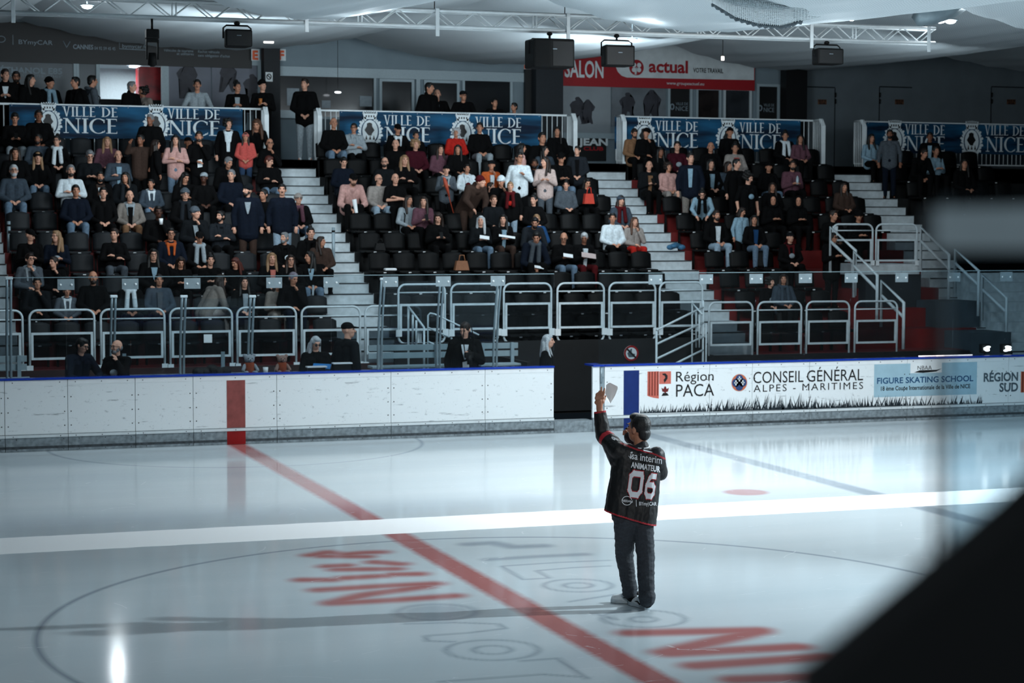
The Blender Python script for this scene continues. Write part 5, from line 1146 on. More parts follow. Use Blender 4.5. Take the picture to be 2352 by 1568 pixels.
HS = dict(short=hs_short, long=hs_long, bob=hs_bob, bun=hs_bun, curly=hs_curly, fringe=hs_fringe, beanie=hs_beanie, cap=hs_cap, hood=hs_hood)
def scarf_mesh(pose):
    J = joints(pose); k = ('scarf', pose)
    if k in CACHE: return CACHE[k]
    mb = MB(); n = J['neck']; mb.tube([n+Vector((.10*math.cos(a), .0+.095*math.sin(a), .02-.02*math.sin(-a))) for a in np.linspace(0, 2*PI, 21)[:-1]], .042, 8, closed=True)
    t = J['tor']; mb.cone(n+Vector((-.06, -.09, -.01)), .045, t(-.09, -.165, .18), .05); mb.cone(n+Vector((.06, -.09, -.01)), .045, t(.08, -.165, .22), .05); CACHE[k] = fuse('scarf', mb, .012, 2); return CACHE[k]
def hood_mesh(pose):
    J = joints(pose); k = ('hood', pose)
    if k in CACHE: return CACHE[k]
    mb = MB(); n = J['neck']; mb.tube([n+Vector((.105*math.cos(a), .02+.10*math.sin(a), .0+.035*math.sin(a))) for a in np.linspace(0, 2*PI, 21)[:-1]], .034, 8, closed=True)
    for s in (-1, 1): mb.cone(n+Vector((s*.07, -.07, -.01)), .03, J['tor'](s*.05, -.135, .30), .022)
    CACHE[k] = fuse('hood_collar', mb, .011, 2); return CACHE[k]
def shirt_mesh(pose, short=0):
    J = joints(pose); k = ('shirt', pose, short)
    if k in CACHE: return CACHE[k]
    mb = MB(); t = J['tor']; pts = [(-.06, .47), (.06, .47), (.042, .36), (.012, .24), (-.012, .24), (-.042, .36)] if short else [(-.055, .47), (.055, .47), (.045, .30), (.035, .06), (-.035, .06), (-.045, .30)]; dpt = lambda z: -.137-.012*math.sin(PI*z/.5)-(.008 if short else 0)
    fr = [t(x, dpt(z)-.012, z) for x, z in pts]; bk = [t(x, dpt(z)+.05, z) for x, z in pts]
    mb.add(fr+bk, [(0, 5, 2), (0, 2, 1), (5, 4, 3), (5, 3, 2)]+[((i+1) % 6, i, i+6, (i+1) % 6+6) for i in range(6)]); CACHE[k] = mb.mesh('shirt_front'); return CACHE[k]
YB_ = (-75, -50, -25, 0, 25, 50, 75)
NP = [0]; PLACED = []; LASTROW = None
def person(x, y, row, pose, hd, pit, kind, skin, hair, top, tr, ex, label, group, bodyyaw=None, hlim=None):
    J = joints(pose); H = J['head'].z
    if isinstance(row, int):
        nom = {'m': 1.0, 'w': .95, 'c': .74}[kind]; best = None
        for rr in (row, row-1, row+1):
            if rr < 0 or rr >= NR: continue
            Yq = rowY(rr)+.47 if pose[0] == 's' else rowY(rr)+.30
            e = abs((atY(x, y, Yq).z-rowZ(rr))/H-nom)+(.03 if rr != row else 0)
            if kind == 'c' and rr == row: e = max(0, e-.16)
            if best is None or e < best[0]: best = (e, rr)
        row = best[1]
    Zf = {'P': PZ, 'B': BFZ, 'F': 0.0}.get(row) if isinstance(row, str) else (row[0] if isinstance(row, tuple) else rowZ(row))
    Yf = {'P': PY+.95, 'B': 16.65, 'F': 15.2}.get(row) if isinstance(row, str) else row[1] if isinstance(row, tuple) else (rowY(row)+.47 if pose[0] == 's' else rowY(row)+.30)
    p = atY(x, y, Yf); hy = J['head'].y
    s = (p.z-Zf)/H; lo, hi = {'m': (.92, 1.10), 'w': (.86, 1.03), 'c': (.55, .90)}[kind]
    if hlim: lo, hi = hlim
    s2 = min(max(s, lo), hi)
    if abs(s-s2) > .06: print('person off', round((s-s2)*H/mpp(p)), label)
    d = CAM-p; ac = math.degrees(math.atan2(d.x, -d.y))
    by = 0 if pose[0] == 's' else ac
    by += (bodyyaw or 0)
    hyaw = min(YB_, key=lambda q: abs(q-(ac+hd-by)))
    o = link('person', body_mesh(pose, hyaw, pit)); NP[0] += 1
    if not o.data.materials: o.data.materials.append(SKIN[0])
    o.material_slots[0].link = 'OBJECT'; o.material_slots[0].material = SKIN[skin]
    a = R(by); off = Matrix.Rotation(a, 3, 'Z') @ Vector((J['head'].x*s2, J['head'].y*s2, 0))
    global LASTROW; LASTROW = row
    for (rr, xx, yy) in PLACED:
        if rr == row and abs(xx-p.x) < (.5 if row == 'P' else .42) and abs(yy-Yf) < .34:
            if row == 'P': Yf += .42
            elif pose[0] == 't': Yf -= .14
            else: Yf -= .2
            p = atY(x, y, Yf); off = off
    PLACED.append((row, p.x, Yf))
    o.location = (p.x-off.x, Yf, Zf); o.rotation_euler = (0, 0, a); o.scale = (s2,)*3
    if pose[0] != 's': o.location = (p.x-off.x, Yf-off.y, Zf)
    tag(o, label, 'person', group)
    def child(nm, me, m, M=None):
        c = link(nm, me, o); ms = m if isinstance(m, list) else [m]
        while len(me.materials) < len(ms): me.materials.append(ms[len(me.materials)])
        for sl, mm in zip(c.material_slots, ms): sl.link = 'OBJECT'; sl.material = mm
        if M is not None: c.matrix_local = M
        return c
    Mh = HM(J, hyaw, pit)
    st, tc_ = top.split(':'); child({'c': 'coat', 'j': 'jacket', 's': 'sweater', 'st': 't_shirt'}[st], top_mesh(pose, st), cmat(tc_))
    child('trousers', trouser_mesh(pose), cmat(tr))
    for i in (0, 1): an = J['leg'][i][2]; child('shoe', shoe_mesh(), cmat('wh' if 'ws' in ex else 'bk'), Matrix.Translation((an.x, an.y, .0)))
    hst, hc = (hair.split(':')+['k'])[:2]
    if hst != 'none':
        hat = hst in ('beanie', 'cap', 'hood'); child({'beanie': 'beanie', 'cap': 'cap', 'hood': 'head_covering'}.get(hst, 'hair'), fused('hs_'+hst, HS[hst]), cmat(hc) if hat else cmat(hc, 'hair'), Mh)
    child('eyes', simple('eyes', f_eyes), [M_eye, M_brow, M_lip], Mh)
    for e in ex.split():
        if e.startswith('beard'): child('beard', fused('beard', hs_beard), cmat((e.split('=')+['b'])[1], 'hair'), Mh)
        elif e == 'mous': child('moustache', simple('moustache', hs_mous), cmat('b', 'hair'), Mh)
        elif e == 'glasses': child('glasses', simple('glasses', f_glass), M_lens, Mh)
        elif e == 'sun': child('sunglasses', simple('sunglasses', f_sun), M_lens, Mh)
        elif e.startswith('scarf'): child('scarf', scarf_mesh(pose), cmat(e.split('=')[1]))
        elif e.startswith('hood'): child('hood', hood_mesh(pose), cmat(e.split('=')[1]))
        elif e.startswith('shirt'): child('shirt_front', shirt_mesh(pose, st == 'c'), cmat(e.split('=')[1]))
        elif e.startswith('under'):   # long hair below a hat
            child('hair', fused('hs_long', hs_long), cmat(e.split('=')[1], 'hair'), Mh)
        elif e.startswith('pack'): mb = MB(); t = J['tor']; [mb.tube([t(q*.12, .13, .40), t(q*.13, .02, .49), t(q*.12, -.15, .36), t(q*.13, -.12, .14)], .014, 5) for q in (-1, 1)]; c = mb.build('shoulder_strap', cmat('bk'), o)
        elif e.startswith('badge'): mb = MB(); t = J['tor']; mb.add([t(-.04, -.168, .20), t(.06, -.168, .22), t(.07, -.166, .06), t(-.03, -.166, .04)], [(0, 1, 2, 3)]); mb.build('badge', M_tagw, o)
        elif e.startswith('logo'): mb = MB(); t = J['tor']; mb.ell(t(.05 if 'R' in e else 0, -.150, .28), (.075, .02, .06), 10); mb.build('chest_logo', cmat(e.split('=')[1]), o)
    return o, J, s2
def hand_at(P, i=None):
    o, J, s = P; h = (J['ha'][0]+J['ha'][1])/2 if i is None else J['ha'][i]
    return Matrix.Translation(o.location) @ Matrix.Rotation(o.rotation_euler.z, 4, 'Z') @ Matrix.Scale(s, 4) @ h
CROWD = '''
12,172|P|tp|15|0|m|0|short:b|c:bk|bk|shirt=wh|man with white collar and dark coat at the left frame edge behind the railing
37,174|P|tf|10|0|m|1|short:k|c:bk|bk|glasses beard|bearded man with glasses in black beside the white-collared man
70,184|P|tf|60|0|w|0|long:k|c:bk|bk||woman with long dark hair and black coat turned right behind the left railing
114,187|P|tf|50|0|w|1|beanie:bk|c:bk|bk|scarf=lb|woman with black beanie and pale scarf behind the left banner
173,189|P|t|-60|0|m|1|short:k|j:bk|bk|hood=bk|young man in a black hooded jacket facing left beside the grey hoodie back
212,183|P|tf|120|10|m|1|short:k|j:gy|bk|pack hood=gy|man in a grey hoodie with shoulder strap seen from behind on the gallery
303,199|P|tf|75|5|m|0|short:g|c:bk|bk||grey-haired man in a long black coat before the lit bar
328,207|P|tf|-70|0|w|2|curly:k|j:be|bk|pack|dark curly-haired woman in a grey coat with strap before the red column
453,195|P|tl|-5|0|m|1|short:k|s:lg|nv|mous|man in a light grey sweater leaning on the left railing
545,200|P|tp|20|-5|w|1|bun:k|j:bk|bk|shirt=lg|woman in a black jacket with white sleeve stripes leaning at the left railing end
603,196|P|tp|35|0|m|0|beanie:bk|s:bk|bk||man in black beanie and black sweatshirt with a beer cup at the railing end
700,193|P|tf|-35|0|m|0|short:b|j:bk|lg|ws|young man in black top and grey joggers standing in the first aisle opening
986,202|P|t|70|0|m|1|short:k|c:bk|bk||man in black turned to his neighbour behind the centre railing
1004,214|P|tl|0|0|m|0|fringe:b|j:bk|bk|shirt=gy|man with cropped hair in black jacket leaning on the centre banner
1064,220|P|tl|20|10|m|1|cap:ch|j:bk|bk|glasses|man in dark cap and black jacket leaning on the centre railing
1136,236|P|tl|30|5|c|1|short:k|s:bk|bk|logo=wh|boy in a black top behind the right half of the centre banner
1181,243|P|tl|-40|0|c|1|short:k|s:lg|bk||boy in a pale grey top at the right end of the centre railing
33,272|0|sp|-5|25|m|1|short:k|j:bk|lg||man in black looking down at his phone in the top row at the far left
88,266|0|s|10|0|m|2|short:k|c:bk|bk||big man in a black coat below the first crest of the left banner
345,275|0|t|-30|0|m|2|short:g|c:bk|bk||grey-haired man in a long black coat standing before the second left crest
524,287|0|t|15|0|m|0|curly:k|j:bk|bk|hood=wh shirt=wh|moustached young man in black jacket with white fleece collar standing in the top row
582,283|0|sl|-20|25|w|1|long:m|s:bk|bk||woman with long brown hair bending forward at the end of the top row
564,316|1|tf|0|0|c|1|beanie:pb|j:rp|st|under=b|girl in a pink beanie and rusty pink puffer jacket
87,320|1|s|-10|-10|m|2|short:k|j:sl|bk|beard=k|goateed man in a slate jacket with head tilted back
130,324|1|s|-30|5|w|0|bun:k|s:bk|bk|glasses scarf=wh|woman with glasses wrapped in a big white scarf in the left block
245,326|1|s|10|0|w|0|long:l|j:pp|bk||blonde long-haired woman in a dark plaid jacket in the left block
323,322|1|tr|-15|0|m|2|short:k|j:bw|bk||man in brown plaid raising a phone in the left block
358,345|1|t|100|0|w|1|long:b|c:bk|bk||woman with long brown hair in black coat turned away, left of the pink top
403,322|1|tx|5|0|w|0|long:k|s:pk|dn||woman with straight black hair, pink top and crossed arms standing in jeans
431,332|1|s|10|5|m|2|cap:bk|j:bk|bk||man in a black cap half hidden between the pink top and the badge wearer
457,314|1|tc|10|0|m|1|short:k|s:bk|bk|badge beard|man in black with a white badge and hand at his chin
617,330|1|sh|0|10|m|1|fringe:b|j:bk|bk|glasses|balding man with glasses and hand on chin beside the first aisle
34,352|2|s|15|0|w|1|bob:b|c:bk|bk||smiling dark-haired woman in black near the left frame edge
86,362|2|s|10|0|w|0|beanie:bk|j:bk|dn|under=l|girl in black beanie and shiny black puffer with ripped jeans
205,358|2|sp|5|22|m|0|short:g|j:ch|bk|glasses|grey-haired man with glasses looking down in a dark padded jacket
271,358|2|sx|20|0|m|0|fringe:b|j:sl|dn|shirt=lb|bald man in dark jacket and pale shirt with crossed arms in the left block
518,374|2|sl|40|30|w|1|short:g|c:bk|bk||grey-brown haired person bending deep below the white fleece collar
617,372|2|sx|50|25|m|0|short:r|j:bk|dn||red-haired man bowed forward with crossed legs beside the first aisle
31,392|3|s|10|0|m|0|short:w|j:sl|dn|beard=w glasses|white-bearded man with glasses and dark jacket at the far left
162,392|3|sx|15|0|m|0|short:g|s:wh|bk|beard=b|bearded man in a thick white sweater
229,406|3|s|0|5|m|1|short:k|c:bk|bk|beard=k hood=bw shirt=wh|bearded man in black coat with fur hood and white collar
286,408|3|sh|-10|0|w|1|long:k|c:ch|bk|scarf=dg|dark-haired woman with hand raised in a black coat and grey scarf
346,422|3|s|-10|0|c|1|short:k|j:sl|dn|hood=wh|boy in a white, grey and black jacket
423,408|3|sp|45|30|w|1|long:k|j:bk|bk||woman with long black hair looking down into her lap in black
467,409|3|s|-25|5|m|3|cap:lg|s:bk|bk||dark-skinned man in a white and grey cap and black sweater
530,402|3|s|-10|0|m|0|short:g|j:nv|bk||grizzled man in a dark navy jacket smiling to the left
173,438|4|s|5|0|m|1|short:k|j:nv|dn||dark-haired man in dark puffer and jeans with fingers joined
236,443|4|s|15|0|m|0|short:k|s:bk|bk||grinning young man in plain black next to the puffer jacket
297,450|4|s|10|0|m|0|none|j:be|tn|hood=lg shirt=bk|bald old man in beige jacket and brown trousers
424,446|4|s|5|0|m|0|beanie:gy|c:bk|bk|glasses scarf=dg|man in grey beanie, glasses and scarf in the left block
569,437|5|t|-45|5|m|0|beanie:ch|c:nv|bw|beard=b shirt=lg|man standing in dark beanie, navy coat and brown trousers
648,436|5|t|5|0|m|0|short:k|j:nv|lj|mous|moustached man standing in a quilted navy vest and pale jeans
604,447|4|s|-50|10|m|1|short:k|j:bk|bk||dark-haired person hidden between the two standing men
684,457|4|s|10|0|w|0|beanie:bg|c:bk|dn|glasses scarf=pp|woman in grey knit hat and glasses seated beside the first aisle
361,487|5|sh|0|5|m|3|short:k|j:bk|bk||dark-skinned man in black drinking from a white cup
446,489|5|sh|60|0|m|0|beanie:gy|c:ch|bk|shirt=lg|man in grey beanie in profile with hands at his mouth
506,497|5|sx|-40|5|m|0|short:k|j:dg|bk|beard=k hood=dg|bearded man in dark hoodie with crossed arms looking left
68,540|6|sp|60|20|m|0|cap:bk|s:bk|bk||young man in black turned right over a phone at the far left
128,543|6|sp|-35|0|w|0|long:l|s:nv|bk|glasses logo=lg|blonde woman with glasses in a navy sweatshirt
262,538|6|sx|-10|-5|m|0|short:b|s:bk|gy||broad short-haired man in black with camouflage trousers
391,537|6|s|5|5|m|1|short:k|j:nv|bk|glasses hood=og|man with orange hood lining behind the curly child
457,545|6|s|0|20|m|1|cap:bk|j:bk|bk|scarf=lg|person in dark cap with white neck warmer and black jacket
652,546|6|s|-35|5|m|0|short:g|j:bk|bk|beard=g hood=bk logoR=wh|grey-bearded man in black jacket with small white logos
712,535|6|s|20|-5|w|0|bun:k|c:bk|bk|scarf=bk|woman with a top bun and thick black scarf beside the steps
736,560|6|s|60|0|w|1|long:b|c:bw|bk||person in a brown coat behind the woman with the top bun
67,595|7|sh|40|5|w|0|short:b|j:gy|bk|glasses hood=lg|woman with glasses in grey hoodie with hand at her mouth at the far left
122,602|7|sh|-45|5|c|0|short:b|j:bk|bk||brown-haired boy in black jacket facing left
351,585|7|s|5|0|w|0|long:k|c:bk|bk|glasses shirt=lb|woman with round glasses and black coat over pale shirt
413,602|7|sp|15|25|w|1|long:b|j:bk|bk||dark-haired girl looking down at her hands in the left block
481,597|7|sp|0|5|w|0|bun:k|s:bk|bk||dark-haired young woman in black with hair tied up
540,608|7|s|-45|15|w|1|long:r|j:bk|bk||woman with auburn hair in profile looking down left
623,593|7|s|20|0|w|0|long:l|j:bk|bk|shirt=pb|blonde woman with pink top under a black jacket
666,597|7|s|5|0|w|0|long:b|j:bk|bk|glasses|woman with glasses and long brown hair beside the blonde in pink
710,590|7|s|-60|0|w|1|long:k|c:bk|dn|shirt=lb|woman with long black hair in profile and black coat at the aisle
84,650|8|sh|0|10|m|1|short:k|j:ch|bk||boy in dark jacket with hand over his mouth behind the glass
153,668|8|s|0|10|c|1|short:b|j:gy|nv|hood=wh|small child in grey vest with white sleeves behind the glass
213,637|8|s|10|0|m|1|none|j:bk|bk|beard=b|bald bearded man in black behind the glass
298,647|8|s|-10|10|w|2|cap:bk|j:bk|bk|scarf=wh|person in dark cap with white scarf behind a glass clamp
364,643|8|s|0|0|w|1|short:k|j:sl|bk|shirt=gy|dark-haired woman in black and grey jacket above the fence
510,645|8|sl|120|10|w|0|long:b|j:be|bg||person in a pale grey hooded coat with long streaked hair turned away
560,647|8|s|10|0|w|0|long:k|j:bk|bk|shirt=lg|girl with long dark hair facing forward behind the glass
636,655|8|sp|10|30|w|1|bob:b|c:be|be||person in a beige coat bent over white wrappings behind the glass
670,638|8|sh|30|25|w|1|short:v|c:bk|nv||old person with lilac-grey hair bowing by the steps
765,283|0|s|20|0|m|1|none|j:bk|dn||bald man in black jacket and jeans at the start of the centre top row
812,297|0|sx|-5|5|m|1|short:k|j:lg|bk|glasses hood=lg|man in light grey hoodie and glasses before the first centre crest
912,304|0|s|5|22|m|1|cap:bk|j:bk|bk|hood=wh|young man in black cap and white hood before the letters
954,312|0|s|5|0|c|1|short:k|j:bk|bk||dark-haired boy above the curly blonde woman
1046,305|0|s|0|0|w|1|curly:w|j:rd|bk||white-haired woman in a red vest
1100,293|0|s|5|0|m|1|short:k|j:bk|lg||tall dark man in black jacket and pale trousers in the centre top row
1243,313|0|s|20|0|m|1|short:k|j:bk|bk||dark-haired teenager in black at the right end of the centre banner
1278,302|0|s|5|0|w|1|long:k|j:bk|bk||long-haired woman in black below the centre railing end
907,332|1|s|0|0|m|0|none|j:bk|bk||bald man in black jacket below the word NICE
953,332|1|s|5|0|w|0|curly:l|j:mr|bk||curly blonde woman in a burgundy jacket
1010,346|1|s|10|0|w|0|long:b|j:pp|bk||pale woman with long dark hair in dark purple
1050,346|1|s|0|0|w|1|long:k|c:bk|bk||woman with long black hair in a black coat below the red vest
1198,340|1|t|110|0|w|1|long:k|s:pk|bk||woman with dark hair seen from behind in a pale pink top
1249,350|1|s|60|0|w|0|long:k|j:sl|bk||woman with black hair laughing in profile near the second aisle
1326,346|1|tf|-25|0|w|0|short:k|j:dg|bk|shirt=bk|woman with tied hair in dark cardigan standing at the second aisle
788,380|2|s|10|15|m|0|short:k|j:nv|nv||dark-haired man in navy seated beside the first aisle
882,373|2|s|0|0|m|0|none|j:ch|bk|beard=b glasses|bald man with dark beard in a black jacket in the centre block
928,368|2|sx|5|0|w|0|long:l|j:bk|bk||blonde woman with a fringe in a black jacket and crossed hands
1125,370|2|sh|-10|10|c|1|cap:ch|s:og|bk|shirt=wh|boy in cap with orange and white top
1193,362|3|th|20|0|m|1|short:k|s:wh|bk|glasses|man standing in a white sweatshirt with hand at chest
1226,380|2|s|5|0|m|2|short:b|j:dg|bk|beard=k|bearded dark man half hidden behind the white sweatshirt
1252,372|3|tp|-40|0|w|0|long:b|s:cr|gy||woman standing with long brown hair, cream sweater and grey jeans
1285,364|2|sp|0|20|m|1|cap:bk|j:bk|dn|hood=bk|man in black cap and hoodie with jeans looking down near the second aisle
1025,390|3|tp|10|0|c|0|cap:bk|s:gy|bk|hood=lg|boy in black cap and grey hoodie with an orange flag pole
1071,387|3|s|10|0|c|1|short:k|s:wh|bk|hood=wh logo=dr|boy in a white hoodie with red print
802,413|4|sl|10|15|m|0|cap:bk|j:pk|bk|beard=m|man in black cap and pink hockey jersey
868,412|4|s|30|5|m|0|fringe:k|j:bg|lj|glasses|balding man in a grey hockey jersey and pale jeans
907,411|4|sx|10|0|m|0|none|st:bk|bk||bald man in black t-shirt with crossed bare arms
1104,413|5|tb|60|0|w|0|beanie:dr|c:bw|bw||woman in a brown coat leaning right over children
1125,429|4|s|70|10|c|0|short:b|j:bk|bk||brown-haired boy in profile beside the brown coat
1147,425|4|sh|-30|20|m|1|beanie:wh|j:bk|bk||person in a white knit hat hiding the chin in black
1172,428|5|t|-10|0|c|0|short:l|j:bk|lj|scarf=dr logo=rd|boy standing in a black hockey jersey with red scarf and jeans
1132,446|5|s|20|10|c|0|short:m|j:ch|bk||small boy with dark scarf in front of the brown coat
1298,425|4|s|5|5|w|0|bun:k|c:gy|bk||dark-haired woman in a grey padded coat in the centre block
1345,420|4|sp|20|15|w|1|bob:k|j:ch|bk||woman in dark jacket lighting her face with a phone over a red bag
937,460|5|s|35|10|w|1|long:b|s:lg|bk|pack|woman with wavy brown hair in a light grey sweater
970,463|5|sp|-5|5|w|0|long:b|j:pp|bk||girl with long brown hair in a pinkish fur coat holding a phone
1224,459|5|s|-30|0|w|0|bun:k|j:bk|bk||woman with tied hair holding the toddler
1230,478|6|s|5|5|c|0|short:l|j:bl|bk||blond toddler in a blue vest with white sleeves
1424,461|5|s|10|5|w|0|beanie:sl|j:sl|dr|scarf=dr under=b|young woman in blue-grey beanie and checked jacket by the second aisle
1003,500|6|sp|0|22|w|0|long:b|j:bk|bk||girl in black leather jacket looking down at a phone
1101,507|6|sp|5|0|w|0|long:w|j:ch|dn||woman with long silvery blonde hair and crossed legs in jeans
1152,504|6|sp|5|0|w|0|long:k|j:bk|bw|shirt=lb|dark-haired woman with pale blue shirt and brown trousers
1217,511|6|sl|5|28|m|1|short:k|j:dg|bk|beard=k|bearded man in a dark puffer bowed forward
1405,501|6|s|5|0|m|1|short:k|j:wh|bk|ws|man with black hair in a white denim jacket
1453,509|6|sh|20|5|w|0|long:m|j:bg|rd|ws|woman in red trousers with hand to her brow by the second aisle
1219,545|7|sl|0|15|m|1|short:k|j:nv|bk|scarf=gy|dark-haired man in navy jacket and grey scarf leaning forward
1291,546|7|sp|0|18|m|1|fringe:g|j:bk|dn|glasses|old man with glasses and jeans reading a leaflet
1338,549|7|sp|0|22|m|2|short:w|j:bk|dr|shirt=wh|grey-haired person in a black hockey jersey and dark red trousers
1455,306|0|s|15|15|m|1|short:b|j:tn|bk|beard=b|man in a brown leather jacket at the start of the right top row
1480,307|0|sh|-30|0|w|1|beanie:bk|j:bk|bk||woman in black hat eating beside the brown leather jacket
1674,304|0|s|-5|0|m|1|cap:bk|j:bk|bk||capped man in dark jacket before the second right crest
1801,312|0|s|-5|0|w|1|bun:k|c:bk|bk|scarf=wh|woman with a long white scarf at the end of the right banner
1836,327|0|s|-10|0|w|1|long:k|s:pp|bk||girl with long black hair beside the white scarf
1553,336|1|s|-10|0|m|0|short:k|s:mr|bk|logo=lg|young man in maroon and black jersey with white letters
1630,338|1|s|-5|0|m|1|none|j:bk|bk||bald man in black jacket below the right banner
1686,340|1|s|-5|0|w|1|bun:k|j:bg|bk|shirt=rp|woman in beige jacket and coral top
1515,353|1|s|30|10|w|2|long:k|j:bk|bk||dim dark-haired person left of the maroon jersey
1487,387|2|sp|10|10|m|0|none|j:ch|bk|shirt=tn|bald man in a dark jacket looking at a phone by the red tiers
1533,384|2|s|25|0|w|1|curly:b|j:pk|bg||curly dark-haired woman in a dusty pink jacket
1586,363|3|t|20|0|m|0|short:k|j:nv|be|shirt=lb|man standing in navy puffer over pale hoodie and taupe trousers
1630,377|2|s|20|5|w|0|bob:k|j:bk|bk|shirt=lb|dark-haired woman with pale blue scarf and hair clip
1670,382|2|s|40|10|w|1|bob:b|j:sl|bk||brown-haired person behind the black t-shirt
1692,376|3|t|55|10|m|0|short:k|s:bk|bk||man in black turned right in the right block
1719,408|4|t|60|15|m|0|curly:k|st:bk|bk|logo=lb|curly-haired young man in black t-shirt with bare arms
1763,384|2|s|0|5|m|1|cap:bk|j:bk|dn||man in dark cap and black coat in the right block
1816,380|2|sp|5|0|m|1|short:b|j:pp|bk|beard=k|bearded man in a dusty jacket with a clear bottle
1613,446|5|tb|0|20|w|0|bun:k|s:lb|bk|glasses scarf=bk|woman with glasses in pale cardigan and black scarf bending down
1772,432|3|s|-10|0|w|1|long:b|j:bk|bk||woman with long brown hair and open mouth in the right block
1771,461|4|sp|10|0|w|1|hood:bk|c:bk|bk||woman in a black headscarf clapping
1829,463|4|sp|10|10|w|1|hood:bk|c:bk|bk||person in a dark hood with folded hands, right of the headscarf
1643,495|6|s|15|0|m|1|short:b|j:bk|lj|beard=b shirt=wh|bearded man in black blazer and pale trousers
1704,486|6|t|60|15|c|1|bob:b|s:lb|bk||child in a pale sweatshirt turned right
1730,505|6|s|0|0|w|1|bob:k|j:bk|dn|shirt=bl|dark-haired woman with fringe in blue shirt and dark coat
1911,495|6|s|50|0|m|1|short:b|j:bk|bk|shirt=wh|man in dark suit and white collar turned right above the side railing
1967,496|6|sp|0|20|w|1|beanie:bk|j:bk|bk||person in black headgear looking down beside the third aisle
1936,430|4|s|40|0|w|1|long:b|c:bw|bk||woman with long dark hair and brown coat beside the third aisle
1812,546|7|s|25|0|m|0|cap:ch|j:bk|bk|hood=dr logo=lg|man in cap and black hockey jersey in the lower right block
1913,547|8|tp|60|0|m|1|short:k|c:bk|bk|sun|security man in black with sunglasses standing at the side stairs
1767,648|9|s|45|5|c|0|curly:k|j:bk|bk|logo=lg|boy in black jersey behind the glass on the right
1797,640|9|s|0|10|w|1|bob:b|j:sl|bk|scarf=sl|woman in dark grey beside the boy behind the glass
1999,318|0|s|40|0|w|1|long:k|s:lb|bk||dark-haired woman in white top in the dim far right block
2044,308|0|t|5|0|m|2|short:k|s:gy|nv|beard=k|bearded man standing in grey before the dim banner
2136,316|0|t|0|10|m|2|short:k|j:bk|bk|shirt=lb|man in dark jacket and pale collar before the dim banner
2106,354|1|sl|20|20|m|1|short:b|j:bk|bk||bowed man in dark clothes in the dim far right block
2144,348|1|sp|20|0|m|1|short:k|s:lb|bk||man in white shirt in the dim far right block
2212,372|1|s|0|0|w|1|long:k|j:bk|bk||barely lit long-haired person in the far right block
'''
PP = {}
for ln in CROWD.strip().splitlines():
    xy, row, pose, hd, pit, kind, sk, hair, top, tr, ex, lab = ln.split('|'); x, y = map(float, xy.split(','))
    rw = row if row in 'PBF' else int(row); by = None; hd = float(hd)
    if abs(hd) > 90: by = 110 if hd > 0 else -110; hd = by
    elif pose[0] == 't' and abs(hd) >= 50: by = hd*.6
    grp = 'spectators on the gallery' if row == 'P' else ('spectators in the left block' if x < 745 else 'spectators in the centre block' if x < 1430 or 'second aisle' in lab else 'spectators in the right blocks')
    pitv = {True: 22, False: 0}[float(pit) >= 15]
    PP[lab] = person(x, y, rw, pose, hd, pitv, kind, int(sk), hair, top, tr, ex, lab, grp, by)
print('people', NP[0], 'meshes', len(CACHE))
# ------------------------------------------------------------------ people behind the boards
BENCH = '''
188,793|F|tl|60|15|m|0|short:k|j:nv|bk|glasses|man in dark puffer bending right and writing behind the boards
268,797|F|tc|-55|0|m|0|fringe:g|j:bk|bk|glasses beard=g logo=wh|balding man with glasses and goatee raising his palm behind the boards
725,788|F|tp|20|15|w|0|long:w|j:bk|bk|sun|blonde woman with sunglasses holding a blue tablet behind the boards
800,758|F|t|115|0|m|0|cap:bk|j:ch|bk||man seen from behind in a dark padded jacket beside the blue tablet
1068,757|F|th|-20|12|m|0|short:b|c:bk|lg|shirt=wh badge|man in long black coat and white t-shirt with a camera behind the boards
1259,783|F|t|75|0|w|0|long:w|st:bk|bk||woman with very long pale hair in a black dress in the open gate
'''
for ln in BENCH.strip().splitlines():
    xy, row, pose, hd, pit, kind, sk, hair, top, tr, ex, lab = ln.split('|'); x, y = map(float, xy.split(',')); hd = float(hd)
    Y = 15.25 if x < 1200 else 14.95
    PP[lab] = person(x, y, (0.0, Y), pose, min(90, hd), 22 if float(pit) >= 12 else 0, kind, int(sk), hair, top, tr, ex, lab, 'people behind the boards', {60: 35, -55: -25, 115: 130, 75: 80}.get(hd), hlim=(.88, 1.12))
# ------------------------------------------------------------------ things in hands and on the seats
def thing(nm, mb, m, loc, label, cat, group=None): o = mb.build(nm, m); o.location = loc; return tag(o, label, cat, group)
def near(lab, dx=0, dy=-.03, dz=.0, i=None):
    o, J, s = PP[[k for k in PP if k.startswith(lab)][0]]; h = (J['ha'][0]+J['ha'][1])/2 if i is None else J['ha'][i]
    a = o.rotation_euler.z; v = Matrix.Rotation(a, 3, 'Z') @ (h*s); f = Matrix.Rotation(a, 3, 'Z') @ Vector((dx, dy, dz)); return o.location+v+f, a
def phone(lab, label, glow=0):
    p, a = near(lab, dz=.05); mb = MB(); mb.bbox((0, 0, 0), (.075, .009, .15), Matrix.Rotation(a, 3, 'Z') @ Matrix.Rotation(R(-35), 3, 'X'), bev=.004)
    thing('phone', mb, mat('phone_glow', '#ffffff', var=0, emit=('#dfeeff', 1.6)) if glow else M_black, p, label, 'phone')
phone('man in black looking down at his phone', 'phone held by the man in the top row at the far left'); phone('girl with long brown hair in a pinkish', 'phone held by the girl in the pinkish fur coat'); phone('girl in black leather', 'phone held by the girl in the black leather jacket'); phone('woman in dark jacket lighting', 'bright phone above the red bag', 1); phone('young man in black turned right over', 'phone held by the young man at the far left'); phone('bald man in a dark jacket looking at a phone', 'phone held by the bald man beside the red tiers')
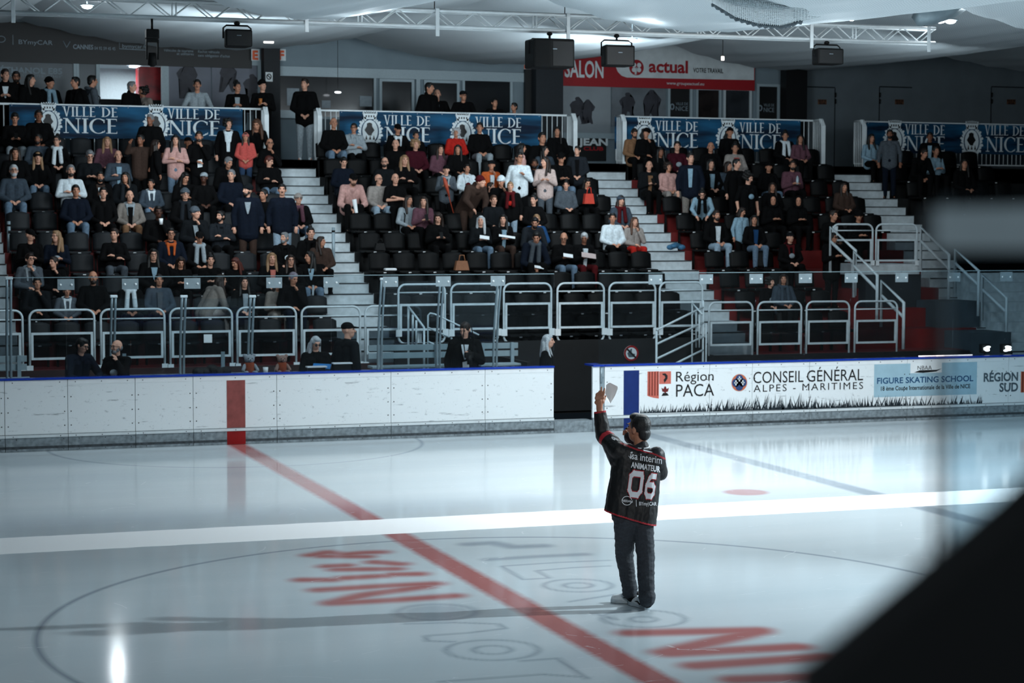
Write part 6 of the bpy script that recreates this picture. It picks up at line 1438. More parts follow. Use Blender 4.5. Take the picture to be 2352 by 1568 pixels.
def cup(lab, label, col, i=None, dz=.06):
    p, a = near(lab, dz=dz, i=i); mb = MB(); mb.cyl((0, 0, -.06), (0, 0, .06), .032, .042, 14); thing('cup', mb, col, p, label, 'cup')
cup('dark-skinned man in black drinking', 'white cup at the mouth of the dark-skinned man', M_tagw, 1, .0); cup('man in black beanie', 'beer cup held at the left railing end', mat('beer_amber', '#b06a35', .2), 0, .05)
def sheet(lab, label, w_=.2, h_=.14, m=M_tagw, tilt=-60, dz=.04, nm='leaflet'):
    p, a = near(lab, dz=dz, dy=-.06); mb = MB(); Mr = Matrix.Rotation(a, 3, 'Z') @ Matrix.Rotation(R(tilt), 3, 'X') @ Matrix.Rotation(.3, 3, 'Y'); mb.bbox((0, 0, 0), (w_, .004, h_), Mr); thing(nm, mb, m, p, label, 'leaflet')
sheet('woman with long silvery', 'white leaflet held by the woman with silvery blonde hair'); sheet('dark-haired woman with pale blue shirt and brown', 'rolled white paper held by the woman in brown trousers', .34, .09); sheet('old man with glasses and jeans', 'leaflet read by the old man in jeans'); sheet('grey-haired person in a black hockey', 'pale leaflet on the knees of the grey-haired person', .3, .2, mat('paper_pink', '#b9a7a4', .7)); sheet('dark-haired man in navy jacket and grey scarf', 'crumpled paper held by the man in navy jacket', .25, .1)
sheet('man in dark puffer bending', 'small notepad of the man writing behind the boards', .1, .14, dz=.02, nm='notepad')
p, a = near('blonde woman with sunglasses', dz=.03, dy=-.05, dx=.1); mb = MB(); mb.bbox((0, 0, 0), (.30, .012, .20), Matrix.Rotation(a, 3, 'Z') @ Matrix.Rotation(R(-70), 3, 'X') @ Matrix.Rotation(.12, 3, 'Y'), bev=.004); thing('tablet', mb, mat('tablet_blue', '#1f6fb0', .4), p, 'blue tablet held by the woman with sunglasses', 'tablet')
p, a = near('man in long black coat and white', i=1, dy=-.03, dz=-.04); r = empty('camera_body', p); r.name = 'photo_camera'; tag(r, 'black photo camera held before the white t-shirt', 'camera'); mb = MB(); mb.bbox((0, 0, 0), (.15, .07, .10), bev=.012); mb.bbox((0, 0, .06), (.06, .05, .04), bev=.008); mb.build('body', M_black, r); mb = MB(); mb.cyl((0, -.03, 0), (-.0, -.05, -.16), .042, .045, 14); mb.build('lens', M_black, r)
for k in (0, 1): mb = MB(); mb.tube([(-.07+.14*k, 0, .05), (-.10+.2*k, .02, .28), (-.06+.12*k, .06, .50)], .010, 5); mb.build('strap', M_black, r)
def bag(px, py, Y, w_, h_, m, label, z=None):
    p = atY(px, py, Y); r = empty('handbag', p if z is None else (p.x, p.y, z)); tag(r, label, 'bag'); mb = MB(); mb.prism([(-w_/2, -.06, 0), (w_/2, -.06, 0), (w_*.36, -.05, h_), (-w_*.36, -.05, h_)], (0, .12, 0)); o = mb.build('bag_body', m, r)
    mb = MB(); mb.tube([(-w_*.22, -.03, h_), (-w_*.14, -.03, h_*1.6), (w_*.14, -.03, h_*1.6), (w_*.22, -.03, h_)], .012, 6); mb.build('strap', m, r); return r
M_tanbag = mat('bag_tan', '#8a5a3c', .6); bag(1060, 569, rowY(6)+.30, .30, .19, M_tanbag, 'tan handbag on a black seat between the leather jacket and the silvery blonde hair', rowZ(6)+.445); bag(1352, 468, rowY(3)-.02, .24, .22, mat('bag_red', '#b8331f', .6), 'bright red bag below the lit phone'); bag(872, 524, rowY(5)+.30, .22, .14, M_black, 'small black bag at the feet of the grey hockey jersey', rowZ(5)+.445)
mb = MB(); [mb.ell((.06*k, .03*math.sin(k*2), .05+.03*math.cos(k)), (.09, .08, .06), 10) for k in range(-2, 3)]; p = atY(1553, 525, rowY(5)+.3); me = fuse('jacket_heap', mb, .012, 2); o = link('jacket_heap', me, None, (p.x, p.y, rowZ(5)+.45)); me.materials.append(mat('jacket_teal', '#2c5a78', .7, var=.6, scale=14)); tag(o, 'blue patterned jacket heaped on a seat among the red tiers', 'jacket')
mb = MB(); mb.bbox((0, 0, .02), (.24, .16, .05), bev=.02); p = atY(896, 571, rowY(6)+.3); thing('paper_bag', mb, M_tagw, (p.x, p.y, rowZ(6)+.45), 'crumpled white paper lying on a black seat in the centre block', 'paper')
for k, (px, l) in enumerate(((1055, 'left'), (1064, 'right'))): mb = MB(); mb.cyl((0, 0, 0), (0, 0, .15), .035, n=12); mb.cyl((0, 0, .15), (0, 0, .21), .033, .014, n=12); p = atY(px, 487, rowY(4)+.1); thing('water_bottle', mb, mat('bottle_blue', '#8fb4c8', .2), (p.x, p.y, rowZ(4)+.002), f'{l} one of two pale water bottles below the white hoodie with red print', 'bottle')
p, a = near('boy in black cap and grey hoodie', dy=-.05); mb = MB(); mb.tube([(-.06, 0, .18), (.16, -.03, -.62)], .012, 6); mb.tube([(-.05, -.01, .16), (-.02, -.01, .05), (.06, -.02, -.24)], [.03, .045, .02], 6); thing('flag_pole', mb, mat('flag_red', '#a8442c', .6), p, 'orange red rolled flag held by the boy in grey hoodie', 'flag')
p, a = near('man in black cap and pink', dy=-.05); mb = MB(); mb.tube([(0, 0, .22), (.10, -.05, -.45)], [.05, .012], 8); thing('rolled_paper', mb, M_tagw, p, 'long rolled white paper held by the man in the pink jersey', 'paper roll')
p, a = near('bearded man in a dusty jacket', dz=.06); mb = MB(); mb.cyl((0, 0, -.09), (0, 0, .06), .034, n=12); mb.cyl((0, 0, .06), (0, 0, .11), .034, .014, n=12); thing('water_bottle', mb, mat('bottle_clear', '#b9c8d0', .1, metal=.3), p, 'clear bottle held by the bearded man in a dusty jacket', 'bottle')
p, a = near('woman with long black hair in profile', dy=-.05); mb = MB(); mb.tube([(0, 0, .05), (-.03, -.03, -.4)], .022, 8); thing('rolled_paper', mb, mat('paper_grey', '#8d989e', .7), p, 'grey rolled paper held by the woman with long black hair at the aisle', 'paper roll')
# teddy bears, bag and white trays on the bench side
def teddy(px, py, Y, fur, label):
    p = atY(px, py, Y); r = empty('teddy_bear', p); tag(r, label, 'teddy bear'); mb = MB()
    mb.ell((0, 0, .10), (.085, .07, .10), 12); mb.ell((0, -.01, .255), (.088, .075, .075), 14); mb.ell((0, -.08, .24), (.035, .03, .028), 10)
    for s in (-1, 1): mb.ell((s*.075, .01, .31), (.036, .022, .036), 10); mb.cone((s*.08, -.02, .15), .035, (s*.12, -.07, .08), .03, 8); mb.cone((s*.05, -.04, .03), .04, (s*.08, -.14, .035), .038, 8)
    me = fuse('plush_body', mb, .008, 2); me.materials.append(fur); link('plush_body', me, r); mb = MB(); mb.cone((0, 0, .07), .092, (0, -.0, .15), .088, 14); mb.build('jersey', mat('teddy_orange', '#8c3a16', .8), r)
    mb = MB(); [mb.ell((s*.03, -.078, .27), (.009, .006, .009), 8) for s in (-1, 1)]; mb.ell((0, -.108, .25), (.012, .008, .009), 8); mb.build('eyes_and_nose', M_black, r)
M_furg = mat('plush_grey', '#8b9299', .95, bump=.4, bscale=200); M_furb = mat('plush_brown', '#8a6f66', .95, bump=.4, bscale=200)
mb = MB(); mb.box((atY(540, 850, 15.0).x, 14.85, .0), (atY(668, 850, 15.0).x, 15.15, 1.095)); o = mb.build('bench_cabinet', M_black); relocate(o, (atY(600, 850, 15).x, 15, 0)); tag(o, 'black cabinet carrying the teddy bears behind the boards', 'cabinet')
def sit_on(nm, px, Y, z): p = atY(px, 850, Y); return Vector((p.x, Y, z))
for px, f_, l in ((573, M_furg, 'grey teddy bear in an orange jersey behind the boards'), (648, M_furb, 'brown teddy bear in an orange jersey behind the boards')):
    teddy(px, 850, 15.0, f_, l); t = [o for o in COL.objects if o.get('label') == l][0]; t.location = sit_on('', px, 15.0, 1.0955-(.0 if f_ is M_furg else .0))
    if f_ is M_furb: t.scale = (.95,)*3
p = sit_on('', 610, 14.95, 1.0955); mb = MB(); mb.cyl((0, 0, 0), (0, 0, .12), .035, .045, 14); thing('cup', mb, M_tagw, p, 'white paper cup between the two teddy bears', 'cup')
p = atY(487, 850, 15.2); mb = MB(); [mb.ell((.11*k, .03*math.sin(k*3.1), .08+.03*math.cos(k*2.2)), (.11, .11, .085), 10) for k in range(-2, 3)]; me = fuse('duffel_bag', mb, .012, 2); me.materials.append(M_black); o = link('duffel_bag', me, None, (p.x, 15.2, 1.07)); tag(o, 'black duffel bag lying behind the boards left of the teddy bears', 'bag')
mb = MB(); mb.box((p.x-.5, 15.0, 0), (p.x+.45, 15.4, 1.08)); o = mb.build('bench_cabinet', M_black); relocate(o, (p.x, 15.2, 0)); tag(o, 'black cabinet under the duffel bag behind the boards', 'cabinet')
for a_, b_, l, z in ((700, 745, 'white tray edge left of the blue tablet', 1.22), (760, 803, 'white tray edge below the padded jacket', 1.27)):
    pa, pb = atY(a_, 850, 15.0), atY(b_, 850, 15.0); mb = MB(); mb.box((pa.x, 14.8, z-.02), (pb.x, 14.95, z)); mb.box((pa.x+.02, 14.82, 0), (pb.x-.02, 14.93, z-.021)); o = mb.build('lectern_box', M_steel if False else M_tagw); o.data.materials.append(M_black); [setattr(q, 'material_index', 1 if q.center.z < z-.0205 else 0) for q in o.data.polygons]; relocate(o, ((pa.x+pb.x)/2, 14.87, 0)); tag(o, l, 'tray stand')
# sparkling lamps at the right above the boards
for px, l in ((2266, 'left'), (2313, 'right')):
    Yl = HW+.3; p = atY(px, 800, Yl); r = empty('flood_light', p); tag(r, f'{l} one of two glaring lamps above the boards at the right', 'lamp'); mb = MB()
    for k in range(7): mb.ell((.075*(random.random()-.5), -.02, .08*(random.random()-.5)), (.055, .02, .022), 8)
    mb.build('bulb_cluster', mat('lamp_warm', '#ffffff', var=0, emit=('#fff0e6', 5)), r); mb = MB(); mb.bbox((0, .06, 0), (.2, .1, .17), bev=.02); mb.tube([(0, .05, -.08), (0, .05, 1.0-p.z)], .02, 8); mb.box((-.08, 0, -p.z), (.08, .12, 1.0-p.z)); mb.build('housing', M_black, r)
for a_, b_, y, l in ((2110, 2168, 817, 'left one'), (2150, 2233, 819, 'right one')):
    Yl = HW+.06; pa, pb = atY(a_, y, Yl), atY(b_, y, Yl); mb = MB(); mb.tube([(pa.x, Yl, CAPZ+.015), (pb.x, Yl, CAPZ+.015)], .010, 6); o = mb.build('strip_light', mat('strip_glow', '#ffffff', var=0, emit=('#ffe9e0', 1.6))); relocate(o, (pa.x, Yl, CAPZ+.015)); tag(o, f'thin glowing strip lying on the boards, {l}', 'strip light')
# ================================================================== THE ANNOUNCER ON THE ICE
from mathutils import noise as mn
FH = Vector((math.sin(YAW), math.cos(YAW), 0)); RH = Vector((math.cos(YAW), -math.sin(YAW), 0))
feet = atZ(1455, 1394, 0); D0 = (feet-CAM).dot(FH)
def P(px, py, v=0): d = ray(px, py); return CAM + d*((D0+v)/d.dot(FH))
MP = D0/FPX
hero = None
def wrinkle(me, amp, sc, dirv=(1, 1, 1)):
    nrm = [v.normal.copy() for v in me.vertices]
    for v, n in zip(me.vertices, nrm):
        q = Vector((v.co.x*sc*dirv[0], v.co.y*sc*dirv[1], v.co.z*sc*dirv[2])); d = mn.noise(q)*1.0+.5*mn.noise(q*2.3); v.co += n*amp*d
def cutplane(me, co, no, fill=True):
    bm = bmesh.new(); bm.from_mesh(me); r_ = bmesh.ops.bisect_plane(bm, geom=bm.verts[:]+bm.edges[:]+bm.faces[:], plane_co=co, plane_no=no, clear_outer=True)
    if fill:
        ed = [e for e in r_['geom_cut'] if isinstance(e, bmesh.types.BMEdge)]
        bmesh.ops.holes_fill(bm, edges=ed, sides=0)
    bm.to_mesh(me); bm.free()
M_sk = mat('hero_skin', '#b07a60', .5, var=.06, scale=40); M_jer = mat('jersey_black', '#0a0b0e', .55, var=.25, scale=40, bump=.1, bscale=300); M_jred = mat('jersey_red', '#a81e2a', .6, var=.1); M_yoke = mat('jersey_charcoal', '#1d1f25', .55, var=.15)
M_tr = mat('trouser_charcoal', '#2b3138', .8, var=.2, scale=50, bump=.3, bscale=120); M_sneak = mat('sneaker_white', '#e6eef2', .5, var=.05); M_sole = mat('sneaker_sole', '#c3d0d8', .6, var=.08); M_hair = mat('hero_hair', '#050505', .35, var=.4, scale=80, bump=.5, bscale=150)
sh_l, el_l, wr_l = P(1420, 1034, .02), P(1386, 1000, .20), P(1377, 938, .22)
sh_r, el_r, wr_r = P(1508, 1046, .02), P(1517, 1086, .12), P(1446, 1004, .36)
neck = P(1474, 1022, .03); hc = P(1467, 984, .07)
fdir = (FH*math.cos(R(48)) - RH*math.sin(R(48))); ha = math.atan2(fdir.x, -fdir.y); HMx = Matrix.Translation(hc) @ Matrix.Rotation(ha, 4, 'Z') @ Matrix.Rotation(R(-3), 4, 'X') @ Matrix.Scale(1.10, 4)
legL = (P(1437, 1196, .03), P(1434, 1268, .12), P(1446, 1356, .10)); legR = (P(1477, 1204, .02), P(1482, 1272, -.02), P(1486, 1372, -.13))
# body: head, neck, arms, hands, trunk and legs as one skin
mb = MB()
def hs2(mb, M, k=1.0):
    head_shapes(mb, M)
hs2(mb, HMx); 
for q in range(len(mb.v)): pass
mb.cone(neck+Vector((0, 0, -.05)), .064, hc+Vector((0, 0, -.06)), .058, 12)
mb.cone(P(1442, 1066, .07), .085, P(1441, 1188, .05), .09); mb.cone(P(1480, 1070, .07), .08, P(1474, 1188, .04), .09); mb.cone(sh_l, .06, sh_r, .06)
mb.cone(sh_l, .055, el_l, .045); mb.cone(el_l, .045, wr_l, .031, 12); mb.cone(sh_r, .055, el_r, .045); mb.cone(el_r, .045, wr_r, .03, 12)
for lg in (legL, legR): mb.cone(lg[0], .09, lg[1], .06); mb.cone(lg[1], .06, lg[2], .042)
# raised hand: back of the hand to us, fingers up around the paper
pv = .22
mb.cone(wr_l, .031, P(1377, 922, pv), .034, 12); mb.cone(P(1371, 914, pv), .022, P(1384, 912, pv), .022, 10); mb.cone(P(1371, 924, pv), .024, P(1383, 922, pv), .024, 10)
for pts in (((1385, 909, 0), (1387.5, 900, -.01), (1388.5, 892, .01)), ((1380, 908, 0), (1381.5, 898, -.015), (1381.5, 889, .005)), ((1375, 909, 0), (1375, 902, -.02), (1378, 897, .012)), ((1370, 911, 0), (1370, 905, -.02), (1373.5, 902, .015)), ((1384, 924, .0), (1389, 916, .02), (1391, 909, .03))):
    q = [P(a, b_, pv+c) for a, b_, c in pts]; mb.cone(q[0], .0125, q[1], .0105, 8); mb.cone(q[1], .0105, q[2], .0085, 8)
# microphone hand: fist seen past the cheek
mv = .40
mb.cone(wr_r, .03, P(1443, 998, mv), .03, 10)
for k in range(4): a = P(1446, 992+k*2.6, mv-.02); b_ = P(1437, 988.5+k*2.6, mv-.035); c = P(1432.5-k*.3, 990+k*2.6, mv); mb.cone(a, .012, b_, .0105, 8); mb.cone(b_, .0105, c, .0095, 8)
mb.cone(P(1446, 1000, mv+.02), .013, P(1438, 997, mv+.03), .011, 8)
me = fuse('person', mb, .0055, 2); me.materials.append(M_sk); hero = link('person', me); relocate(hero, feet)
tag(hero, 'person in black hockey jersey 06 on the ice raising a white sheet, seen from behind', 'person')
def hk(nm, me_or_mb, m, fz=None):
    o = link(nm, me_or_mb) if not isinstance(me_or_mb, MB) else me_or_mb.build(nm, [])
    for q in (m if isinstance(m, list) else [m]): o.data.materials.append(q)
    relocate(o, feet); o.parent = hero; o.matrix_parent_inverse = Matrix.Translation(-feet); return o
# hair
mb = MB(); Mr = HMx.to_3x3(); Pt = lambda x, y, z: HMx @ Vector((x, y, z))
mb.ell(Pt(0, .020, .036), (.094, .104, .103), 18, Mr.normalized()); mb.ell(Pt(0, -.035, .095), (.07, .06, .042), 12, Mr.normalized()); mb.ell(Pt(0, .066, -.035), (.072, .05, .07), 12, Mr.normalized())
for k in range(0): a = k*2.399; zz = .0+.125*((k*11) % 60)/60; rr = math.sqrt(max(.02, 1-(zz/.14)**2)); mb.cone(Pt(.088*rr*math.cos(a), .02+.097*rr*math.sin(a), zz+.025), .010, Pt(.091*rr*math.cos(a+.12), .018+.101*rr*math.sin(a+.12), zz+.036), .006, 6) if not (math.sin(a) < -.55 and zz < .07) else None
me = fuse('hair', mb, .005, 1); hk('hair', me, M_hair)
o = link('eyes', simple('eyes', f_eyes), hero); [setattr(sl, 'link', 'OBJECT') for sl in o.material_slots]; [setattr(sl, 'material', m) for sl, m in zip(o.material_slots, (M_eye, M_brow, M_lip))]; o.matrix_local = Matrix.Translation(-feet) @ HMx
# jersey
mb = MB()
mb.cone(P(1440, 1050, .06), .135, P(1424, 1185, .05), .160, 16); mb.cone(P(1488, 1058, .06), .125, P(1470, 1205, .03), .155, 16); mb.cone(P(1462, 1060, .05), .14, P(1446, 1200, .04), .165, 16)
mb.cone(sh_l+Vector((0, 0, -.01)), .085, sh_r+Vector((0, 0, -.02)), .080, 14); mb.cone(neck+Vector((0, 0, -.065)), .105, neck+Vector((0, 0, -.025)), .074, 14)
mb.cone(sh_l, .088, el_l, .078, 14); mb.cone(el_l, .078, P(1376, 930, .22), .052, 14); mb.cone(P(1424, 1058, .05), .10, P(1396, 1012, .14), .07, 12)
mb.cone(sh_r, .082, el_r, .072, 14); mb.cone(el_r, .072, wr_r, .052, 14)
me = fuse('jersey', mb, .0065, 6); wrinkle(me, .007, 9, (1, 1, .45)); wrinkle(me, .004, 22, (1, 1, .7))
# hem: cut along the sagging lower edge; sleeve cut at the wrist
hA, hB = P(1384, 1175, -.10), P(1505, 1210, -.10); t = (hB-hA).normalized(); no = t.cross(FH); no = no if no.z < 0 else -no
cutplane(me, (hA+hB)/2+Vector((0, 0, .0)), no)
d = (P(1376, 930, .22)-el_l).normalized(); cutplane(me, P(1378, 944, .22), d)
# colour by region: yoke, arm bands and hem piping in their own slots
me.update(); me.polygons.foreach_set('use_smooth', [True]*len(me.polygons))
yk = [(1400, 1008), (1427, 1017), (1460, 1031), (1500, 1041), (1530, 1054)]
def poly_y(pts, x):
    for (a, b_), (c, d_) in zip(pts[:-1], pts[1:]):
        if a <= x <= c: return b_+(d_-b_)*(x-a)/(c-a)
    return pts[0][1] if x < pts[0][0] else pts[-1][1]
mi = []
armdir = (el_l-sh_l).normalized()
for f in me.polygons:
    c = f.center; x, y = pix(c); k = 0; ta = (c-sh_l).dot(armdir)/(el_l-sh_l).length; side = (c-sh_l-armdir*(c-sh_l).dot(armdir)).length
    yy = poly_y(yk, x)
    if x > 1424 and y < yy-1.5 and (c-neck).length < .42: k = 2
    elif x > 1424 and abs(y-yy) < 2.2: k = 1
    hy = (c-hA).dot(no)
    if -.014 < hy < .004: k = 1
    if side < .14 and .66 < ta < .86 and x < 1424: k = 1
    if side < .16 and ta > .15 and (c-(el_l+(sh_l-el_l)*.42+Vector((0, 0, -.09)))).length < .05: k = 1
    if (c-P(1378, 944, .22)).dot(d) > -.016 and (c-P(1378, 944, .22)).length < .09: k = 1
    mi.append(k)
me.polygons.foreach_set('material_index', mi); jer = hk('jersey', me, [M_jer, M_jred, M_yoke])
dg = bpy.context.evaluated_depsgraph_get(); bv = BVHTree.FromPolygons([v.co+feet for v in me.vertices], [tuple(p.vertices) for p in me.polygons])
def decal(nm, polys, m, off=.004, par=None):
    """lay flat photo-plane polygons onto the cloth surface"""
    mb = MB()
    for vs, fs in polys:
        out = []
        for x, y in vs:
            d = ray(x, y); h = bv.ray_cast(CAM, d.normalized()); q = h[0] if h[0] is not None else P(x, y, -.05); out.append(q-d.normalized()*off)
        mb.add(out, fs)
    o = mb.build(nm, m); relocate(o, feet); o.parent = hero; o.matrix_parent_inverse = Matrix.Translation(-feet); return o
def txt_px(s, o_, ex, ez, w_, h_, bold=0, sub=2):
    vs, fs, wd = text_mesh(s, bold=bold); bm = bmesh.new(); V_ = [bm.verts.new(v) for v in vs]
    for f in fs:
        try: bm.faces.new([V_[i] for i in f])
        except ValueError: pass
    bmesh.ops.triangulate(bm, faces=bm.faces[:])
    for _ in range(sub): bmesh.ops.subdivide_edges(bm, edges=[e for e in bm.edges if e.calc_length() > .12], cuts=1, use_grid_fill=False); bmesh.ops.triangulate(bm, faces=bm.faces[:])
    bm.verts.index_update(); ex = Vector(ex).normalized(); ez = Vector(ez).normalized()
    r_ = [((o_[0]+ex.x*v.co.x*w_/wd+ez.x*v.co.z*h_, o_[1]+ex.y*v.co.x*w_/wd+ez.y*v.co.z*h_)) for v in bm.verts], [[v.index for v in f.verts] for f in bm.faces]; bm.free(); return r_
M_wt = mat('print_white', '#dfe3e8', .6, var=.04)
E1, E2 = (78, 13), (5, -44)
decal('sponsor_lettering', [txt_px('isa interim', (1447, 1053), E1, (3, -40), 74, 16, .012)], M_wt); decal('role_lettering', [txt_px('ANIMATEUR', (1449, 1073), E1, (3, -40), 68, 12.5, .03)], M_wt)
decal('sponsor_mark', [([(1443, 1046), (1448, 1050), (1454, 1044), (1451, 1050), (1448, 1053)], [(0, 1, 2, 3, 4)]), ([(1450, 1037), (1453, 1037), (1453, 1041), (1450, 1041)], [(0, 1, 2, 3)])], M_wt)
def digit(o_, w_, h_, kind):
    ex = Vector((1, .13)); ez = Vector((.13, -1)); F = []
    def quad(x0, z0, x1, z1, t):
        n = 6; a = Vector((x0, z0)); b_ = Vector((x1, z1)); d = (b_-a); L_ = d.length; d = d/L_; nn = Vector((-d.y, d.x))*t/2; a = a-d*t*.42; b_ = b_+d*t*.42
        vs = []; 
        for k in range(n+1): q = a.lerp(b_, k/n); vs += [q-nn, q+nn]
        F.append(([(o_[0]+ex.x*v.x*w_+ez.x*v.y*h_, o_[1]+ex.y*v.x*w_+ez.y*v.y*h_) for v in vs], [(2*k, 2*k+1, 2*k+3, 2*k+2) for k in range(n)]))
    c = .22; S_ = {'0': [(0, c, 0, 1-c*.7), (0, 1-c*.7, c, 1), (c, 1, 1-c*.3, 1), (1-c*.3, 1, 1, 1-c*.7), (1, 1-c*.7, 1, c), (1, c, 1-c, 0), (1-c, 0, c, 0), (c, 0, 0, c)],
         '6': [(1, 1, .5, 1), (.5, 1, .25, .86), (.25, .86, 0, .5), (0, .5, 0, c*.8), (0, c*.8, c, 0), (c, 0, 1-c, 0), (1-c, 0, 1, c*.8), (1, c*.8, 1, .44), (1, .44, .8, .56), (.8, .56, .1, .56)]}[kind]
    return F, S_, quad
for kind, o_, w_, h_ in (('0', (1444, 1134), 26, 48), ('6', (1482, 1138), 18, 46)):
    for nm, t_, m, of in (('number_outline', .36, M_jred, .004), ('number', .27, M_wt, .007)):
        F, S_, quad = digit(o_, w_, h_, kind)
        for sg in S_: quad(*sg, t_)
        decal(nm, F, m, of)
decal('sponsor_lettering', [txt_px('NISSAN', (1428, 1151.5), (1, .1), (0, -1), 25, 5, .02), txt_px('BYmy)CAR', (1468, 1160), (1, .02), (0, -1), 40, 8, .015)], M_wt)
ringp = []
for k in range(28):
    a0, a1 = 2*PI*k/28, 2*PI*(k+1)/28
    if abs(math.sin((a0+a1)/2)) < .32: continue
    ringp.append(([(1440+r_*math.cos(a), 1149.5+.1*0+r_*.92*math.sin(a)) for a in (a0, a1) for r_ in (10.2, 11.8)], [(0, 1, 3, 2)]))
ringp.append(([(1460.5, 1147), (1461.8, 1147), (1462.2, 1163), (1460.9, 1163)], [(0, 1, 2, 3)])); decal('sponsor_ring', ringp, M_wt)
# sleeve number
decal('sleeve_number', [txt_px('6', (1404, 1001), (-.35, -1), (1, .3), -9, 13, .05)], M_wt, .005)
decal('collar_tab', [([(1478, 1032), (1498, 1037), (1498, 1039.5), (1478, 1035)], [(0, 1, 2, 3)])], M_wt)
mb = MB(); n_ = [neck+RH*(.067*math.cos(a))+FH*(.064*math.sin(a))+Vector((0, 0, -.012+.012*math.sin(a))) for a in np.linspace(0, 2*PI, 25)[:-1]]; mb.tube(n_, .009, 6, closed=True); hk('collar', mb, M_wt)
# trousers
mb = MB()
mb.cone(P(1432, 1185, .05), .115, P(1474, 1190, .03), .105, 14)
for lg, r0, r1, r2 in ((legL, .112, .088, .068), (legR, .098, .086, .074)): mb.cone(lg[0], r0, lg[1], r1, 14); mb.cone(lg[1], r1, lg[2], r2, 14); mb.cone(lg[2]+Vector((0, 0, .02)), r2+.006, lg[2]+Vector((0, 0, -.01)), r2+.004, 14)
me = fuse('trousers', mb, .0065, 4); wrinkle(me, .006, 9, (1, 1, .9)); wrinkle(me, .005, 17, (.7, .7, 2.2))
for lg in (legL, legR):
    pass
hk('trousers', me, M_tr); me.polygons.foreach_set('use_smooth', [True]*len(me.polygons))
mb = MB(); mb.cone(legL[2]+Vector((0, 0, -.03)), .056, P(1452, 1372, .10), .050, 12); hk('sock', mb, M_black); mb = MB(); mb.cone(legR[2]+Vector((0, 0, -.02)), .056, P(1487, 1384, -.13), .050, 12); hk('sock', mb, M_black)
# sneakers
def sneaker(heel, dirv, L_, Wd=.105):
    d = Vector((dirv.x, dirv.y, 0)).normalized(); s_ = Vector((-d.y, d.x, 0)); B = Matrix((d, s_, Vector((0, 0, 1)))).transposed(); q = lambda x, y, z: heel+B@Vector((x*L_, y*Wd/2, z))
    r_ = empty('sneaker', heel); r_.parent = hero; r_.matrix_parent_inverse = Matrix.Translation(-feet)
    def pc(nm, mb, m, vox=.005, sm=2):
        me = fuse(nm, mb, vox, sm) if vox else mb.mesh(nm); me.materials.append(m); o = link(nm, me); relocate(o, heel); o.parent = r_; o.matrix_parent_inverse = Matrix.Translation(-heel); return o
    mb = MB(); out = [(0, -.55), (-.02, 0), (0, .55), (.2, .72), (.5, .78), (.75, .98), (.92, .8), (1.0, .2), (1.0, -.2), (.92, -.75), (.75, -.95), (.5, -.75), (.2, -.7)]
    mb.prism([q(x, y, .003) for x, y in out], (0, 0, .034)); pc('sole', mb, M_sole, .0045, 1)
    mb = MB(); mb.cone(q(.12, 0, .055), .044, q(.45, 0, .05), .046, 14); mb.cone(q(.45, 0, .05), .046, q(.84, 0, .038), .038, 14); mb.cone(q(.10, 0, .085), .040, q(.26, 0, .085), .040, 12); mb.cone(q(.30, 0, .085), .034, q(.62, 0, .06), .03, 12); pc('upper', mb, M_sneak)
    mb = MB(); mb.ell(q(.0, 0, .098), (.022, .03, .024), 10, B); pc('heel_tab', mb, M_black, 0)
    for sd in (-1, 1):
        mb = MB(); pts = [(.02, .082), (.10, .06), (.22, .05), (.36, .068), (.52, .058), (.34, .055), (.22, .036), (.12, .044)]; rad = lambda x: (.87+.06*math.sin(PI*x))
        out_ = [q(x, sd*(rad(x)+.05), z) for x, z in pts]; mb.prism(out_ if sd > 0 else out_[::-1], s_*(-.010*sd)); pc('swoosh_print', mb, M_black, 0)
    return r_
gl = lambda px, py: atZ(px, py, 0)
hl, tl = gl(1463, 1386), gl(1404, 1383); sneaker(hl, tl-hl, (tl-hl).length*1.02)
hr = gl(1487, 1399); sneaker(hr, (FH*.86-RH*.5), .285)
# sheet of paper and microphone are separate things
mb = MB(); vs = []; fs = []; N_ = 10
edgeL = [(1389, 890), (1388, 902), (1390, 912), (1401, 926)]; edgeR = [(1402, 879), (1420, 888), (1414, 906), (1402, 926.5)]
def lp(E_, t): i = min(int(t*3), 2); f = t*3-i; return Vector(E_[i]).lerp(Vector(E_[i+1]), f)
for j in range(N_+1):
    for i in range(N_+1): a = lp(edgeL, j/N_).lerp(lp(edgeR, j/N_), i/N_); vs.append(P(a.x, a.y-3.5*math.sin(PI*i/N_)*(1-j/N_), pv+.02+.05*math.sin(2.4*i/N_)+.03*math.sin(3*j/N_)))
for j in range(N_):
    for i in range(N_): k = j*(N_+1)+i; fs.append((k, k+1, k+N_+2, k+N_+1))
k = len(vs); vs += [v+FH*.0015 for v in vs]; fs += [tuple(reversed([q+k for q in f])) for f in fs]
mb.add(vs, fs, 0, True); o = mb.build('paper_sheet', mat('paper_white', '#f4f6f7', .6, var=0)); relocate(o, P(1400, 900, pv)); tag(o, 'white sheet of paper held up by the raised hand on the ice', 'paper')
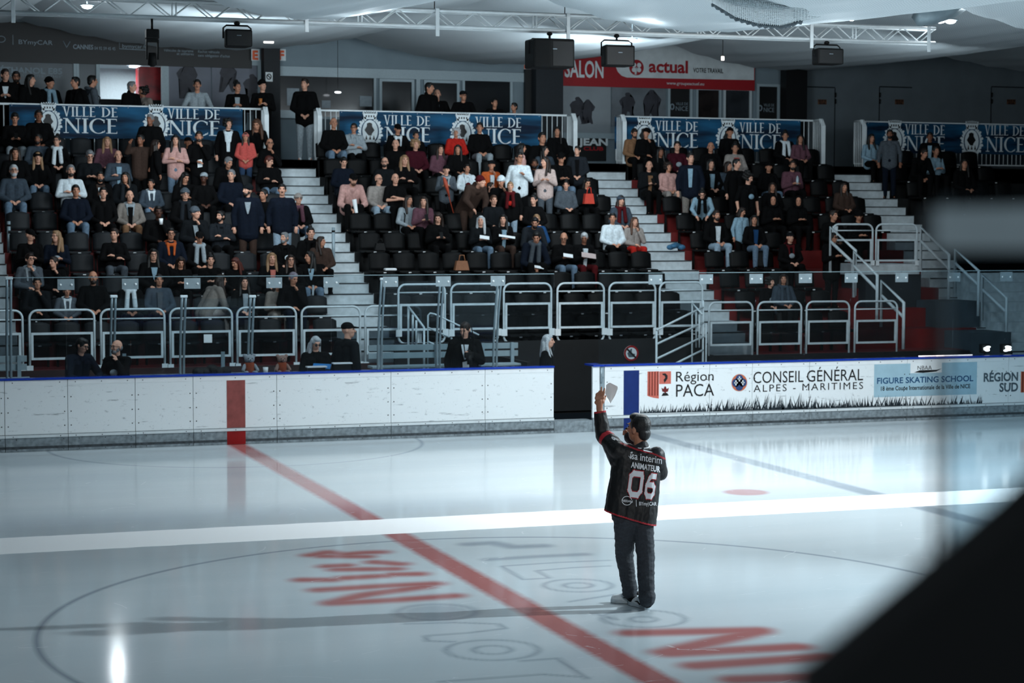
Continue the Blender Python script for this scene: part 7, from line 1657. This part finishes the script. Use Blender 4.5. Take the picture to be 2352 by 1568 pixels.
a, b_ = P(1443, 1006, mv+.02), P(1441, 991, mv+.05); r = empty('microphone', a); tag(r, 'black microphone held at the mouth of the person on the ice', 'microphone'); mb = MB(); mb.tube([(0, 0, 0), tuple(b_-a)], [.014, .018], 10); mb.build('handle', M_black, r); mb = MB(); mb.ell(tuple(b_-a+Vector((0, 0, .015))), (.025, .025, .028), 12); mb.build('grille', MATS['grille_black'], r)

# ================================================================== BLURRED THINGS CLOSE TO THE CAMERA
def N(px, py, d): q = ray(px, py); return CAM+q*(d/q.dot(FH))
M_near = mat('near_metal', '#6b7a82', .5, metal=.2, var=.1)
dn = 1.35
c0 = N(2160, 1560, dn); r = empty('near_post', Vector((c0.x, c0.y, c0.z))); tag(r, 'blurred grey glass post close to the camera at the right', 'post')
for x_ in (2148, 2176):
    mb = MB(); a, b_ = N(x_, 1600, dn), N(x_, 455, dn); mb.tube([a-c0, b_-c0], .0024, 8); mb.build('channel', M_near if x_ > 2160 else mat('near_gasket', '#171b1e', .6), r)
mb = MB(); q = [N(x, y, dn-.05)-c0 for x, y in ((2150, 478), (2600, 468), (2600, 578), (2150, 572))]; mb.prism(q, FH*.03); mb.build('padded_arm', mat('near_arm', '#b7c6cd', .5, var=.05), r)
mb = MB(); q = [N(x, y, dn)-c0 for x, y in ((2178, 440), (2650, 440), (2650, 1600), (2178, 1600))]; mb.prism(q, FH*.008); mb.build('pane', glass_mat('near_pane', (.74, .82, .86), .4, .006), r)
dd = .95
mb = MB(); q = [N(x, y, dd) for x, y in ((2700, 860), (2352, 1190), (1870, 1600), (1870, 2600), (2700, 2600))]; mb.prism(q, FH*.06); o = mb.build('near_barrier', mat('barrier_black', '#0a0c0f', .7, var=.2, scale=8)); relocate(o, N(2300, 2600, dd)); tag(o, 'blurred black sloping barrier in the bottom right corner', 'barrier')
lamp('near_arm_fill', 'SPOT', CAM+Vector((-1.5, -2.5, 1.5)), N(2300, 520, dn), 170, size=.1, angle=R(24), blend=.9)  # unseen spot added behind the camera to brighten the padded arm
